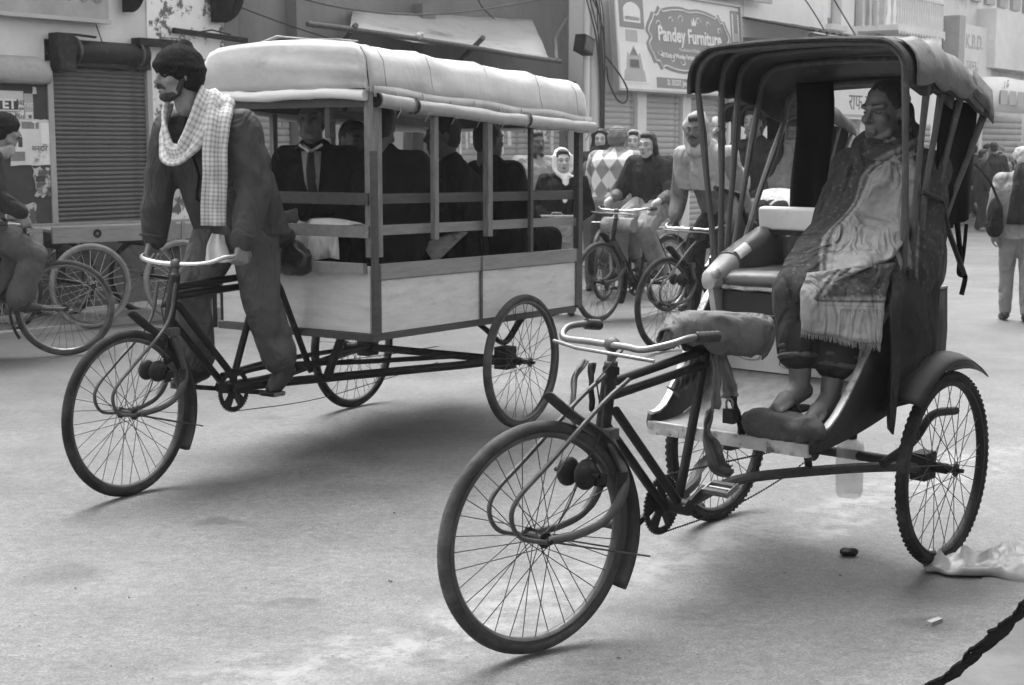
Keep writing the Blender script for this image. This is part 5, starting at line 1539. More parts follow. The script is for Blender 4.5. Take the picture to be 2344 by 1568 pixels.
# ------------------------------------------------------------------ school cart: box on a cycle rickshaw chassis
def make_school_cart(loc, rz):
    t = empty('school_cart', loc, rz, None, 'wooden school cart with a pale rounded canvas roof full of pupils', 'cycle rickshaw')
    Rw = 0.365
    hb = [(-0.46, -0.265, 1.035), (-0.40, -0.262, 1.03), (-0.34, -0.24, 1.015), (-0.315, -0.10, 1.0), (-0.315, 0.08, 1.0), (-0.33, 0.18, 1.01), (-0.37, 0.245, 1.035), (-0.50, 0.262, 1.045)]
    front_end(t, 1.0, 0.03, dict(tyre='rubber', rim='grey_steel', ns=36), (-0.305, 0.93), (-0.255, 0.72), 0.366, 'chrome', hb, Rw=Rw, grip=False)
    mb = MB(); mb.tube([(-0.302, 0, 0.945), (-0.25, 0, 0.70)], 0.025, 12); obj('head_tube', mb, 'black_iron', t)
    frame_tubes(t, [('top_tube', (-0.30, 0, 0.895), (-0.86, 0, 0.915)), ('top_tube', (-0.295, 0, 0.855), (-0.85, 0, 0.868)),
                    ('down_tube', (-0.29, 0.022, 0.82), (-0.63, 0.022, 0.45)), ('down_tube', (-0.27, -0.022, 0.77), (-0.60, -0.022, 0.42)), ('seat_tube', (-0.90, 0, 1.02), (-0.64, 0, 0.40))], 0.017)
    mb = MB(); mb.tube([(-0.62, -0.06, 0.395), (-0.62, 0.06, 0.395)], 0.028, 12); obj('bottom_bracket', mb, 'black_iron', t)
    crk = empty('crankset', (-0.62, 0, 0.385), 0, t)
    chainring(crk, (0, 0.035, 0), 0.10)
    mb = MB(); mb.beam((0, 0.055, 0), (-0.165, 0.065, -0.03), 0.012, 0.022); obj('crank_arm', mb, 'black_iron', crk, 0)
    mb = MB(); mb.beam((0, -0.055, 0), (0.165, -0.065, 0.03), 0.012, 0.022); obj('crank_arm', mb, 'black_iron', crk, 0)
    pedal(t, (-0.79, 0.12, 0.355)); pedal(t, (-0.45, -0.12, 0.415))
    chain(t, [(-0.62, 0.035, 0.485), (-1.1, 0.035, 0.45), (-1.7, 0.035, 0.42), (-2.25, 0.035, 0.41)], beads=False)
    chain(t, [(-0.62, 0.035, 0.285), (-1.1, 0.035, 0.26), (-1.5, 0.035, 0.27), (-2.25, 0.035, 0.32)], beads=False)
    # saddle with a bundle behind it
    mb = MB(); mb.tube([(-0.90, 0, 1.0), (-0.92, 0, 1.08)], 0.013, 8); obj('seat_post', mb, 'black_iron', t)
    sd = MB(); sd.cap((-0.76, 0, 1.10), (-0.90, 0, 1.09), 0.03, 0.06).ell((-0.96, 0, 1.09), (0.11, 0.11, 0.06))
    organic('saddle', sd, 0.012, 'leather', t, 4)
    # chassis
    for s in (-1, 1):
        mb = MB(); mb.tube(bez([(-0.62, s * 0.04, 0.40), (-0.95, s * 0.07, 0.385), (-1.5, s * 0.24, 0.375), (-2.0, s * 0.42, 0.37), (-2.26, s * 0.47, 0.37)], 5), 0.022, 8); obj('chassis_rail', mb, 'black_iron', t)
        mb = MB(); mb.tube(bez([(-0.60, s * 0.02, 0.455), (-0.9, s * 0.05, 0.47), (-1.4, s * 0.2, 0.44), (-2.1, s * 0.35, 0.40)], 5), 0.013, 8); obj('brace_rod', mb, 'black_iron', t)
        mb = MB(); mb.tube([(-1.13, s * 0.30, 0.66), (-1.17, s * 0.14, 0.39)], 0.022, 8); obj('front_strut', mb, 'black_iron', t)
        mb = MB(); mb.tube(bez([(-2.50, s * 0.45, 0.60), (-2.42, s * 0.46, 0.55), (-2.26, s * 0.47, 0.46), (-2.10, s * 0.46, 0.55), (-2.02, s * 0.45, 0.60)], 5), 0.022, 8, flat=0.6); obj('leaf_spring', mb, 'black_iron', t)
        mb = MB(); mb.box((-2.26, s * 0.48, 0.38), (0.10, 0.08, 0.12)); obj('axle_block', mb, 'black_iron', t, 0)
    mb = MB(); mb.tube([(-0.88, 0, 0.98), (-0.97, 0.02, 0.84), (-1.14, 0.06, 0.41)], 0.016, 8); obj('seat_stay', mb, 'black_iron', t)
    mb = MB(); mb.tube([(-2.26, -0.58, 0.366), (-2.26, 0.58, 0.366)], 0.022, 10); obj('axle', mb, 'black_iron', t)
    wk = dict(tyre='rubber_dusty', rim='grey_steel', ns=36, hubw=0.06)
    wheel(t, (-2.26, 0.59, 0.366), Rw, name='rear_wheel', **wk)
    wk = dict(tyre='rubber', rim='grey_steel', ns=36, hubw=0.06)
    wheel(t, (-2.26, -0.59, 0.366), Rw, name='rear_wheel', **wk)
    # box: boards with a top rail board
    x0, x1, W = -1.10, -2.96, 0.50
    zb, zt = 0.635, 0.965
    def sl(x): return -0.016 * (x0 - x)        # the box settles slightly towards the tail
    def panel(name, p, q, z0, z1, th, m, lab=None):
        mb = MB()
        a, b = Vector(p), Vector(q)
        d = (b - a).normalized(); n_ = Vector((-d.y, d.x, 0)) * th / 2
        vs = []
        for c_ in (a, b):
            s_ = sl(c_.x)
            for sg in (-1, 1):
                for z in (z0, z1): vs.append((c_.x + sg * n_.x, c_.y + sg * n_.y, z + s_))
        mb.add(vs, [(0, 1, 3, 2), (4, 6, 7, 5), (0, 4, 5, 1), (2, 3, 7, 6), (1, 5, 7, 3), (0, 2, 6, 4)])
        o = obj(name, mb, m, t, 0)
        if lab: o['label'] = lab
        return o
    for s in (-1, 1):
        panel('side_panel', (x0 - 0.02, s * W), (-1.975, s * W), zb, 0.888, 0.018, 'plywood')
        panel('side_panel', (-1.98, s * W), (x1, s * W), zb, 0.888, 0.018, 'plywood')
        panel('top_board', (x0 - 0.02, s * (W + 0.004)), (-1.975, s * (W + 0.004)), 0.892, zt, 0.030, 'plank')
        panel('top_board', (-1.98, s * (W + 0.004)), (x1, s * (W + 0.004)), 0.892, zt, 0.030, 'plank')
        panel('sill_beam', (x0 - 0.02, s * (W - 0.01)), (x1, s * (W - 0.01)), zb - 0.035, zb - 0.002, 0.045, 'slat_wood')
        for x in (x0 - 0.02, -1.977, x1):
            mb = MB(); mb.box((x, s * (W + 0.016), (zb + zt) / 2 + sl(x)), (0.022, 0.006, zt - zb)); obj('corner_strap', mb, 'grey_steel', t, 0)
    panel('front_panel', (x0, -W + 0.02), (x0, W - 0.02), zb, 0.955, 0.018, 'plywood')
    panel('tail_board', (x1, -W + 0.02), (x1, W - 0.02), zb, 0.955, 0.018, 'plywood')
    panel('sill_beam', (x0 + 0.012, -W), (x0 + 0.012, W), zb - 0.037, zb - 0.003, 0.035, 'slat_wood')
    mb = MB(); mb.beam((x0 + 0.03, 0.05, 0.945), (x0 + 0.03, 0.47, 0.945), 0.03, 0.05); obj('front_cleat', mb, 'plank', t, 0)
    mb = MB(); mb.box(((x0 + x1) / 2, 0, zb + 0.0), (1.84, 0.96, 0.02)); obj('floor', mb, 'slat_wood', t, 0)
    for y in (-0.33, 0.33):
        mb = MB(); mb.box((-2.03, y, 0.90), (1.72, 0.24, 0.03)); obj('bench', mb, 'slat_wood', t, 0)
    # posts and rails
    def post(x, y, z0, z1, w, m):
        mb = MB(); mb.box((x, y, (z0 + z1) / 2 + sl(x)), (w, w * 0.8, z1 - z0)); return obj('post', mb, m, t, 0)
    for s in (-1, 1):
        post(x0 - 0.005, s * (W + 0.0), 1.0 if s > 0 else 0.97, 1.80, 0.066, 'post_wood')
        post(x0 + 0.03, s * (W + 0.03), 0.60, 1.5, 0.03, 'slat_wood')
        post(-1.55, s * (W + 0.03), 1.07, 1.70, 0.034, 'post_wood')
        post(-2.02, s * (W + 0.03), 1.07, 1.70, 0.042, 'post_wood')
        post(-2.45, s * (W + 0.02), 0.97, 1.68, 0.026, 'slat_wood')
        post(x1 - 0.035, s * (W + 0.0), 0.62, 1.66, 0.045, 'slat_wood')
        for z, m in ((1.275, 'slat_wood'), (1.125, 'slat_grey')):
            panel('side_rail', (x0 - 0.03, s * (W - 0.015)), (x1, s * (W - 0.015)), z - 0.024, z + 0.024, 0.016, m)
    for z, m in ((1.275, 'slat_wood'), (1.12, 'slat_grey')):
        panel('front_rail', (x0 + 0.03, -W), (x0 + 0.03, W), z - 0.028, z + 0.028, 0.018, m)
        panel('tail_rail', (x1 - 0.02, -W), (x1 - 0.02, W), z - 0.024, z + 0.024, 0.016, m)
    for y in (-0.30, 0.24):
        mb = MB(); mb.box((x0, y, 1.66), (0.035, 0.03, 0.20)); obj('roof_hanger', mb, 'slat_wood', t, 0)
    # roof: frame, canvas, rolled side curtains
    def sec(x, ztop, ze, W_=0.535):
        out = []
        n = 22
        for k in range(n + 1):
            u = k / n * 2 - 1
            a = abs(u)
            y = W_ * math.copysign(min(1, a / 0.80) ** 0.9 if a < 0.80 else 1.0, u)
            # profile: flat crown, rounded shoulders, straight sides
            if a < 0.62: z = ztop + 0.02 * (1 - (a / 0.62) ** 2) - 0.0
            elif a < 0.86:
                b = (a - 0.62) / 0.24
                z = ztop - 0.10 * (1 - math.cos(b * PI / 2))
                y = math.copysign(W_ * (0.755 + 0.215 * math.sin(b * PI / 2)), u)
            else:
                b = (a - 0.86) / 0.14
                z = ztop - 0.10 - (ztop - 0.10 - ze) * b
                y = math.copysign(W_ * (0.97 + 0.03 * b), u)
            if a < 0.62: y = W_ * 0.755 * u / 0.62
            out.append(Vector((x, y, z)))
        return out
    rows = []
    N = 48
    for i in range(N + 1):
        u = i / N
        x = -1.045 - 2.02 * u
        zt_ = 2.005 - 0.105 * u ** 1.1
        ze = 1.775 - 0.115 * u
        rib = 0.011 * abs(math.sin(PI * u * 4)) ** 0.7
        zt_ -= rib * 0.9
        r_ = sec(x, zt_, ze, 0.535 - rib * 0.3)
        for p_ in r_:
            for xd in (-1.58, -2.08, -2.58):
                dd = math.exp(-((x - xd) / 0.055) ** 2) * math.exp(-((p_.z - (1.90 - 0.105 * u)) / 0.05) ** 2)
                p_.y *= 1 - 0.05 * dd
                p_.z -= 0.018 * dd
        if i == N:
            r_ = [Vector((p.x, p.y * 0.97, p.z - 0.02)) for p in r_]
        rows.append(r_)
    mb = MB(); mb.grid(rows)
    for q in range(len(mb.v)):
        v = Vector(mb.v[q]); n_ = 0.004 * noise.noise(v * 5) + 0.002 * noise.noise(v * 17)
        mb.v[q] = (v.x, v.y + n_, v.z + n_)
    cv = solid(obj('canvas_roof', mb, 'tarp', t, 60), 0.006)
    for i_ in (3, 12, 24, 36, 45):
        mb = MB(); mb.tube([p + Vector((0, 0.002 if p.y > 0 else -0.002, 0.003)) for p in rows[i_]], 0.0035, 5); obj('roof_seam', mb, 'tarp_roll', cv, 180)
    for k_ in range(9):
        x_ = -1.22 - 0.22 * k_
        for s in (-1, 1):
            z_ = 1.78 - 0.057 * (-1.045 - x_) * 1.0
            mb = MB(); mb.tube([(x_, s * 0.542, z_ + 0.02), (x_ + 0.004, s * 0.566, z_ - 0.03), (x_ - 0.004, s * 0.576, z_ - 0.08), (x_ + 0.006, s * 0.560, z_ - 0.115)], 0.003, 5); obj('tie_string', mb, 'rope', cv, 180)
    # front gable of canvas, slightly puckered
    fr = []
    base = rows[0]
    for k in range(len(base)):
        col_ = []
        for j in range(9):
            v = j / 8
            zt_ = base[k].z
            z = zt_ + (1.79 - zt_) * v
            y = base[k].y
            col_.append((-1.040 + 0.02 * math.sin(PI * v) + 0.010 * math.sin(z * 70 + y * 6) * (1 - v * 0.4) * (0.5 + y), y, z))
        fr.append(col_)
    mb = MB(); mb.grid(fr); solid(obj('front_gable', mb, 'tarp', cv, 60), 0.005)
    # a raised fold on the front edge of the roof
    mb = MB(); mb.grid([[(-1.05 - 0.05 * a, -0.16 + y, 2.022 - 0.001 + h * (1 - a / 3)) for a in range(4)] for y, h in ((0, 0), (0.05, 0.012), (0.12, 0.03), (0.2, 0.02), (0.34, 0.005), (0.5, 0.0))]); solid(obj('canvas_fold', mb, 'tarp', cv, 180), 0.005)
    def roll(pts, r, m, name='curtain_roll'):
        P = bez(pts, 8)
        rr = []
        for i, p in enumerate(P):
            rr.append(r * (1 + 0.10 * noise.noise(Vector((i * 0.31, r * 99, pts[0][1] * 3))) - (0.12 if i % 11 == 5 else 0)))
        P = [p + Vector((0, 0, 0.005 * noise.noise(Vector((p.x * 3.1, p.y * 5, 2))))) for p in P]
        mb = MB(); mb.tube(P, rr, 12)
        for q in range(len(mb.v)):
            v = Vector(mb.v[q]); n_ = noise.noise(Vector((v.x * 5, v.y * 9, v.z * 30))) * 0.006
            mb.v[q] = (v.x + n_, v.y + n_, v.z + n_)
        return obj(name, mb, m, t, 70)
    for s in (-1, 1):
        roll([(-1.09, s * 0.545, 1.735), (-1.6, s * 0.55, 1.70), (-2.2, s * 0.55, 1.665), (-2.7, s * 0.55, 1.645), (-3.08, s * 0.545, 1.63)], 0.033, 'tarp_roll')
        mb = MB(); mb.grid([[(-1.06 - 2.0 * k / 20, s * (0.545 + 0.006 * math.sin(k * 1.3)), (1.80 - 0.105 * k / 20) - 0.05 * j + 0.006 * math.sin(k * 0.9)) for j in (0, 1)] for k in range(21)]); solid(obj('eave_strip', mb, 'tarp_roll', t, 60), 0.004)
        for x in (-1.35, -2.35):
            mb = MB(); mb.lathe([(0.041, -0.012), (0.041, 0.012)], 14, 'X', (x, s * 0.55, 1.715 + (x + 1.35) * 0.05)); obj('tie_band', mb, 'cloth_dark', t, 70)
    roll([(-1.055, -0.53, 1.775), (-1.05, -0.2, 1.765), (-1.05, 0.2, 1.772), (-1.055, 0.50, 1.762)], 0.027, 'tarp_white')
    roll([(-3.07, -0.5, 1.65), (-3.07, 0.5, 1.65)], 0.036, 'tarp_roll')
    mb = MB()
    for k in range(4): mb.tube([(-1.085, 0.545 + 0.03 * math.cos(a), 1.735 + 0.03 * math.sin(a)) for a in [q / 9 * 2 * PI for q in range(9)]], 0.004, 4)
    mb = MB(); mb.lathe([(0.0005, 0.0), (0.012, 0.0), (0.014, 0.004), (0.022, 0.004), (0.025, 0.002), (0.034, 0.004)], 16, 'X', (-1.080, 0.545, 1.735)); obj('roll_end', mb, 'cloth_black', t, 60)
    for x in (-1.12, -1.6, -2.1, -2.6, -3.0):
        s_ = sl(x)
        mb = MB(); mb.tube([(x, -0.5, 1.72 + s_), (x, -0.47, 1.86 + s_), (x, -0.3, 1.935 + s_), (x, 0, 1.95 + s_), (x, 0.3, 1.935 + s_), (x, 0.47, 1.86 + s_), (x, 0.5, 1.72 + s_)], 0.013, 6); obj('roof_bow', mb, 'slat_wood', t)
    for s in (-1, 1):
        mb = MB(); mb.beam((-1.09, s * 0.49, 1.735), (-2.98, s * 0.49, 1.66), 0.03, 0.045); obj('roof_rail', mb, 'slat_wood', t, 0)
    mb = MB(); mb.beam((-1.085, -0.48, 1.73), (-1.085, 0.48, 1.73), 0.03, 0.05); obj('roof_rail', mb, 'slat_wood', t, 0)
    mb = MB(); mb.beam((-2.98, -0.48, 1.66), (-2.98, 0.48, 1.66), 0.03, 0.06); obj('roof_rail', mb, 'slat_wood', t, 0)
    return t
CG = make_school_cart((-1.6763, 6.2958, 0), 4.1324)
CGM = Matrix.Translation((-1.6763, 6.2958, 0)) @ Matrix.Rotation(4.1324, 4, 'Z')
PKM = Matrix.Translation((0.0737, 4.2681, 0)) @ Matrix.Rotation(3.9908, 4, 'Z')

# ------------------------------------------------------------------ second cycle rickshaw coming down the street
PK2_LOC, PK2_RZ = (1.141, 10.885, 0), R(230)
PK2 = make_rickshaw('cycle_rickshaw', 'cycle rickshaw with shawled riders coming up behind the parked one', None, PK2_LOC, PK2_RZ, hero=False, steer=-0.05)
PK2M = Matrix.Translation(PK2_LOC) @ Matrix.Rotation(PK2_RZ, 4, 'Z')

# ------------------------------------------------------------------ bicycles
def make_bicycle(label, loc, rz, group=None, single=False, carrier=True, roll=False):
    t = empty('bicycle', loc, rz, None, label, 'bicycle', group)
    Rw = 0.352
    wk = dict(tyre='rubber_dusty', rim='steel', ns=32, single=single, Rw=Rw)
    w = dict(wk); w.pop('Rw')
    hb = [(-0.47, -0.27, 0.985), (-0.36, -0.265, 0.99), (-0.29, -0.22, 0.98), (-0.265, -0.1, 0.97), (-0.265, 0.1, 0.97), (-0.29, 0.22, 0.98), (-0.36, 0.265, 0.99), (-0.47, 0.27, 0.985)]
    front_end(t, 0.965, 0.0, w, (-0.25, 0.88), (-0.20, 0.70), 0.355, 'chrome', hb, rods=False, bell=False, Rw=Rw)
    mb = MB(); mb.tube([(-0.245, 0, 0.90), (-0.195, 0, 0.69)], 0.02, 10); obj('head_tube', mb, 'black_paint', t)
    frame_tubes(t, [('top_tube', (-0.245, 0, 0.86), (-0.76, 0, 0.85)), ('down_tube', (-0.21, 0, 0.73), (-0.60, 0, 0.28)), ('seat_tube', (-0.79, 0, 0.95), (-0.60, 0, 0.28))], 0.0145)
    for s in (-1, 1):
        mb = MB(); mb.tube([(-0.60, s * 0.05, 0.28), (-1.08, s * 0.06, 0.355)], 0.010, 8); obj('chain_stay', mb, 'black_paint', t)
        mb = MB(); mb.tube([(-0.765, s * 0.02, 0.85), (-1.08, s * 0.06, 0.355)], 0.008, 8); obj('seat_stay', mb, 'black_paint', t)
        mb = MB(); mb.tube([(-1.08, s * 0.07, 0.355), (-1.14, s * 0.07, 0.78)], 0.005, 6); obj('carrier_stay', mb, 'steel', t)
    wheel(t, (-1.08, 0, 0.355), Rw, name='rear_wheel', **w)
    solid(obj('mudguard', arc_strip((-1.08, 0, 0.355), Rw + 0.03, Rw + 0.03, 20, 190, 0.065, 20, 0.015), 'black_paint', t, 180), 0.003)
    crk = empty('crankset', (-0.60, 0, 0.28), 0, t)
    chainring(crk, (0, -0.04, 0), 0.09)
    for s in (-1, 1):
        mb = MB(); mb.beam((0, s * 0.055, 0), (-s * 0.165, s * 0.065, s * 0.02), 0.012, 0.02); obj('crank_arm', mb, 'steel', crk, 0)
        pedal(t, (-0.60 - s * 0.165, s * 0.12, 0.28 + s * 0.02))
    sd = MB(); sd.cap((-0.68, 0, 0.985), (-0.80, 0, 0.98), 0.025, 0.05).ell((-0.86, 0, 0.98), (0.09, 0.10, 0.05))
    organic('saddle', sd, 0.015, 'leather', t, 3)
    if carrier:
        mb = MB()
        for y in (-0.07, -0.025, 0.025, 0.07): mb.tube([(-0.86, y, 0.79), (-1.25, y, 0.79)], 0.005, 5)
        mb.tube([(-1.25, -0.07, 0.79), (-1.25, 0.07, 0.79)], 0.005, 5); obj('carrier', mb, 'steel', t)
    if roll:
        mb = MB(); mb.tube([(-0.3, -0.16, 0.84), (-0.3, 0.16, 0.84)], [0.07, 0.065], 12); obj('bedroll', mb, 'cloth_grey', t, 60)
    return t
B1_LOC, B1_RZ = (0.758, 12.749, 0), R(230)
make_bicycle('bicycle with gleaming handlebar behind the tail of the school cart', B1_LOC, B1_RZ, roll=True)
B1M = Matrix.Translation(B1_LOC) @ Matrix.Rotation(B1_RZ, 4, 'Z')
B2_LOC, B2_RZ = (1.36, 15.6, 0), R(66)
make_bicycle('bicycle ridden away by the man in the diamond-patterned sweater', B2_LOC, B2_RZ, carrier=True)
B2M = Matrix.Translation(B2_LOC) @ Matrix.Rotation(B2_RZ, 4, 'Z')
B3_LOC, B3_RZ = (-3.27, 10.66, 0), R(20)
make_bicycle('bicycle of the capped rider, front wheel overlapping the handcart wheel', B3_LOC, B3_RZ, single=True)
B3M = Matrix.Translation(B3_LOC) @ Matrix.Rotation(B3_RZ, 4, 'Z')

# ------------------------------------------------------------------ handcarts along the plinth
def handcart(label, loc, rz, L, W, wheels, planks=7, z=0.74):
    t = empty('handcart', loc, rz, None, label, 'handcart', 'handcarts parked along the plinth')
    for i in range(planks):
        y = -W / 2 + W * (i + 0.5) / planks
        mb = MB(); mb.box((L / 2 + rnd.uniform(-0.02, 0.02), y, z + 0.085 + rnd.uniform(-0.004, 0.004)), (L, W / planks - 0.008, 0.025)); obj('plank', mb, 'plank', t, 0)
    for y in (-W / 2 - 0.022, W / 2 + 0.022):
        mb = MB(); mb.box((L / 2, y, z + 0.055), (L, 0.04, 0.135)); sb_ = obj('side_beam', mb, 'plank', t, 0)
        for u in (0.22, 0.47):
            if y < 0:
                mb = MB(); mb.lathe([(0.012, -0.006), (0.035, -0.006), (0.038, 0.0), (0.012, 0.0)], 14, 'Y', (L * u, y - 0.0205, z + 0.06)); obj('iron_washer', mb, 'black_iron', sb_, 60)
        if y < 0:
            mb = MB(); mb.box((L * 0.60, y - 0.03, z + 0.055), (0.09, 0.02, 0.16)); mb.box((L * 0.665, y - 0.028, z + 0.05), (0.03, 0.018, 0.17)); obj('patch_board', mb, 'slat_grey', sb_, 0)
    for x in (0.12, L * 0.5, L - 0.12):
        mb = MB(); mb.box((x, 0, z - 0.04), (0.06, W, 0.06)); obj('cross_beam', mb, 'slat_wood', t, 0)
    for wx, wy, tyre in wheels:
        wheel(t, (wx, wy, 0.362), 0.36, tyre=tyre, rim='steel', spoke='spoke_pale', ns=24, tr=0.022, name='wheel', hubw=0.07, sr=0.003)
        mb = MB(); mb.box((wx, wy + (0.09 if wy < 0 else -0.09), 0.53), (0.06, 0.05, 0.40)); obj('axle_post', mb, 'slat_wood', t, 0)
    for wx in sorted(set(w[0] for w in wheels)):
        mb = MB(); mb.tube([(wx, -W / 2 - 0.1, 0.362), (wx, W / 2 + 0.1, 0.362)], 0.018, 8); obj('axle', mb, 'black_iron', t)
    return t
HC = F(-1.02, 1.28, 0)
handcart('long plank handcart standing under the dark shutter', (-4.02, 12.42, 0), R(38), 1.75, 0.62,
         [(0.30, -0.37, 'rubber_grey'), (1.13, -0.37, 'rubber_grey'), (0.30, 0.37, 'rubber'), (1.13, 0.37, 'rubber')])
handcart('handcart mostly cut off by the left edge behind the cyclist', (-5.45, 11.25, 0), R(38), 1.75, 0.62,
         [(0.40, -0.37, 'rubber'), (1.36, -0.37, 'rubber'), (0.40, 0.37, 'rubber'), (1.36, 0.37, 'rubber')])

# ------------------------------------------------------------------ far motorcycles
def motorcycle(label, loc, rz):
    t = empty('motorcycle', loc, rz, None, label, 'motorcycle', 'motorcycles parked at the far end')
    for x in (0, -1.25):
        w = empty('wheel', (x, 0, 0.30), 0, t)
        mb = MB(); mb.lathe([(0.25 + 0.05 * math.cos(a), 0.05 * math.sin(a)) for a in [2 * PI * k / 8 for k in range(8)]], 28, 'Y', closed=True); obj('tyre', mb, 'rubber', w)
        mb = MB(); mb.lathe([(0.02, -0.03), (0.20, -0.01), (0.21, 0), (0.20, 0.01), (0.02, 0.03)], 20, 'Y'); obj('rim', mb, 'steel', w)
    for s in (-1, 1):
        mb = MB(); mb.tube([(0, s * 0.08, 0.3), (-0.28, s * 0.08, 0.95)], 0.025, 8); obj('fork_blade', mb, 'steel', t)
    mb = MB(); mb.cap((-0.38, 0, 0.82), (-0.65, 0, 0.80), 0.13, 0.10); obj('fuel_tank', mb, 'black_paint', t, 180)
    mb = MB(); mb.cap((-0.68, 0, 0.78), (-1.25, 0, 0.82), 0.08, 0.09); obj('seat', mb, 'leather', t, 180)
    mb = MB(); mb.box((-0.55, 0, 0.45), (0.4, 0.22, 0.35)); mb.cap((-0.5, 0, 0.5), (-0.5, 0, 0.65), 0.12); obj('engine', mb, 'far_dark', t, 60)
    mb = MB(); mb.ell((-0.20, 0, 0.92), (0.09, 0.10, 0.10)); obj('headlamp', mb, 'chrome', t, 180)
    mb = MB(); mb.tube(bez([(-0.42, -0.36, 1.02), (-0.32, -0.2, 1.02), (-0.3, 0, 0.98), (-0.32, 0.2, 1.02), (-0.42, 0.36, 1.02)], 4), 0.014, 6); obj('handlebar', mb, 'chrome', t)
    for s in (-1, 1):
        mb = MB(); mb.tube([(-0.33, s * 0.25, 1.02), (-0.28, s * 0.3, 1.15)], 0.006, 5); mb.ell((-0.28, s * 0.3, 1.18), (0.015, 0.06, 0.04), 8); obj('mirror', mb, 'chrome', t)
    solid(obj('mudguard', arc_strip((0, 0, 0.30), 0.34, 0.34, 20, 150, 0.11, 14, 0.02), 'chrome', t, 180), 0.004)
    mb = MB(); mb.tube([(-0.6, -0.14, 0.3), (-1.3, -0.16, 0.38)], [0.03, 0.045], 8); obj('exhaust', mb, 'chrome', t)
    return t
for i, (x, y, a) in enumerate(((9.25, 28.6, 255), (9.95, 29.3, 262), (8.75, 30.2, 240))):
    motorcycle(['parked motorcycle with shining mirrors just past the hood curtain', 'second parked motorcycle beside the walking woman', 'farthest parked motorcycle half hidden by the hood'][i], (x, y, 0), R(a))
# ------------------------------------------------------------------ people
def head_lumps(mb, Hc, fwd, up, s=0.9):
    Hc = Vector(Hc)
    side = up.cross(fwd).normalized()
    up = fwd.cross(side).normalized()
    rot = Matrix((fwd, side, up)).transposed()
    P = lambda a, b, c: Hc + (fwd * a + side * b + up * c) * s
    mb.ell(P(-0.012, 0, 0.025), (0.100 * s, 0.078 * s, 0.098 * s), 18, rot)
    mb.ell(P(0.022, 0, -0.045), (0.072 * s, 0.062 * s, 0.082 * s), 16, rot)
    mb.ell(P(0.066, 0, -0.108), (0.026 * s, 0.028 * s, 0.022 * s), 10, rot)
    mb.cap(P(0.090, 0, 0.012), P(0.116, 0, -0.030), 0.010 * s, 0.0135 * s, 8)
    mb.cap(P(0.097, 0.013, -0.034), P(0.097, -0.013, -0.034), 0.010 * s, 0.010 * s, 8)
    for b in (-1, 1):
        mb.cap(P(0.088, b * 0.008, 0.024), P(0.070, b * 0.050, 0.026), 0.014 * s, 0.013 * s, 8)
        mb.ell(P(0.058, b * 0.043, -0.026), (0.028 * s, 0.024 * s, 0.024 * s), 10, rot)
        mb.cap(P(0.035, b * 0.050, -0.085), P(0.060, b * 0.018, -0.108), 0.022 * s, 0.022 * s, 8)
        mb.ell(P(-0.008, b * 0.080, -0.010), (0.016 * s, 0.008 * s, 0.030 * s), 10, rot)
    for z, r_ in ((-0.064, 0.0095), (-0.080, 0.0105)):
        mb.cap(P(0.089, 0.018, z), P(0.089, -0.018, z), r_ * s, r_ * s, 8)
    mb.cap(P(-0.03, 0, -0.04), P(-0.035, 0, -0.15), 0.058 * s, 0.058 * s, 12)
    return P, rot, side

def hand_lumps(mb, w, d, pn, thumb_side, curl=(35, 45), s=1.0):
    """palm, four unequal bent fingers and a thumb. d: pointing, pn: palm normal"""
    w, d = Vector(w), Vector(d).normalized()
    pn = Vector(pn); pn = (pn - d * pn.dot(d)).normalized()
    sd = d.cross(pn).normalized()
    for k in (-1.5, -0.5, 0.5, 1.5):
        mb.cap(w + d * 0.012 * s + sd * k * 0.011 * s, w + d * 0.085 * s + sd * k * 0.0185 * s, 0.016 * s, 0.0125 * s, 8)
    for k, L in ((-1.5, 0.062), (-0.5, 0.078), (0.5, 0.082), (1.5, 0.073)):
        if thumb_side < 0: L = {0.062: 0.073, 0.078: 0.082, 0.082: 0.078, 0.073: 0.062}[L]
        p = w + d * 0.087 * s + sd * k * 0.0195 * s
        a1, a2 = R(curl[0]), R(curl[0] + curl[1])
        d1 = d * math.cos(a1) + pn * math.sin(a1) + sd * k * 0.03
        d2 = d * math.cos(a2) + pn * math.sin(a2) + sd * k * 0.02
        q = p + d1 * L * 0.52 * s
        mb.cap(p, q, 0.0088 * s, 0.0082 * s, 8).cap(q, q + d2 * L * 0.48 * s, 0.0080 * s, 0.0068 * s, 8)
    b = w + d * 0.022 * s + sd * thumb_side * 0.022 * s
    t1 = (d * 0.65 + sd * thumb_side * 0.75 + pn * 0.3).normalized()
    q = b + t1 * 0.045 * s
    t2 = (d * 0.85 + sd * thumb_side * 0.2 + pn * 0.5).normalized()
    mb.cap(b, q, 0.0125 * s, 0.0098 * s, 8).cap(q, q + t2 * 0.034 * s, 0.0096 * s, 0.0075 * s, 8)

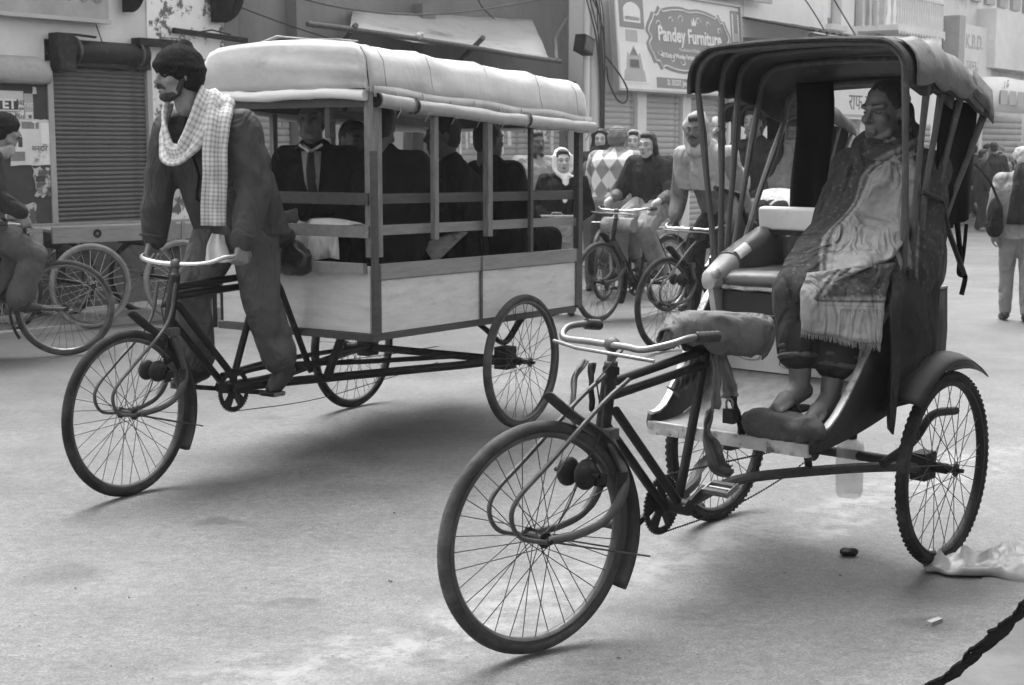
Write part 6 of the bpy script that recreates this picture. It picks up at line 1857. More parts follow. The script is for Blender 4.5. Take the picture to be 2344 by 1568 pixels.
def stand_pose(h=1.65, yaw=0.0, stride=0.0, arms=0.05):
    """standing figure at the origin, facing local +x"""
    k = h / 1.70
    J = dict(pelvis=(0, 0, 0.93 * k), chest=(0.0, 0, 1.27 * k), neck=(-0.01, 0, 1.43 * k), head=(0.02, 0, 1.585 * k), yaw=0, pitch=0)
    for s, n in ((1, 'L'), (-1, 'R')):
        f = stride * s
        J['sh' + n] = (-0.01, s * 0.185 * k, 1.38 * k)
        J['el' + n] = (-0.03 - f * 0.3, s * (0.215 + arms) * k, 1.10 * k)
        J['wr' + n] = (0.05 - f * 0.5, s * (0.21 + arms) * k, 0.86 * k)
        J['hip' + n] = (0, s * 0.085 * k, 0.88 * k)
        J['kn' + n] = (0.03 + f * 0.6, s * 0.09 * k, 0.47 * k)
        J['an' + n] = (-0.02 + f * 1.0, s * 0.09 * k, 0.075 * k)
        J['toe' + n] = (0.13 + f * 1.0, s * 0.105 * k, 0.025 * k)
    J['scale'] = k
    return J

def seat_pose(P, head, yaw=0, pitch=0, kn=None, an=None, wr=None, width=0.18, k=1.0, toe=None, el=None):
    """seated figure: pelvis P, head centre; knees, ankles, wrists as (L, R) pairs"""
    P, Hd = Vector(P), Vector(head)
    N = P.lerp(Hd, 0.76) + Vector((-0.025, 0, 0))
    C = P.lerp(N, 0.68) + Vector((-0.02, 0, 0))
    J = dict(pelvis=P, chest=C, neck=N, head=Hd, yaw=yaw, pitch=pitch, scale=k)
    for i, (s, n) in enumerate(((1, 'L'), (-1, 'R'))):
        J['sh' + n] = N + Vector((0, s * width * k, -0.05 * k))
        J['hip' + n] = P + Vector((0.02, s * 0.09 * k, -0.03))
        J['kn' + n] = Vector(kn[i]) if kn else J['hip' + n] + Vector((0.40 * k, s * 0.03, 0.0))
        J['an' + n] = Vector(an[i]) if an else J['kn' + n] + Vector((-0.02, 0, -0.40 * k))
        J['toe' + n] = Vector(toe[i]) if toe else J['an' + n] + Vector((0.14 * k, s * 0.01, -0.045))
        W_ = Vector(wr[i]) if wr else J['kn' + n] + Vector((-0.12, -s * 0.02, 0.09))
        J['wr' + n] = W_
        m = (J['sh' + n] + W_) / 2
        J['el' + n] = Vector(el[i]) if el else m + Vector((-0.08 * k, s * 0.06 * k, -0.09 * k))
    return J

def person(label, M4, J, vox=0.012, skin='skin', clothes=(), hair=True, face=True, group=None, hands='relaxed', beard=0, shoes='leather', fingers=True, head_scale=0.9, curl=None, hand_dir=None):
    k = J.get('scale', 1.0)
    base = Vector((J['pelvis'][0], J['pelvis'][1], 0))
    V = {n: (Vector(v) - base) for n, v in J.items() if isinstance(v, (tuple, list, Vector))}
    yaw, pitch = J.get('yaw', 0), J.get('pitch', 0)
    fwd = Vector((math.cos(yaw) * math.cos(pitch), math.sin(yaw) * math.cos(pitch), math.sin(pitch)))
    up = Vector((-math.cos(yaw) * math.sin(pitch), -math.sin(yaw) * math.sin(pitch), math.cos(pitch)))
    hs = head_scale * (0.5 + 0.5 * k)
    b = MB()
    sidev = (V['shL'] - V['shR']).normalized()
    b.cap(V['hipL'], V['hipR'], 0.10 * k, 0.10 * k)
    b.cap(V['pelvis'], V['chest'], 0.115 * k, 0.12 * k)
    b.cap(V['chest'] + sidev * 0.07 * k, V['chest'] - sidev * 0.07 * k, 0.115 * k, 0.115 * k)
    b.cap(V['chest'], V['neck'], 0.10 * k, 0.065 * k)
    b.cap(V['shL'], V['shR'], 0.055 * k, 0.055 * k)
    P, rot, side = head_lumps(b, V['head'], fwd, up, hs)
    b.cap(V['neck'], P(-0.03, 0, -0.09), 0.058 * k, 0.052 * k)
    for s, n in ((1, 'L'), (-1, 'R')):
        b.cap(V['sh' + n], V['el' + n], 0.050 * k, 0.041 * k).cap(V['el' + n], V['wr' + n], 0.041 * k, 0.028 * k)
        b.cap(V['hip' + n], V['kn' + n], 0.085 * k, 0.056 * k).cap(V['kn' + n], V['kn' + n].lerp(V['an' + n], 0.3), 0.054 * k, 0.054 * k).cap(V['kn' + n].lerp(V['an' + n], 0.3), V['an' + n], 0.054 * k, 0.036 * k)
        hl = V['an' + n] + (V['an' + n] - V['toe' + n]).normalized() * 0.03 * k + Vector((0, 0, -0.03 * k))
        bl = V['an' + n].lerp(V['toe' + n], 0.62) + Vector((0, 0, -0.006))
        b.cap(V['an' + n], hl, 0.036 * k, 0.032 * k).cap(hl, bl, 0.032 * k, 0.034 * k).cap(V['an' + n], bl, 0.034 * k, 0.030 * k).cap(bl, V['toe' + n], 0.036 * k, 0.022 * k)
        if not shoes and fingers:
            fd = (V['toe' + n] - V['an' + n]); fd.z = 0; fd.normalize(); fs = Vector((-fd.y, fd.x, 0)) * (-1 if n == 'L' else 1)
            for q in range(5):
                b0 = bl + fs * (0.026 - 0.013 * q) * k + fd * 0.01 + Vector((0, 0, -0.006))
                b1 = V['toe' + n] + fs * (0.026 - 0.0145 * q) * k + fd * (0.018 - 0.006 * abs(q - 0.6)) + Vector((0, 0, -0.012))
                b.cap(b0, b1, 0.012 * k, (0.0115 if q == 0 else 0.0078) * k, 8)
        if fingers:
            d = (V['wr' + n] - V['el' + n]).normalized()
            pn = Vector((0.2, -s * 1.0, 0.0))
            c_ = (30, 35)
            if hands == 'grip':
                d = Vector((0.25, 0, -0.97)) if hand_dir is None else Vector(hand_dir)
                pn = Vector((0.0, -s * 0.35, 0)) + Vector((0.97, 0, 0.2)) if curl is None else Vector(curl)
                pn = Vector((-0.2, -s, 0.0))
                c_ = (72, 80)
            hand_lumps(b, V['wr' + n], d, pn, s if False else (1 if n == 'L' else -1), c_, k)
        else:
            b.cap(V['wr' + n], V['wr' + n] + (V['wr' + n] - V['el' + n]).normalized() * 0.10 * k, 0.032 * k, 0.026 * k)
    body = organic('person', b, vox, skin, None, 3 if vox < 0.008 else 2, 0.5)
    body.matrix_world = M4 @ Matrix.Translation(base)
    tag(body, label, 'person', group)
    def child(name, mb, v, m, it=4, wr_=0.006, ws=9, st=(1, 1, 0.6), seed=1, post=None):
        return organic(name, mb, v, m, body, it, 0.5, wr_, ws, st, seed, post)
    if face:
        for s in (-1, 1):
            e = obj('eye', MB().ell(P(0.0785, s * 0.031, 0.001), (0.0085 * hs, 0.0125 * hs, 0.0058 * hs), 12, rot), 'eye_white', body, 180)
            obj('iris', MB().ell(P(0.0845, s * 0.0308, 0.0015), (0.0030 * hs, 0.0052 * hs, 0.0052 * hs), 10, rot), 'eye_dark', e, 180)
            obj('upper_lid', MB().cap(P(0.0855, s * 0.019, 0.0060), P(0.0790, s * 0.043, 0.0050), 0.0022 * hs, 0.0020 * hs, 6), skin, e, 180)
            obj('eyebrow', MB().cap(P(0.0965, s * 0.016, 0.029), P(0.0815, s * 0.046, 0.033), 0.0042 * hs, 0.003 * hs, 6), 'hair', body, 180)
        obj('lips', MB().cap(P(0.0945, 0.018, -0.0655), P(0.0945, -0.018, -0.0655), 0.0040 * hs, 0.0040 * hs, 6).cap(P(0.0955, 0.014, -0.0785), P(0.0955, -0.014, -0.0785), 0.0048 * hs, 0.0048 * hs, 6), 'lip', body, 180)
    if beard:
        m_ = MB()
        m_.cap(P(0.104, 0.004, -0.049), P(0.090, 0.034, -0.062), 0.0085 * hs, 0.006 * hs, 8).cap(P(0.104, -0.004, -0.049), P(0.090, -0.034, -0.062), 0.0085 * hs, 0.006 * hs, 8)
        obj('moustache', m_, 'hair', body, 180)
        if beard > 1:
            m_ = MB()
            m_.cap(P(0.074, 0.014, -0.104), P(0.074, -0.014, -0.104), 0.025 * hs, 0.025 * hs, 8)
            for s in (-1, 1): m_.cap(P(0.062, s * 0.022, -0.108), P(0.030, s * 0.053, -0.083), 0.025 * hs, 0.022 * hs, 8).cap(P(0.030, s * 0.053, -0.083), P(0.005, s * 0.070, -0.02), 0.021 * hs, 0.012 * hs, 8)
            organic('beard', m_, 0.007, 'hair', body, 2)
    if hair:
        h_ = MB()
        hm = hair if isinstance(hair, str) else 'short'
        h_.ell(P(-0.022, 0, 0.036), (0.100 * hs, 0.083 * hs, 0.098 * hs), 16, rot)
        h_.ell(P(-0.050, 0, -0.02), (0.068 * hs, 0.075 * hs, 0.075 * hs), 14, rot)
        if hm != 'thin': h_.ell(P(0.030, 0, 0.092), (0.050 * hs, 0.062 * hs, 0.034 * hs), 12, rot)
        if hm == 'long':
            for s in (-1, 1): h_.cap(P(-0.02, s * 0.07, 0.0), P(-0.04, s * 0.075, -0.15), 0.032 * hs, 0.03 * hs)
            h_.cap(P(-0.06, 0, 0), P(-0.075, 0, -0.17), 0.065 * hs, 0.055 * hs)
        if hm == 'tail':
            h_.cap(P(-0.09, 0, -0.03), P(-0.13, 0, -0.16), 0.045 * hs, 0.03 * hs).cap(P(-0.13, 0, -0.16), P(-0.12, 0, -0.38), 0.035 * hs, 0.02 * hs)
        organic('hair', h_, max(0.009, vox), 'hair', body, 2, 0.5, 0.004, 30)
    ctx = dict(body=body, V=V, P=P, rot=rot, k=k, hs=hs, child=child, fwd=fwd, up=up, side=side)
    for c in clothes:
        c(ctx)
    if shoes:
        for s, n in ((1, 'L'), (-1, 'R')):
            m_ = MB()
            hl = V['an' + n] + (V['an' + n] - V['toe' + n]).normalized() * 0.035 * k + Vector((0, 0, -0.03 * k))
            bl = V['an' + n].lerp(V['toe' + n], 0.6) + Vector((0, 0, -0.01))
            m_.cap(V['an' + n], hl, 0.045 * k, 0.042 * k).cap(hl, bl, 0.040 * k, 0.044 * k).cap(bl, V['toe' + n], 0.044 * k, 0.032 * k).cap(V['an' + n] + Vector((0, 0, 0.02)), bl, 0.042 * k, 0.038 * k)
            organic('shoe', m_, max(0.010, vox), shoes, body, 3)
    return body, ctx

# garments -----------------------------------------------------------
def jacket(m, vox=0.012, hem=0.02, loose=1.0, sleeve=0.96, seed=1, collar=True, wr_=0.007, name='jacket', cut=None):
    def f(c):
        V, k = c['V'], c['k']
        a = 0.028 * loose
        mb = MB()
        sd = (V['shL'] - V['shR']).normalized()
        pv = V['pelvis'] + (V['pelvis'] - V['chest']).normalized() * hem
        mb.cap(pv + sd * 0.075 * k, pv - sd * 0.075 * k, 0.105 * k + a * 1.2, 0.105 * k + a * 1.2)
        for q in (-0.075, 0.075):
            mb.cap(pv + sd * q * k, V['chest'] + sd * q * k, 0.105 * k + a, 0.112 * k + a)
        mb.cap(V['chest'] + sd * 0.085 * k, V['chest'] - sd * 0.085 * k, 0.118 * k + a * 0.8, 0.118 * k + a * 0.8)
        mb.cap(V['chest'], V['neck'], 0.12 * k, 0.075 * k)
        mb.cap(V['shL'], V['shR'], 0.062 * k + a * 0.5, 0.062 * k + a * 0.5)
        if collar: mb.cap(V['neck'] + sd * 0.02, V['neck'] - sd * 0.02, 0.072 * k, 0.072 * k)
        for n in 'LR':
            w = V['el' + n].lerp(V['wr' + n], sleeve)
            mb.cap(V['sh' + n], V['el' + n], 0.058 * k + a * 0.7, 0.052 * k + a * 0.6).cap(V['el' + n], w, 0.052 * k + a * 0.6, 0.040 * k + a * 0.5)
        def flat(me):
            if cut is None: return
            zc = V['pelvis'].z + cut
            for v in me.vertices:
                if v.co.z < zc + 0.02 and all((Vector((v.co.x, v.co.y)) - Vector((V['wr' + n].x, V['wr' + n].y))).length > 0.075 for n in 'LR'):
                    e = 0.010 * noise.noise(Vector((v.co.x * 9, v.co.y * 9, 1)))
                    v.co.z = max(v.co.z, zc + e)
        c['child'](name, mb, vox, m, 4, wr_, 8, (1, 1, 0.55), seed, flat)
    return f

def trousers(m, vox=0.012, cuff=0.95, flare=0.0, loose=1.0, seed=2, wr_=0.007, name='trousers'):
    def f(c):
        V, k = c['V'], c['k']
        a = 0.02 * loose
        mb = MB()
        mb.cap(V['hipL'], V['hipR'], 0.115 * k, 0.115 * k).cap(V['pelvis'], V['pelvis'] + (V['chest'] - V['pelvis']) * 0.25, 0.125 * k, 0.12 * k)
        for n in 'LR':
            e = V['kn' + n].lerp(V['an' + n], cuff)
            mb.cap(V['hip' + n], V['kn' + n], 0.092 * k + a, 0.062 * k + a).cap(V['kn' + n], e, 0.062 * k + a, 0.046 * k + a + flare)
        c['child'](name, mb, vox, m, 4, wr_, 9, (1, 1, 0.6), seed)
    return f

def cap_hat(m, vox=0.009, pom=False, stripes=None):
    def f(c):
        P, hs, rot = c['P'], c['hs'], c['rot']
        mb = MB()
        mb.ell(P(-0.018, 0, 0.045), (0.127 * hs, 0.105 * hs, 0.101 * hs), 18, rot)
        mb.ell(P(-0.050, 0, -0.006), (0.092 * hs, 0.102 * hs, 0.095 * hs), 16, rot)
        mb.cap(P(0.086, 0.03, 0.050), P(0.086, -0.03, 0.050), 0.026 * hs, 0.026 * hs)
        ring = [P(-0.022 + 0.116 * math.cos(a), 0.101 * math.sin(a), 0.030 + 0.016 * math.cos(a)) for a in [2 * PI * i / 28 for i in range(28)]]
        for i in range(28): mb.cap(ring[i], ring[(i + 1) % 28], 0.0155 * hs, 0.0155 * hs, 8)
        if pom: mb.ell(P(-0.055, 0, 0.128), 0.042 * hs, 10)
        o = c['child']('woolly_hat', mb, vox, m, 3, 0.003, 40, (1, 1, 1), 3)
        if stripes:
            for z, r_ in ((0.075, 0.099), (0.097, 0.094), (0.118, 0.084)):
                q = MB(); q.tube([P(-0.018 + r_ * 1.13 * math.cos(a), r_ * 0.97 * math.sin(a), z) for a in [2 * PI * i / 24 for i in range(24)]], 0.0055 * hs, 5, closed=True); obj('hat_stripe', q, stripes, o, 180)
    return f

def head_shawl(m, vox=0.012, length=0.30, width=0.25, seed=4, attr=False):
    """shawl drawn over the head and wrapped round the shoulders, face left open"""
    def f(c):
        P, hs, V, k, rot = c['P'], c['hs'], c['V'], c['k'], c['rot']
        mb = MB()
        mb.ell(P(-0.036, 0, 0.034), (0.108 * hs, 0.102 * hs, 0.112 * hs), 16, rot)
        mb.ell(P(-0.055, 0, -0.06), (0.085 * hs, 0.100 * hs, 0.10 * hs), 14, rot)
        for s in (-1, 1):
            mb.cap(P(0.012, s * 0.082, 0.05), P(0.012, s * 0.082, -0.09), 0.030 * hs, 0.032 * hs)
            mb.cap(P(0.012, s * 0.082, -0.09), P(0.040, s * 0.02, -0.185), 0.035 * hs, 0.045 * hs)
        sd = (V['shL'] - V['shR']).normalized()
        mb.cap(V['neck'], V['chest'], 0.10 * k, 0.15 * k)
        mb.cap(V['shL'], V['shR'], 0.085 * k, 0.085 * k)
        for q in (-1, 1):
            n = 'L' if q > 0 else 'R'
            mb.cap(V['sh' + n], V['el' + n].lerp(V['chest'], 0.25), 0.085 * k, 0.095 * k)
            mb.cap(V['chest'] + sd * q * 0.07, V['chest'].lerp(V['pelvis'], length * 2) + sd * q * 0.07, 0.135 * k, 0.13 * k)
        mb.cap(V['neck'] + c['fwd'] * 0.05, V['chest'].lerp(V['pelvis'], length * 1.2) + c['fwd'] * 0.06, 0.11 * k, 0.20 * k)
        lo = V['chest'].lerp(V['pelvis'], length * 1.2) + c['fwd'] * 0.06
        mb.cap(lo + sd * 0.13, lo - sd * 0.13, 0.15 * k, 0.15 * k)
        def hemcut(me):
            zc = lo.z - 0.05
            for v in me.vertices:
                if v.co.z < zc + 0.02: v.co.z = max(v.co.z, zc + 0.02 * noise.noise(Vector((v.co.x * 8, v.co.y * 8, 3))))
        c['child']('shawl', mb, vox, m, 3, 0.014, 9, (1, 1, 0.6), seed, hemcut)
    return f

def blazer_front(c):
    """white shirt front, collar and tie"""
    V, k = c['V'], c['k']
    f = c['fwd']; f = Vector((f.x, f.y, 0)).normalized()
    sd = Vector((-f.y, f.x, 0))
    top = V['neck'] + f * 0.085 * k + Vector((0, 0, -0.01))
    bot = V['chest'] + f * 0.165 * k + Vector((0, 0, -0.16 * k))
    mb = MB(); mb.grid([[top + sd * 0.055 * k, top + f * 0.012, top - sd * 0.055 * k], [top.lerp(bot, 0.5) + sd * 0.04 * k + f * 0.03, top.lerp(bot, 0.5) + f * 0.045, top.lerp(bot, 0.5) - sd * 0.04 * k + f * 0.03], [bot + sd * 0.006, bot + f * 0.006, bot - sd * 0.006]])
    solid(obj('shirt_front', mb, 'cloth_grey', c['body'], 180), 0.008)
    mb = MB(); mb.tube([top + f * 0.018, top.lerp(bot, 0.3) + f * 0.050, bot + f * 0.012], [0.016 * k, 0.024 * k, 0.03 * k], 8, flat=0.4); obj('tie', mb, 'cloth_dark', c['body'], 180)
    for s in (-1, 1):
        mb = MB(); mb.beam(top + f * 0.02, top + sd * s * 0.06 * k + f * 0.0 + Vector((0, 0, 0.035)), 0.035, 0.012); obj('collar', mb, 'cloth_light', c['body'], 0)

def ribbon(name, pts, w, m, parent, th=0.006, wob=0.01, seed=0, nrm=None, nu=7, fold=0.012):
    """strip of cloth along pts; widths w (number or list); lies along the given normals"""
    P = bez(pts, 8)
    n = len(P)
    NV = None
    if nrm: 
        NV = bez(nrm, 8)
    rows, uvs = [], []
    for i in range(n):
        t = (P[min(i + 1, n - 1)] - P[max(i - 1, 0)]).normalized()
        nv = (NV[i] if NV else Vector((0, 0, 1)))
        nv = (nv - t * nv.dot(t)).normalized()
        s = t.cross(nv)
        ww = w if isinstance(w, (int, float)) else w[min(int(i / 8), len(w) - 2)] * (1 - (i % 8) / 8) + w[min(int(i / 8) + 1, len(w) - 1)] * ((i % 8) / 8)
        row = []
        for j in range(nu):
            u = j / (nu - 1) * 2 - 1
            off = fold * math.sin(u * 5 + i * 0.13 + seed) + wob * noise.noise(Vector((i * 0.22, u * 1.5, seed)))
            row.append(P[i] + s * u * ww / 2 + nv * off)
        rows.append(row)
    mb = MB(); mb.grid(rows)
    o = obj(name, mb, m, parent, 180)
    me = o.data
    uv = me.uv_layers.new(name='UVMap')
    for poly in me.polygons:
        for li in poly.loop_indices:
            vi = me.loops[li].vertex_index
            uv.data[li].uv = ((vi % nu) / (nu - 1), (vi // nu) / (n - 1))
    return solid(o, th)

# ---- the cart driver, standing on his pedals
J = dict(pelvis=(-0.72, 0, 1.17), chest=(-0.60, 0, 1.46), neck=(-0.49, 0, 1.675), head=(-0.365, -0.015, 1.838), yaw=R(-17), pitch=R(-4), scale=1.02,
         shL=(-0.565, 0.178, 1.60), shR=(-0.48, -0.172, 1.60), elL=(-0.565, 0.245, 1.325), elR=(-0.46, -0.245, 1.34), wrL=(-0.47, 0.262, 1.10), wrR=(-0.42, -0.262, 1.095),
         hipL=(-0.715, 0.09, 1.13), hipR=(-0.69, -0.09, 1.13), knL=(-0.735, 0.115, 0.80), knR=(-0.50, -0.11, 0.83), anL=(-0.875, 0.12, 0.46), anR=(-0.545, -0.12, 0.485), toeL=(-0.785, 0.122, 0.375), toeR=(-0.41, -0.122, 0.435))
DR, DRc = person('driver in a dark jacket and black woolly hat, standing on the cart pedals', CGM, J, 0.0055, 'skin', [jacket('jacket', 0.011, 0.06, 1.4, 0.93, 5, True, 0.015, 'jacket', -0.055), trousers('trouser_grey', 0.012, 0.80, 0.014, 1.3, 6, 0.010), cap_hat('wool_black', 0.008, True)], True, True, None, 'grip', 2, 'leather')
V = DRc['V']
fz = Vector((0.93, 0.0, -0.36))
for n in 'LR':
    a_ = V['el' + n].lerp(V['wr' + n], 0.90); d_ = (V['wr' + n] - V['el' + n]).normalized()
    s1 = d_.orthogonal().normalized(); s2 = d_.cross(s1)
    mb = MB(); mb.tube([a_ + d_ * 0.01 + (s1 * math.cos(x) + s2 * math.sin(x)) * 0.056 for x in [2 * PI * j / 18 for j in range(18)]], 0.008, 6, closed=True); obj('cuff', mb, 'jacket', DR, 180)
jk = [c for c in DR.children if c.name.startswith('jacket')][0]
from mathutils.bvhtree import BVHTree
jb = BVHTree.FromPolygons([v.co.copy() for v in jk.data.vertices], [tuple(p.vertices) for p in jk.data.polygons])
def on_jacket(p, off=0.004):
    loc, nor, _, _ = jb.find_nearest(Vector(p)); return loc + nor * off
zp = [on_jacket(V['neck'].lerp(V['pelvis'], t_) + Vector((0.30, 0.0, -0.05))) for t_ in [k / 12 for k in range(13)]]
mb = MB(); mb.tube(zp, 0.006, 6); obj('zip', mb, 'cloth_black', DR, 180)
for s in (-1, 1):
    q = [on_jacket(V['neck'] + Vector((0.10 - 0.05 * k, s * (0.035 + 0.035 * k), 0.03 + 0.012 * k)), 0.010) for k in range(4)]
    mb = MB(); mb.tube(q, [0.020, 0.024, 0.024, 0.018], 8, flat=0.5); obj('collar', mb, 'jacket', DR, 180)
W0 = Vector((0.72, 0, 0))
def L2(*ps): return [Vector(p) + W0 for p in ps]
ribbon('scarf', L2((-0.56, -0.03, 1.755), (-0.50, 0.085, 1.765), (-0.42, 0.115, 1.69), (-0.36, 0.10, 1.58), (-0.33, 0.03, 1.49), (-0.335, -0.06, 1.50), (-0.36, -0.10, 1.62), (-0.40, -0.105, 1.73)), [0.13, 0.14, 0.13, 0.11, 0.10, 0.10, 0.09, 0.10], 'check_scarf', DR, 0.008, 0.012, 1,
       L2((-0.72 - 0.3, 0, 0.9), (-0.72 + 0.0, 0.5, 0.8), (-0.72 + 0.4, 0.8, 0.5), (-0.72 + 0.7, 0.6, 0.3), (-0.72 + 1, 0.1, 0.2), (-0.72 + 0.9, -0.4, 0.2), (-0.72 + 0.6, -0.7, 0.3), (-0.72 + 0.2, -0.8, 0.6)))
ribbon('scarf', L2((-0.51, 0.125, 1.745), (-0.43, 0.165, 1.635), (-0.40, 0.17, 1.50), (-0.40, 0.165, 1.38), (-0.395, 0.16, 1.27), (-0.39, 0.16, 1.17)), [0.12, 0.11, 0.105, 0.105, 0.11, 0.11], 'check_scarf', DR, 0.008, 0.012, 4,
       L2((-0.72, 0.6, 0.8), (-0.72 + 0.5, 0.7, 0.3), (-0.72 + 0.6, 0.7, 0), (-0.72 + 0.6, 0.7, 0), (-0.72 + 0.6, 0.7, 0), (-0.72 + 0.6, 0.7, 0)))
ribbon('shirt_tail', L2((-0.56, 0.02, 1.12), (-0.55, 0.02, 1.06), (-0.555, 0.02, 0.99)), [0.05, 0.09, 0.12], 'cloth_white', DR, 0.006, 0.004, 2, L2((-0.72 + 0.8, 0.6, 0), (-0.72 + 0.8, 0.6, 0), (-0.72 + 0.8, 0.6, 0)))

# ---- pupils in the cart
def pupil(label, P, head, yaw, vox=0.013, reach=0.32, jm='cloth_black', extra=(), kn=None, wr=None, an=None, pitch=0, hair=True, el=None, skin='skin_dark'):
    if kn is None:
        d = Vector((math.cos(yaw), math.sin(yaw), 0)) * reach
        s_ = Vector((-d.y, d.x, 0)).normalized() * 0.08
        kn = (Vector(P) + d + s_, Vector(P) + d - s_)
        an = (kn[0] + Vector((0, 0, -0.27)), kn[1] + Vector((0, 0, -0.27)))
        J = seat_pose(P, head, yaw, pitch, kn, an, wr, 0.16, 0.92, None, el)
        c_, s2 = math.cos(yaw), math.sin(yaw)
        for n, q in (('L', 1), ('R', -1)):
            J['sh' + n] = Vector(J['neck']) + Vector((-s2, c_, 0)) * q * 0.165 + Vector((0, 0, -0.05))
            J['hip' + n] = Vector(P) + Vector((-s2, c_, 0)) * q * 0.08
            if not wr: J['wr' + n] = Vector(kn[0 if q > 0 else 1]) + Vector((-0.1 * c_, -0.1 * s2, 0.08))
            J['el' + n] = (Vector(J['sh' + n]) + Vector(J['wr' + n])) / 2 + Vector((-s2, c_, 0)) * q * 0.06 + Vector((-0.07 * c_, -0.07 * s2, -0.06)) if not el else el[0 if q > 0 else 1]
            J['toe' + n] = Vector(J['an' + n]) + Vector((c_, s2, 0)) * (0.13 if reach > 0.2 else 0.07) + Vector((0, 0, -0.04))
        N = Vector(J['neck']); J['neck'] = Vector(P).lerp(Vector(head), 0.76) - Vector((c_, s2, 0)) * 0.02
    return person(label, CGM, J, vox, skin, [jacket(jm, 0.013, 0.02, 1.0, 0.95, 7), trousers('cloth_black', 0.015)] + list(extra), hair, True, 'pupils riding in the school cart')
pupil('pupil in a dark blazer, pale collar and tie behind the front rail', (-1.43, -0.10, 1.02), (-1.36, -0.10, 1.66), R(28), 0.009, 0.17, 'cloth_black', (blazer_front,), wr=(Vector((-1.16, 0.0, 1.20)), Vector((-1.15, -0.2, 1.10))))
pupil('dark-haired pupil behind the pale corner post of the cart', (-1.55, 0.22, 1.02), (-1.50, 0.24, 1.63), R(200), 0.012)
pupil('boy in profile between the two middle posts of the cart', (-2.22, 0.22, 0.99), (-2.10, 0.18, 1.58), R(-40), 0.009)
pupil('pupil with back turned, leaning toward the tail of the cart', (-2.62, 0.20, 0.99), (-2.58, 0.16, 1.56), R(165), 0.012)
pupil('pupil on the far bench with an arm across a neighbour', (-1.88, -0.22, 0.99), (-1.82, -0.20, 1.55), R(70), 0.012, wr=(Vector((-1.72, 0.15, 1.36)), Vector((-1.9, 0.12, 1.30))))
# white cloth over the knees, bag and bundle hung at the front rail
def sheet(name, rows, m, parent=None, th=0.006, smooth=180, nz=0.0, ns=9):
    mb = MB(); mb.grid(rows)
    if nz:
        mb.v = [tuple(Vector(v) + Vector(noise.noise_vector(Vector(v) * ns)) * nz) for v in mb.v]
    return solid(obj(name, mb, m, parent, smooth), th)
rows = []
for i in range(15):
    u = i / 14
    y = -0.16 + 0.42 * u
    fl = 0.018 * math.sin(u * 15)
    rows.append([(-1.42, y, 1.10), (-1.30, y, 1.145 + 0.02 * math.sin(u * PI)), (-1.19 + fl, y, 1.14 + 0.025 * math.sin(u * PI)), (-1.135 + fl, y, 1.09), (-1.13 + fl, y + 0.01, 1.03), (-1.125 + fl, y + 0.015, 0.975 + 0.01 * math.sin(u * 9))])
o = sheet('white_cloth', rows, 'cloth_white'); o.matrix_world = CGM
tag(o, 'white cloth spread over the knees behind the front rail of the cart', 'cloth')
b = MB(); b.ell((-1.02, -0.10, 1.02), (0.07, 0.13, 0.10)).ell((-1.02, 0.05, 0.97), (0.06, 0.12, 0.07)).cap((-1.03, -0.15, 0.95), (-1.03, 0.12, 0.94), 0.05, 0.04).cap((-1.02, -0.02, 1.06), (-1.03, 0.14, 1.0), 0.05, 0.03)
o = organic('bag', b, 0.011, 'plastic_black', None, 3, 0.5, 0.014, 12); o.matrix_world = CGM
tag(o, 'crumpled dark bag hung on the front of the cart behind the saddle', 'bag')
b = MB(); b.ell((-1.0, -0.28, 1.28), (0.07, 0.10, 0.10)).cap((-1.0, -0.3, 1.34), (-1.02, -0.1, 1.22), 0.03, 0.02)
o = organic('satchel', b, 0.012, 'cloth_dark', None, 3, 0.5, 0.01, 12); o.matrix_world = CGM
tag(o, 'dark satchel hanging behind the driver on the cart rail', 'bag')
o = sheet('striped_cloth', [[(-1.75 - 0.3 * u, 0.30 + 0.08 * v, 1.02 + 0.05 * u - 0.10 * v * (1 - u)) for v in (0, 0.5, 1)] for u in [k / 6 for k in range(7)]], 'cloth_grey'); o.matrix_world = CGM
tag(o, 'light striped cloth bundled on the cart bench', 'cloth')
o = sheet('exercise_book', [[(-1.60, 0.18, 1.40), (-1.60, 0.3, 1.40)], [(-1.72, 0.18, 1.43), (-1.72, 0.3, 1.43)]], 'cloth_light', None, 0.015, 0); o.matrix_world = CGM
tag(o, 'pale exercise book held on a lap behind the corner post', 'book')

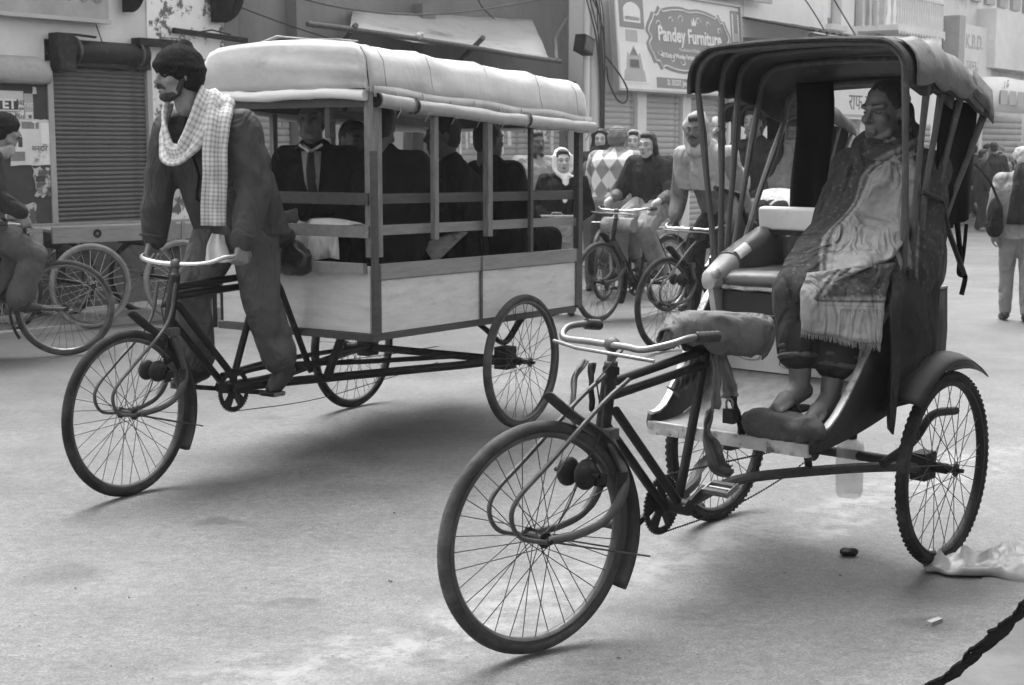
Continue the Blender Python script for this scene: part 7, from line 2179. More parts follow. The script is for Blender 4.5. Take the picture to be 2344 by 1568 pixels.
# ---- old man in the parked rickshaw
def border_attr(me):
    at = me.attributes.new('border', 'FLOAT', 'POINT')
    n = len(me.vertices)
    co = np.empty(n * 3, 'f'); me.vertices.foreach_get('co', co); co = co.reshape(-1, 3)
    x, y, z = co[:, 0] - 1.66, co[:, 1] + 0.20, co[:, 2]
    u = -0.46 * x + 0.89 * y
    ulim = np.where(z > 1.2, 0.80 + (z - 1.2) * 0.35, 0.80 - (1.2 - z) * 0.10)
    d1 = (ulim - u) / 0.11
    zd = 1.385 + (u - 0.86) * 0.52
    d2 = (z - zd) / 0.09
    f = np.clip(np.maximum(np.maximum(d1, d2), (u - 1.08) / 0.05) * 0.5 + 0.5, 0, 1)
    at.data.foreach_set('value', f.astype('f'))
J = dict(pelvis=(-1.66, 0.20, 1.06), chest=(-1.76, 0.20, 1.33), neck=(-1.80, 0.20, 1.50), head=(-1.76, 0.185, 1.645), yaw=R(-13), pitch=R(-3), scale=1.0,
         shL=(-1.80, 0.345, 1.43), shR=(-1.77, 0.05, 1.43), elL=(-1.66, 0.345, 1.19), elR=(-1.60, 0.06, 1.19), wrL=(-1.56, 0.24, 1.10), wrR=(-1.56, 0.15, 1.10),
         hipL=(-1.62, 0.29, 1.05), hipR=(-1.62, 0.11, 1.05), knL=(-1.34, 0.27, 1.0), knR=(-1.27, 0.13, 1.01), anL=(-1.27, 0.265, 0.655), anR=(-1.20, 0.185, 0.69), toeL=(-1.13, 0.275, 0.60), toeR=(-1.06, 0.18, 0.635))
def old_shawl(c):
    V, k, P, hs, rot = c['V'], c['k'], c['P'], c['hs'], c['rot']
    mb = MB()
    sd = (V['shL'] - V['shR']).normalized()
    mb.cap(V['shL'], V['shR'], 0.085, 0.085)
    mb.cap(V['chest'] + sd * 0.07, V['chest'] - sd * 0.07, 0.145, 0.145)
    mb.cap(V['neck'] + Vector((0.02, 0, -0.06)), V['chest'] + Vector((0.03, 0, 0)), 0.10, 0.15)
    for q in (-1, 1):
        mb.cap(V['chest'] + sd * 0.08 * q, V['pelvis'] + sd * 0.09 * q, 0.15, 0.17)
    for n in 'LR':
        mb.cap(V['sh' + n], V['el' + n], 0.075, 0.08)
        mb.cap(V['chest'] + sd * (0.06 if n == 'L' else -0.06) + Vector((0.04, 0, -0.12)), V['kn' + n] + Vector((-0.02, 0, 0.01)), 0.125, 0.098)
        mb.cap(V['hip' + n], V['kn' + n], 0.12, 0.095)
        mb.cap(V['kn' + n], V['kn' + n] + Vector((0.0, 0, -0.06)), 0.092, 0.09)
    mb.cap(V['elL'], V['knL'], 0.08, 0.09).cap(V['elR'], V['knR'], 0.08, 0.09)
    # roll of cloth round the neck, up to the chin and behind the head
    ring = []
    for i in range(14):
        a = 2 * PI * i / 14
        ring.append(V['neck'] + Vector((0.035 + 0.088 * math.cos(a), 0.088 * math.sin(a), 0.030 - 0.045 * math.cos(a))))
    for i in range(14): mb.cap(ring[i], ring[(i + 1) % 14], 0.044, 0.044, 8)
    mb.cap(P(-0.075, 0.03, -0.10), P(-0.06, 0.05, -0.0), 0.05, 0.035).cap(P(-0.085, -0.02, -0.09), P(-0.085, 0.0, -0.0), 0.045, 0.03)
    c['child']('shawl', mb, 0.009, 'shawl', 5, 0.011, 7, (1, 1, 0.8), 9, border_attr)
def rolled_cuffs(c):
    V = c['V']
    for n in 'LR':
        a = V['kn' + n].lerp(V['an' + n], 0.62)
        d = (V['an' + n] - V['kn' + n]).normalized()
        mb = MB()
        for i, t_ in enumerate((-0.03, -0.012, 0.006, 0.022)):
            q = a + d * t_
            s1 = d.orthogonal().normalized(); s2 = d.cross(s1)
            mb.tube([q + (s1 * math.cos(x) + s2 * math.sin(x)) * (0.064 + 0.003 * (i % 2)) for x in [2 * PI * j / 18 for j in range(18)]], 0.012, 6, closed=True)
        obj('rolled_cuff', mb, 'trouser_grey', c['body'], 180)
OM, OMc = person('gaunt old man wrapped in a patterned shawl, seated in the parked rickshaw', PKM, J, 0.0055, 'skin_dark', [trousers('cloth_dark', 0.010, 0.62, 0.012, 1.0, 3, 0.008), rolled_cuffs, old_shawl], 'thin', True, None, 'relaxed', 0, None)
# the loose outer fold of the shawl, drawn across from the near shoulder to the far knee
from mathutils.bvhtree import BVHTree
sh_o = [c for c in OM.children if c.name.startswith('shawl')][0]
bv = BVHTree.FromPolygons([v.co.copy() for v in sh_o.data.vertices], [tuple(p.vertices) for p in sh_o.data.polygons])
left = bez([Vector(p) + Vector((1.66, -0.20, 0)) for p in ((-1.74, 0.16, 1.46), (-1.60, 0.08, 1.34), (-1.36, 0.05, 1.20), (-1.20, 0.10, 1.10), (-1.14, 0.20, 0.99))], 6)
right = bez([Vector(p) + Vector((1.66, -0.20, 0)) for p in ((-1.74, 0.30, 1.50), (-1.68, 0.36, 1.36), (-1.60, 0.38, 1.27), (-1.54, 0.39, 1.20), (-1.42, 0.41, 1.14))], 6)
rows = []
att = []
for i in range(len(left)):
    row = []
    for j in range(17):
        u = j / 16
        p = left[i].lerp(right[i], u)
        loc, nor, _, _ = bv.find_nearest(p)
        fo = 0.016 * max(0, math.sin(u * 10 + i * 0.16 + 1.1 * math.sin(i * 0.12))) + 0.007 * noise.noise(Vector((i * 0.2, u * 5, 3)))
        q = loc + nor * (0.014 + fo)
        if i > len(left) - 8:      # the free lower edge hangs away from the knees
            k_ = (i - len(left) + 8) / 7
            q = q.lerp(p, 0.35 * k_)
        row.append(q)
        att.append(max(0.0, min(1.0, 0.5 + (0.33 + 0.15 * (1 - i / 24) - u) / 0.30)))
    rows.append(row)
for _ in range(6):
    new = [[p.copy() for p in r_] for r_ in rows]
    for i in range(1, len(rows) - 1):
        for j in range(1, 16):
            new[i][j] = (rows[i][j] * 2 + rows[i - 1][j] + rows[i + 1][j] + rows[i][j - 1] + rows[i][j + 1]) / 6
    rows = new
for i in range(len(rows)):
    for j in range(17):
        loc, nor, _, _ = bv.find_nearest(rows[i][j])
        d = (rows[i][j] - loc).dot(nor)
        if d < 0.012: rows[i][j] = rows[i][j] + nor * (0.012 - d)
        rows[i][j] = rows[i][j] + nor * 0.020 * max(0, math.sin(j * 0.72 + i * 0.26)) * math.sin(PI * j / 16)
o = sheet('shawl_fold', rows, 'shawl', OM, 0.009)
at_ = o.data.attributes.new('border', 'FLOAT', 'POINT')
at_.data.foreach_set('value', np.array(att, 'f'))
# shawl ends: pale fringed front panel, patterned band above its hem, dark end hanging outside
WB = Vector((1.66, -0.20, 0))
def wb(*p): return Vector(p) + WB
def panel_pt(u, v):
    # u 0..1 far edge to near edge, v 0..1 lap to hem
    top = Vector((-1.20, 0.20, 1.085)).lerp(Vector((-1.42, 0.42, 1.12)), u)
    bot = Vector((-1.145, 0.235, 0.895)).lerp(Vector((-1.295, 0.435, 0.848)), u)
    p = top.lerp(bot, v)
    p += Vector((0.05 * math.sin(min(1, v * 2.0) * PI / 2) * (1 - v * 0.6), 0, 0))
    p += Vector((0.66, -0.5, 0)).normalized() * (0.014 * math.sin(u * 11 + 0.6) * v + 0.006 * noise.noise(Vector((u * 6, v * 5, 2))))
    return p + WB
rows = [[panel_pt(i / 20, j / 16) for j in range(17)] for i in range(21)]
o = sheet('shawl_end', rows, 'shawl', OM, 0.007)
at_ = o.data.attributes.new('border', 'FLOAT', 'POINT')
at_.data.foreach_set('value', np.array([max(0.0, min(1.0, 0.5 + min((0.52 - j / 16) / 0.10, (i / 20 - 0.28 + j / 40) / 0.15) * 0.5)) * 0.8 for i in range(21) for j in range(17)], 'f'))
b = o
mb = MB()
for i in range(80):
    u = i / 79
    p = panel_pt(u, 1.0)
    mb.tube([p, p + Vector((rnd.uniform(-0.006, 0.006), rnd.uniform(-0.006, 0.006), -0.016 - 0.008 * rnd.random()))], 0.0016, 4)
fr = obj('fringe', mb, 'cloth_grey', o, 180); fr['kind'] = 'stuff'
mb = MB()
for i in range(11):
    u = 0.52 + i * 0.046
    p = panel_pt(u, 0.60) + Vector((0.010, -0.005, 0))
    mb.tube([p + Vector((0, 0, 0.012)), p + Vector((0.003, 0.006, 0)), p + Vector((0, 0.012, 0.012))], 0.0016, 4)
obj('embroidery', mb, 'cloth_mid', b, 180)['kind'] = 'stuff'
rows = []
for i in range(13):
    u = i / 12
    x = -1.30 - 0.46 * u
    col_ = []
    for j in range(15):
        v = j / 14
        zt = 1.16 + 0.02 * u
        zb_ = 0.575 - 0.06 * math.exp(-((u - 0.12) / 0.12) ** 2) + 0.10 * u
        y = 0.432 + 0.02 * math.sin(u * 10 + v * 2) + 0.012 * noise.noise(Vector((u * 4, v * 4, 5)))
        sp_ = min(1, 0.35 + v * 2.2)
        xx = -1.56 + (x + 1.53) * sp_ + 0.03 * (1 - sp_)
        y -= 0.085 * max(0, 1 - v * 4) ** 1.5
        y += 0.018 * math.sin(u * 16 + v) * min(1, v * 2)
        col_.append(Vector((xx, y, zt + (zb_ - zt) * v)) + WB)
    rows.append(col_)
sheet('shawl_end', rows, 'cloth_dark', OM, 0.007)
# sandals on a stone block, water bottle, lock and rags
b = MB(); b.ell((-1.04, 0.14, 0.575), (0.055, 0.09, 0.052)).ell((-1.05, 0.28, 0.572), (0.06, 0.09, 0.05)).box((-1.045, 0.21, 0.573), (0.085, 0.22, 0.088))
o = organic('footrest_block', b, 0.011, 'stone', None, 3, 0.5, 0.010, 16); o.matrix_world = PKM
tag(o, 'dark rough block on the rickshaw footboard under the old man\'s feet', 'block')
for i, n in enumerate('RL'):
    an, toe = Vector(J['an' + n]), Vector(J['toe' + n])
    d = (toe - an); d.z = 0; d.normalize()
    a = an - d * 0.05; a.z = toe.z - 0.022
    bb = toe + d * 0.03; bb.z = toe.z - 0.030
    mb = MB(); mb.tube([a.lerp(bb, t_) for t_ in (0, 0.08, 0.3, 0.55, 0.8, 0.95, 1)], [0.02, 0.036, 0.038, 0.036, 0.047, 0.040, 0.015], 14, flat=0.30)
    s_ = obj('sandal', mb, 'leather', None, 60); s_.matrix_world = PKM
    sv = Vector((-d.y, d.x, 0))
    q = a.lerp(bb, 0.62)
    for k_ in (-1, 1):
        mb = MB(); mb.tube(bez([a.lerp(bb, 0.78) + Vector((0, 0, 0.012)), q + sv * k_ * 0.022 + Vector((0, 0, 0.052)), q + sv * k_ * 0.045 - d * 0.02 + Vector((0, 0, 0.0))], 4), 0.008, 6); obj('strap', mb, 'leather', s_, 180)
    tag(s_, ['dark sandal on the old man\'s forward foot, on the block', 'dark sandal on the old man\'s rear foot'][i], 'sandal', 'old man\'s sandals')
mb = MB(); mb.lathe([(0.001, 0.175), (0.044, 0.178), (0.052, 0.20), (0.053, 0.36), (0.050, 0.385), (0.030, 0.40), (0.022, 0.405), (0.022, 0.42), (0.001, 0.42)], 24, 'Z')
o = obj('water_bottle', mb, 'milky', None, 50); o.matrix_world = PKM @ Matrix.Translation((-1.735, 0.10, 0.01))
tag(o, 'translucent plastic bottle hanging under the parked rickshaw', 'bottle')
mb = MB(); mb.lathe([(0.024, 0.40), (0.026, 0.43), (0.023, 0.452), (0.001, 0.455)], 16, 'Z'); obj('bottle_cap', mb, 'black_iron', o, 50)
mb = MB(); mb.tube([(0, 0, 0.45), (0.005, 0, 0.60)], 0.004, 5); obj('hanging_cord', mb, 'rope', o)
mb = MB(); mb.box((0, 0, -0.03), (0.022, 0.042, 0.05)); o = obj('padlock', mb, 'black_iron', None, 0)
o.matrix_world = PKM @ Matrix.Translation((-0.955, 0.055, 0.632))
mb = MB(); mb.tube(bez([(0, -0.012, -0.006), (0, -0.013, 0.018), (0, 0, 0.032), (0, 0.013, 0.018), (0, 0.012, -0.006)], 5), 0.004, 6); obj('shackle', mb, 'steel', o)
tag(o, 'small padlock hung on the chain behind the seat tube', 'padlock')
def rag(label, pts, w, m, nrm, seed, name='rag_strip', cat='rag'):
    o = ribbon(name, pts, w, m, None, 0.005, 0.012, seed, nrm)
    o.matrix_world = PKM
    return tag(o, label, cat)
FA = [Vector((0.3, 0.9, 0))] * 8
rag('pale ribbed strap hanging from the parked rickshaw\'s saddle', [(-0.90, 0.03, 0.83), (-0.895, 0.04, 0.76), (-0.885, 0.045, 0.69), (-0.88, 0.045, 0.635)], [0.035, 0.042, 0.046, 0.05], 'canvas', FA[:4], 1)
rag('dark ribbed strap behind the padlock on the rickshaw', [(-0.925, 0.03, 0.845), (-0.945, 0.04, 0.77), (-0.97, 0.045, 0.70), (-0.975, 0.045, 0.665)], [0.03, 0.055, 0.06, 0.06], 'cloth_mid', FA[:4], 2)
rag('twisted cloth rope tied round the rickshaw\'s front sill', [(-0.99, 0.04, 0.67), (-1.00, 0.05, 0.62), (-1.02, 0.06, 0.56), (-1.03, 0.06, 0.50)], [0.03, 0.02, 0.026, 0.02], 'cloth_dark', [Vector((1, 0.2, 0)), Vector((0.2, 1, 0)), Vector((1, 0.3, 0)), Vector((0.2, 1, 0))], 3)
rag('rag hanging down before the far rear wheel of the rickshaw', [(-0.89, 0.02, 0.63), (-0.90, 0.0, 0.55), (-0.93, 0.0, 0.50), (-0.97, 0.0, 0.42), (-1.03, 0.02, 0.385)], [0.03, 0.022, 0.05, 0.06, 0.04], 'canvas', [Vector((0.5, 0.8, 0)), Vector((1, 0.2, 0)), Vector((0.5, 0.8, 0)), Vector((0.5, 0.8, 0.1)), Vector((0.4, 0.8, 0.4))], 4)
rag('grey cloth corner sticking out beside the seat tube', [(-0.88, -0.02, 0.80), (-0.84, -0.05, 0.74), (-0.80, -0.07, 0.69)], [0.05, 0.06, 0.02], 'canvas', FA[:3], 5)
for i, (pts, lab) in enumerate((([(-0.29, -0.05, 0.86), (-0.25, -0.06, 0.80), (-0.24, -0.06, 0.70), (-0.25, -0.06, 0.655)], 'ragged ribbon tied to the far fork stay'), ([(-0.30, -0.03, 0.85), (-0.285, -0.02, 0.78), (-0.29, -0.02, 0.70)], 'second dark ribbon by the steering head'))):
    rag(lab, pts, 0.010, 'cloth_mid' if i == 0 else 'cloth_dark', FA[:len(pts)], 6 + i, 'ribbon', 'ribbon')

# ---- riders of the second rickshaw
J = seat_pose((-0.86, 0, 1.02), (-0.36, 0.02, 1.655), R(12), R(-8), ((-0.62, 0.11, 0.72), (-0.58, -0.11, 0.78)), ((-0.75, 0.12, 0.43), (-0.57, -0.12, 0.33)), ((-0.50, 0.25, 0.98), (-0.50, -0.25, 0.98)), 0.19, 1.02)
person('driver of the second rickshaw, pale shawl over his head, leaning on the handlebar', PK2M, J, 0.010, 'skin_dark', [jacket('cloth_mid', 0.014), trousers('cloth_dark', 0.014), head_shawl('shawl_pale', 0.013, 0.24)], True, True, None, 'grip', 1)
J = seat_pose((-1.66, 0.13, 1.05), (-1.70, 0.12, 1.64), R(-10), R(-10), ((-1.30, 0.22, 1.02), (-1.30, 0.05, 1.02)), ((-1.22, 0.2, 0.62), (-1.22, 0.07, 0.62)), ((-1.40, 0.18, 1.10), (-1.42, 0.06, 1.10)))
person('second rickshaw passenger muffled in a thick grey shawl', PK2M, J, 0.012, 'skin_dark', [jacket('cloth_dark', 0.014), trousers('cloth_dark', 0.015), head_shawl('cloth_mid', 0.013, 0.38)], True, True)
J = seat_pose((-1.64, -0.17, 1.06), (-1.50, -0.17, 1.72), R(10), 0, ((-1.30, -0.08, 1.02), (-1.30, -0.26, 1.02)), ((-1.22, -0.1, 0.62), (-1.22, -0.25, 0.62)))
person('second rickshaw passenger in a dark quilted jacket behind the bamboo bows', PK2M, J, 0.012, 'skin', [jacket('cloth_dark', 0.014), trousers('cloth_mid', 0.015)], True, True)
o = sheet('white_wrap', [[(-1.55 + 0.3 * v, -0.02 + 0.32 * u, 1.16 + 0.03 * math.sin(u * PI) - 0.35 * max(0, v - 0.7) / 0.3 * 0.9) for v in (0, 0.3, 0.6, 0.8, 1.0)] for u in [k / 8 for k in range(9)]], 'cloth_white', None, 0.01, 180, 0.01); o.matrix_world = PK2M
tag(o, 'white wrap across the knees of the second rickshaw\'s passenger', 'cloth')

# ---- cyclists
J = seat_pose((-0.84, 0, 1.04), (-0.72, 0.0, 1.545), R(5), R(-5), ((-0.50, 0.12, 0.80), (-0.47, -0.12, 0.85)), ((-0.78, 0.12, 0.42), (-0.46, -0.12, 0.40)), ((-0.46, 0.262, 1.03), (-0.46, -0.262, 1.03)), 0.18, 1.0)
person('balding cyclist in a dark waistcoat riding behind the cart\'s tail', B1M, J, 0.010, 'skin_pale', [jacket('cloth_mid', 0.013, 0.0, 0.5, 0.6, 8, True, 0.003), jacket('cloth_dark', 0.013, 0.02, 1.4, 0.02, 9, True, 0.004, 'waistcoat'), trousers('cloth_grey', 0.013, 0.95, 0.01, 1.4)], 'long', True, None, 'grip', 0)
J = seat_pose((-0.84, 0, 1.04), (-0.70, 0.0, 1.60), 0, R(-5), ((-0.50, 0.11, 0.80), (-0.47, -0.11, 0.85)), ((-0.78, 0.12, 0.42), (-0.46, -0.12, 0.40)), ((-0.44, 0.262, 1.02), (-0.44, -0.262, 1.02)), 0.20, 1.08)
person('cyclist seen from behind in a diamond-patterned sweater and striped hat', B2M, J, 0.012, 'skin', [jacket('argyle', 0.012, 0.05, 1.1, 0.95, 4, True, 0.005, 'sweater'), trousers('cloth_mid', 0.014), cap_hat('cloth_mid', 0.010, False, 'cloth_light')], True, True, None, 'grip')
J = seat_pose((-0.66, 0, 1.02), (-0.36, 0.0, 1.64), R(0), R(-4), ((-0.26, 0.12, 0.82), (-0.20, -0.12, 0.76)), ((-0.45, 0.12, 0.46), (-0.33, -0.12, 0.42)), ((-0.27, 0.22, 1.06), (-0.27, -0.22, 1.06)), 0.19, 1.0)
CY, CYc = person('capped cyclist leaning forward, cut off by the left edge', B3M, J, 0.010, 'skin', [jacket('cloth_dark', 0.013, 0.03, 1.1, 0.9, 6), trousers('trouser_grey', 0.013, 0.9, 0.02, 1.5), cap_hat('wool_black', 0.009)], True, True, None, 'grip', 1)
mb = MB(); P_ = CYc['V']['neck']
for i in range(3):
    mb.tube([P_ + Vector((0.03 + 0.10 * math.cos(a), 0.10 * math.sin(a), 0.015 * i + 0.03 * math.sin(a))) for a in [2 * PI * j / 16 for j in range(16)]], 0.03, 8, closed=True)
organic('muffler', mb, 0.012, 'cloth_grey', CY, 3, 0.5, 0.006, 14)

# ---- people on foot
def at(x, y, yaw): return Matrix.Translation((x, y, 0)) @ Matrix.Rotation(yaw, 4, 'Z')
def white_scarf(c):
    P, hs, V = c['P'], c['hs'], c['V']
    mb = MB()
    mb.ell(P(-0.060, 0, 0.034), (0.105 * hs, 0.104 * hs, 0.114 * hs), 14, c['rot'])
    for s in (-1, 1): mb.cap(P(0.0, s * 0.092, 0.05), P(0.0, s * 0.088, -0.09), 0.024 * hs, 0.026 * hs).cap(P(0.0, s * 0.088, -0.09), P(0.05, s * 0.01, -0.165), 0.026 * hs, 0.03 * hs)
    mb.cap(P(-0.05, 0, -0.05), P(-0.04, 0, -0.15), 0.09 * hs, 0.08 * hs)
    mb.cap(P(0.065, 0.02, -0.16), P(0.10, 0.02, -0.42), 0.035 * hs, 0.04 * hs).cap(P(0.05, 0.0, -0.15), P(0.04, 0.14, -0.17), 0.03 * hs, 0.015 * hs)
    c['child']('headscarf', mb, 0.011, 'cloth_white', 3, 0.004, 14)
J = stand_pose(1.50); J['wrL'] = (0.16, 0.12, 0.86); J['wrR'] = (0.16, -0.10, 0.86); J['yaw'] = R(14)
person('schoolgirl in a dark coat with a white headscarf beyond the cart', at(0.46, 13.36, R(264)), J, 0.010, 'skin_pale', [jacket('cloth_black', 0.012), trousers('cloth_light', 0.014), white_scarf], True, True)
mb = MB(); mb.box((0, 0, 0), (0.12, 0.30, 0.24)); mb.box((0.061, 0, 0.02), (0.01, 0.28, 0.16)); mb.tube([(0, -0.05, 0.12), (0, -0.04, 0.14), (0, 0.04, 0.14), (0, 0.05, 0.12)], 0.008, 6)
o = obj('school_bag', mb, 'cloth_grey', None, 30, (0.40, 13.12, 0.80), (0, 0, R(262))); bv = o.modifiers.new('b', 'BEVEL'); bv.width = 0.02; bv.segments = 2
tag(o, 'grey school bag held in front of the girl in the white headscarf', 'bag')
J = stand_pose(1.68); J['yaw'] = R(10)
person('standing man in a pale waistcoat left of the schoolgirl', at(0.24, 14.6, R(285)), J, 0.012, 'skin_dark', [jacket('cloth_dark', 0.013, 0.0, 0.5, 0.95, 8, True, 0.003), jacket('cloth_grey', 0.013, 0.03, 1.4, 0.02, 9, True, 0.004, 'waistcoat'), trousers('cloth_mid', 0.015)], True, True, None, 'relaxed', 1)
J = stand_pose(1.72)
person('woman in a dark head shawl left of the striped hat', at(0.94, 15.7, R(262)), J, 0.012, 'skin_pale', [jacket('cloth_mid', 0.014), trousers('cloth_mid', 0.016), head_shawl('cloth_dark', 0.014, 0.4)], True, True)
J = stand_pose(1.70)
person('woman in a pale-edged head shawl right of the striped hat', at(1.29, 15.6, R(255)), J, 0.012, 'skin_pale', [jacket('cloth_grey', 0.014), trousers('cloth_mid', 0.016), head_shawl('cloth_grey', 0.014, 0.4)], True, True)
# woman walking away on the right
J = stand_pose(1.52, 0, 0.07, 0.03); J['yaw'] = R(4)
def walker_extra(c):
    V, k, P, hs = c['V'], c['k'], c['P'], c['hs']
    mb = MB(); mb.ell(P(-0.02, 0, 0.045), (0.108 * hs, 0.095 * hs, 0.09 * hs), 14, c['rot']); mb.cap(P(-0.07, 0, 0.0), P(-0.06, 0, -0.06), 0.06, 0.05)
    c['child']('headscarf', mb, 0.011, 'cloth_light', 3, 0.004, 16)
    rows = []
    for i in range(9):
        u = i / 8 * 2 - 1
        rows.append([V['neck'] + Vector((-0.10 - 0.05 * min(1, v * 3) + 0.03 * abs(u) + 0.012 * math.sin(u * 7), u * (0.06 + 0.06 * v), 0.10 - 0.52 * v)) for v in [j / 7 for j in range(8)]])
    sheet('scarf', rows, 'cloth_dark', c['body'], 0.012)
person('woman walking away in a pale patterned cardigan and light jeans', at(4.44, 12.85, R(78)), J, 0.010, 'skin', [jacket('cloth_grey', 0.012, 0.10, 1.0, 0.95, 5, True, 0.007, 'cardigan', -0.10), trousers('denim', 0.011, 0.92, 0.004, 0.45, 4, 0.008), walker_extra], 'tail', False, None, 'relaxed', 0, 'leather')
b = MB(); b.ell((0, 0, 0), (0.07, 0.14, 0.17)); b.ell((0.0, 0.02, -0.08), (0.075, 0.13, 0.10))
o = organic('shoulder_bag', b, 0.014, 'cloth_black', None, 3, 0.5, 0.006, 10); o.location = (4.20, 12.78, 0.92); o.rotation_euler = (0, 0, R(168))
tag(o, 'black shoulder bag at the left hip of the walking woman', 'bag')
mb = MB(); mb.tube(bez([(-0.02, 0.05, 0.14), (0.06, 0.0, 0.32), (0.18, -0.06, 0.46)], 5), 0.012, 6); obj('strap', mb, 'cloth_black', o)
# the two seen through the hood window
J = stand_pose(1.55)
person('dark-haired passer-by seen through the parked hood, back turned', at(4.50, 20.0, R(70)), J, 0.014, 'skin', [jacket('cloth_mid', 0.016), trousers('cloth_mid', 0.018)], True, False, None, 'relaxed', 0, 'leather', False)
J = stand_pose(1.30)
person('figure in bright white seen through the parked hood', at(4.30, 18.6, R(60)), J, 0.014, 'skin', [jacket('cloth_white', 0.016, 0.1, 1.4), trousers('cloth_white', 0.018)], True, False, None, 'relaxed', 0, 'leather', False)

# ---- far crowd: a few figures, copied with their clothes
protos = []
for i, (jm, tm, extra) in enumerate((('cloth_dark', 'cloth_dark', None), ('cloth_mid', 'cloth_dark', 'cloth_grey'), ('cloth_grey', 'cloth_mid', None), ('cloth_dark', 'cloth_mid', 'cloth_dark'))):
    J = stand_pose(1.56, 0, 0.05)
    cl = [jacket(jm, 0.022), trousers(tm, 0.024)]
    if extra: cl.append(head_shawl(extra, 0.022, 0.4))
    pb, _ = person('far figure', Matrix.Translation((0, -40, 0)), J, 0.02, 'skin', cl, True, False, 'crowd at the far end of the street', 'relaxed', 0, None, False)
    protos.append(pb)
spots = [(9.0, 27.6), (9.45, 28.6), (9.95, 31.0), (10.4, 30.2), (10.2, 32.6), (10.9, 31.6), (11.3, 33.0), (11.8, 33.6), (11.0, 34.4), (11.5, 31.0), (10.6, 29.0), (12.2, 34.6), (9.7, 33.6), (12.0, 32.4), (9.3, 31.4), (12.6, 35.5), (8.8, 29.0), (9.2, 30.3), (9.65, 30.0), (10.0, 28.2), (10.5, 33.6), (9.0, 32.8), (9.9, 34.5), (11.3, 35.6), (8.6, 27.0), (10.9, 33.0)]
kinds = ['dark-coated', 'shawled', 'light-coated', 'dark-shawled']
where = ['nearest the hood curtain', 'behind the first motorcycle', 'by the far white pier', 'left of the walking woman\'s head', 'deep behind the motorcycles', 'above the second motorcycle', 'at the far shutters', 'half behind the walking woman',
         'at the back of the crowd', 'beside the walking woman\'s shoulder', 'between the motorcycles', 'farthest at the frame edge', 'under the white banner', 'at the right edge of the frame', 'behind the hood curtain', 'last of the crowd along the wall',
         'first in from the hood curtain', 'second row by the hood curtain', 'close behind the parked motorcycles', 'in front of the motorcycles', 'under the far banner\'s middle', 'deep behind the hood curtain', 'far back under the banner', 'far back near the frame edge', 'lowest beside the hood curtain', 'midway to the far shutters']
used = [0] * 4
for i, (x, y) in enumerate(spots):
    q = i % 4
    o = protos[q] if not used[q] else copy_tree(protos[q])
    used[q] = 1
    o.matrix_world = at(x, y, R(rnd.uniform(0, 360)))
    s_ = rnd.uniform(0.93, 1.05); o.scale = (s_, s_, s_)
    o['label'] = 'distant %s figure %s' % (kinds[q], where[i])
# ------------------------------------------------------------------ litter on the road
bag = MB()
rows = []
prof = [(1.50, 5.19, 0.10, 0.05), (1.55, 5.20, 0.12, 0.07), (1.62, 5.17, 0.13, 0.08), (1.70, 5.17, 0.13, 0.09), (1.78, 5.17, 0.18, 0.11), (1.86, 5.16, 0.24, 0.10), (1.96, 5.16, 0.28, 0.09), (2.10, 5.18, 0.30, 0.06), (2.25, 5.20, 0.22, 0.02)]
n = len(prof)
for i in range((n - 1) * 5 + 1):
    q = i / 5
    k = min(n - 2, int(q)); t_ = q - k
    a = [prof[k][c] * (1 - t_) + prof[k + 1][c] * t_ for c in range(4)]
    row = []
    for j in range(17):
        v = j / 16 * 2 - 1
        h = a[3] * (1 - v * v) ** 0.6
        x, y = a[0] + 0.10 * v * 0.2, a[1] + v * a[2]
        w = noise.noise(Vector((x * 13, y * 13, 4)))
        w2 = abs(noise.noise(Vector((x * 24, y * 30, 9))))
        row.append((x + 0.02 * w, y + 0.02 * w, max(0.006, 0.008 + 0.55 * h * (0.6 + 0.9 * w) + 0.035 * w2 * (1 - v * v))))
    rows.append(row)
bag.grid(rows)
o = solid(obj('plastic_sheet', bag, 'plastic_bag', None, 50), 0.003)
tag(o, 'crumpled pale plastic sheet on the road by the rickshaw\'s near rear wheel', 'plastic sheet')
def lump(label, loc, r, m, cat, seed):
    b_ = MB(); rr = random.Random(seed)
    for _ in range(4): b_.ell((rr.uniform(-0.6, 0.6) * r, rr.uniform(-0.6, 0.6) * r, r * 0.45), (r * rr.uniform(0.5, 0.9), r * rr.uniform(0.5, 0.9), r * rr.uniform(0.35, 0.6)), 8)
    o = organic(cat.replace(' ', '_'), b_, r * 0.22, m, None, 1, 0.5, r * 0.2, 1.2 / r * 0.6, (1, 1, 1), seed)
    o.location = loc
    return tag(o, label, cat)
lump('small dark clod on the road left of the near rear wheel', (1.262, 5.341, 0.002), 0.026, 'black_iron', 'clod', 3)
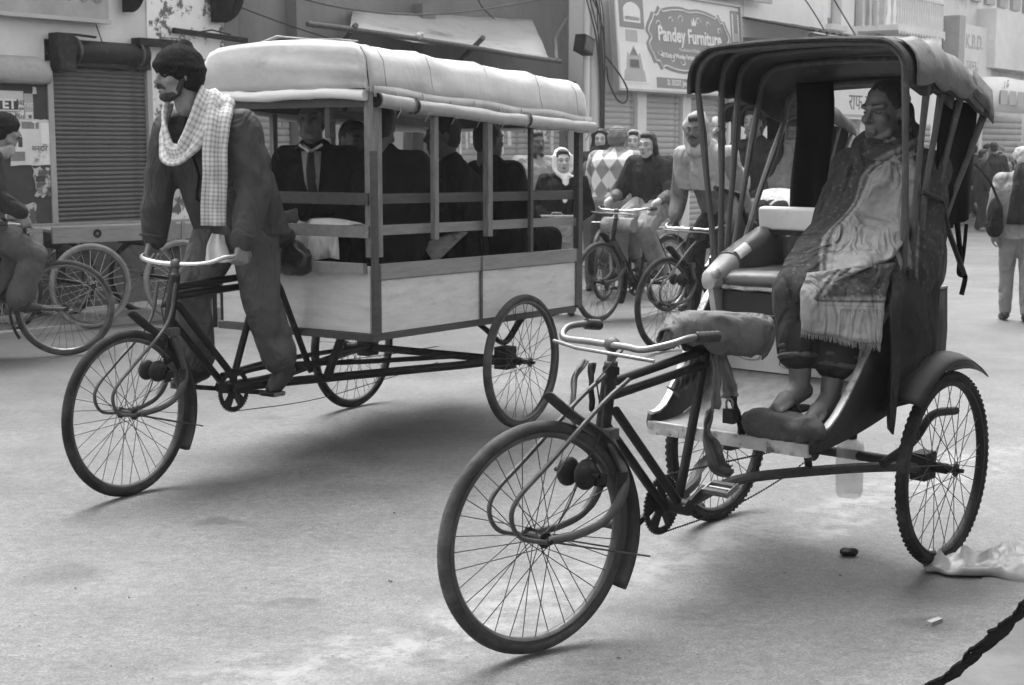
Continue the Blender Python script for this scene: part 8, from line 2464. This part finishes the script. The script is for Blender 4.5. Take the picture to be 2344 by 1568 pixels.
mb = MB(); mb.box((0, 0, 0.008), (0.055, 0.022, 0.013)); mb.v = [(x + 0.004 * noise.noise(Vector((x * 60, y * 60, z * 60))), y + (0.006 if x > 0 else 0), z * (1 + 4 * x)) for x, y, z in mb.v]
tag(obj('brick_chip', mb, 'concrete', None, 0, (1.354, 4.526, 0.004), (0, 0, 0.5)), 'pale broken chip lying near the gutter edge', 'chip')
lump('dark stone under the rickshaw behind the far rear wheel', (0.76, 6.05, 0.0), 0.045, 'stone', 'stone', 5)
gb = MB()
rr = random.Random(11)
for _ in range(600):
    y = 3.6 + rr.random() ** 1.4 * 6.0
    x = rr.uniform(-0.36, 0.36) * y + rr.gauss(0, 0.1)
    s_ = rr.uniform(0.0012, 0.0036)
    a = rr.uniform(0, 3)
    gb.box((x, y, s_ * 0.3 + 0.004), (s_ * rr.uniform(1, 2.6), s_, s_ * 0.7), Matrix.Rotation(a, 3, 'Z'))
o = obj('grit', gb, 'concrete', None, 0); o['kind'] = 'stuff'
gb = MB()
for _ in range(60):
    y = 3.7 + rr.random() ** 1.3 * 7.0
    x = rr.uniform(-0.34, 0.36) * y
    s_ = rr.uniform(0.002, 0.005)
    gb.box((x, y, s_ * 0.2 + 0.004), (s_ * rr.uniform(1, 4), s_, s_ * 0.5), Matrix.Rotation(rr.uniform(0, 3), 3, 'Z'))
o = obj('litter', gb, 'cloth_dark', None, 0); o['kind'] = 'stuff'
# ------------------------------------------------------------------ winter haze: one closed box of even air round everything
hm = bpy.data.materials.new('haze_air')
hm.use_nodes = True
hn = hm.node_tree
hn.nodes.clear()
ho = hn.nodes.new('ShaderNodeOutputMaterial')
hv = hn.nodes.new('ShaderNodeVolumePrincipled')
hv.inputs['Color'].default_value = (0.9, 0.9, 0.9, 1)
hv.inputs['Density'].default_value = 0.0011
hv.inputs['Anisotropy'].default_value = 0.2
hn.links.new(hv.outputs[0], ho.inputs['Volume'])
mb = MB(); mb.box((5, 40, 5), (200, 220, 13))
hz = obj('haze', mb, None, None, 0)
hz.data.materials.append(hm)
hz['kind'] = 'stuff'
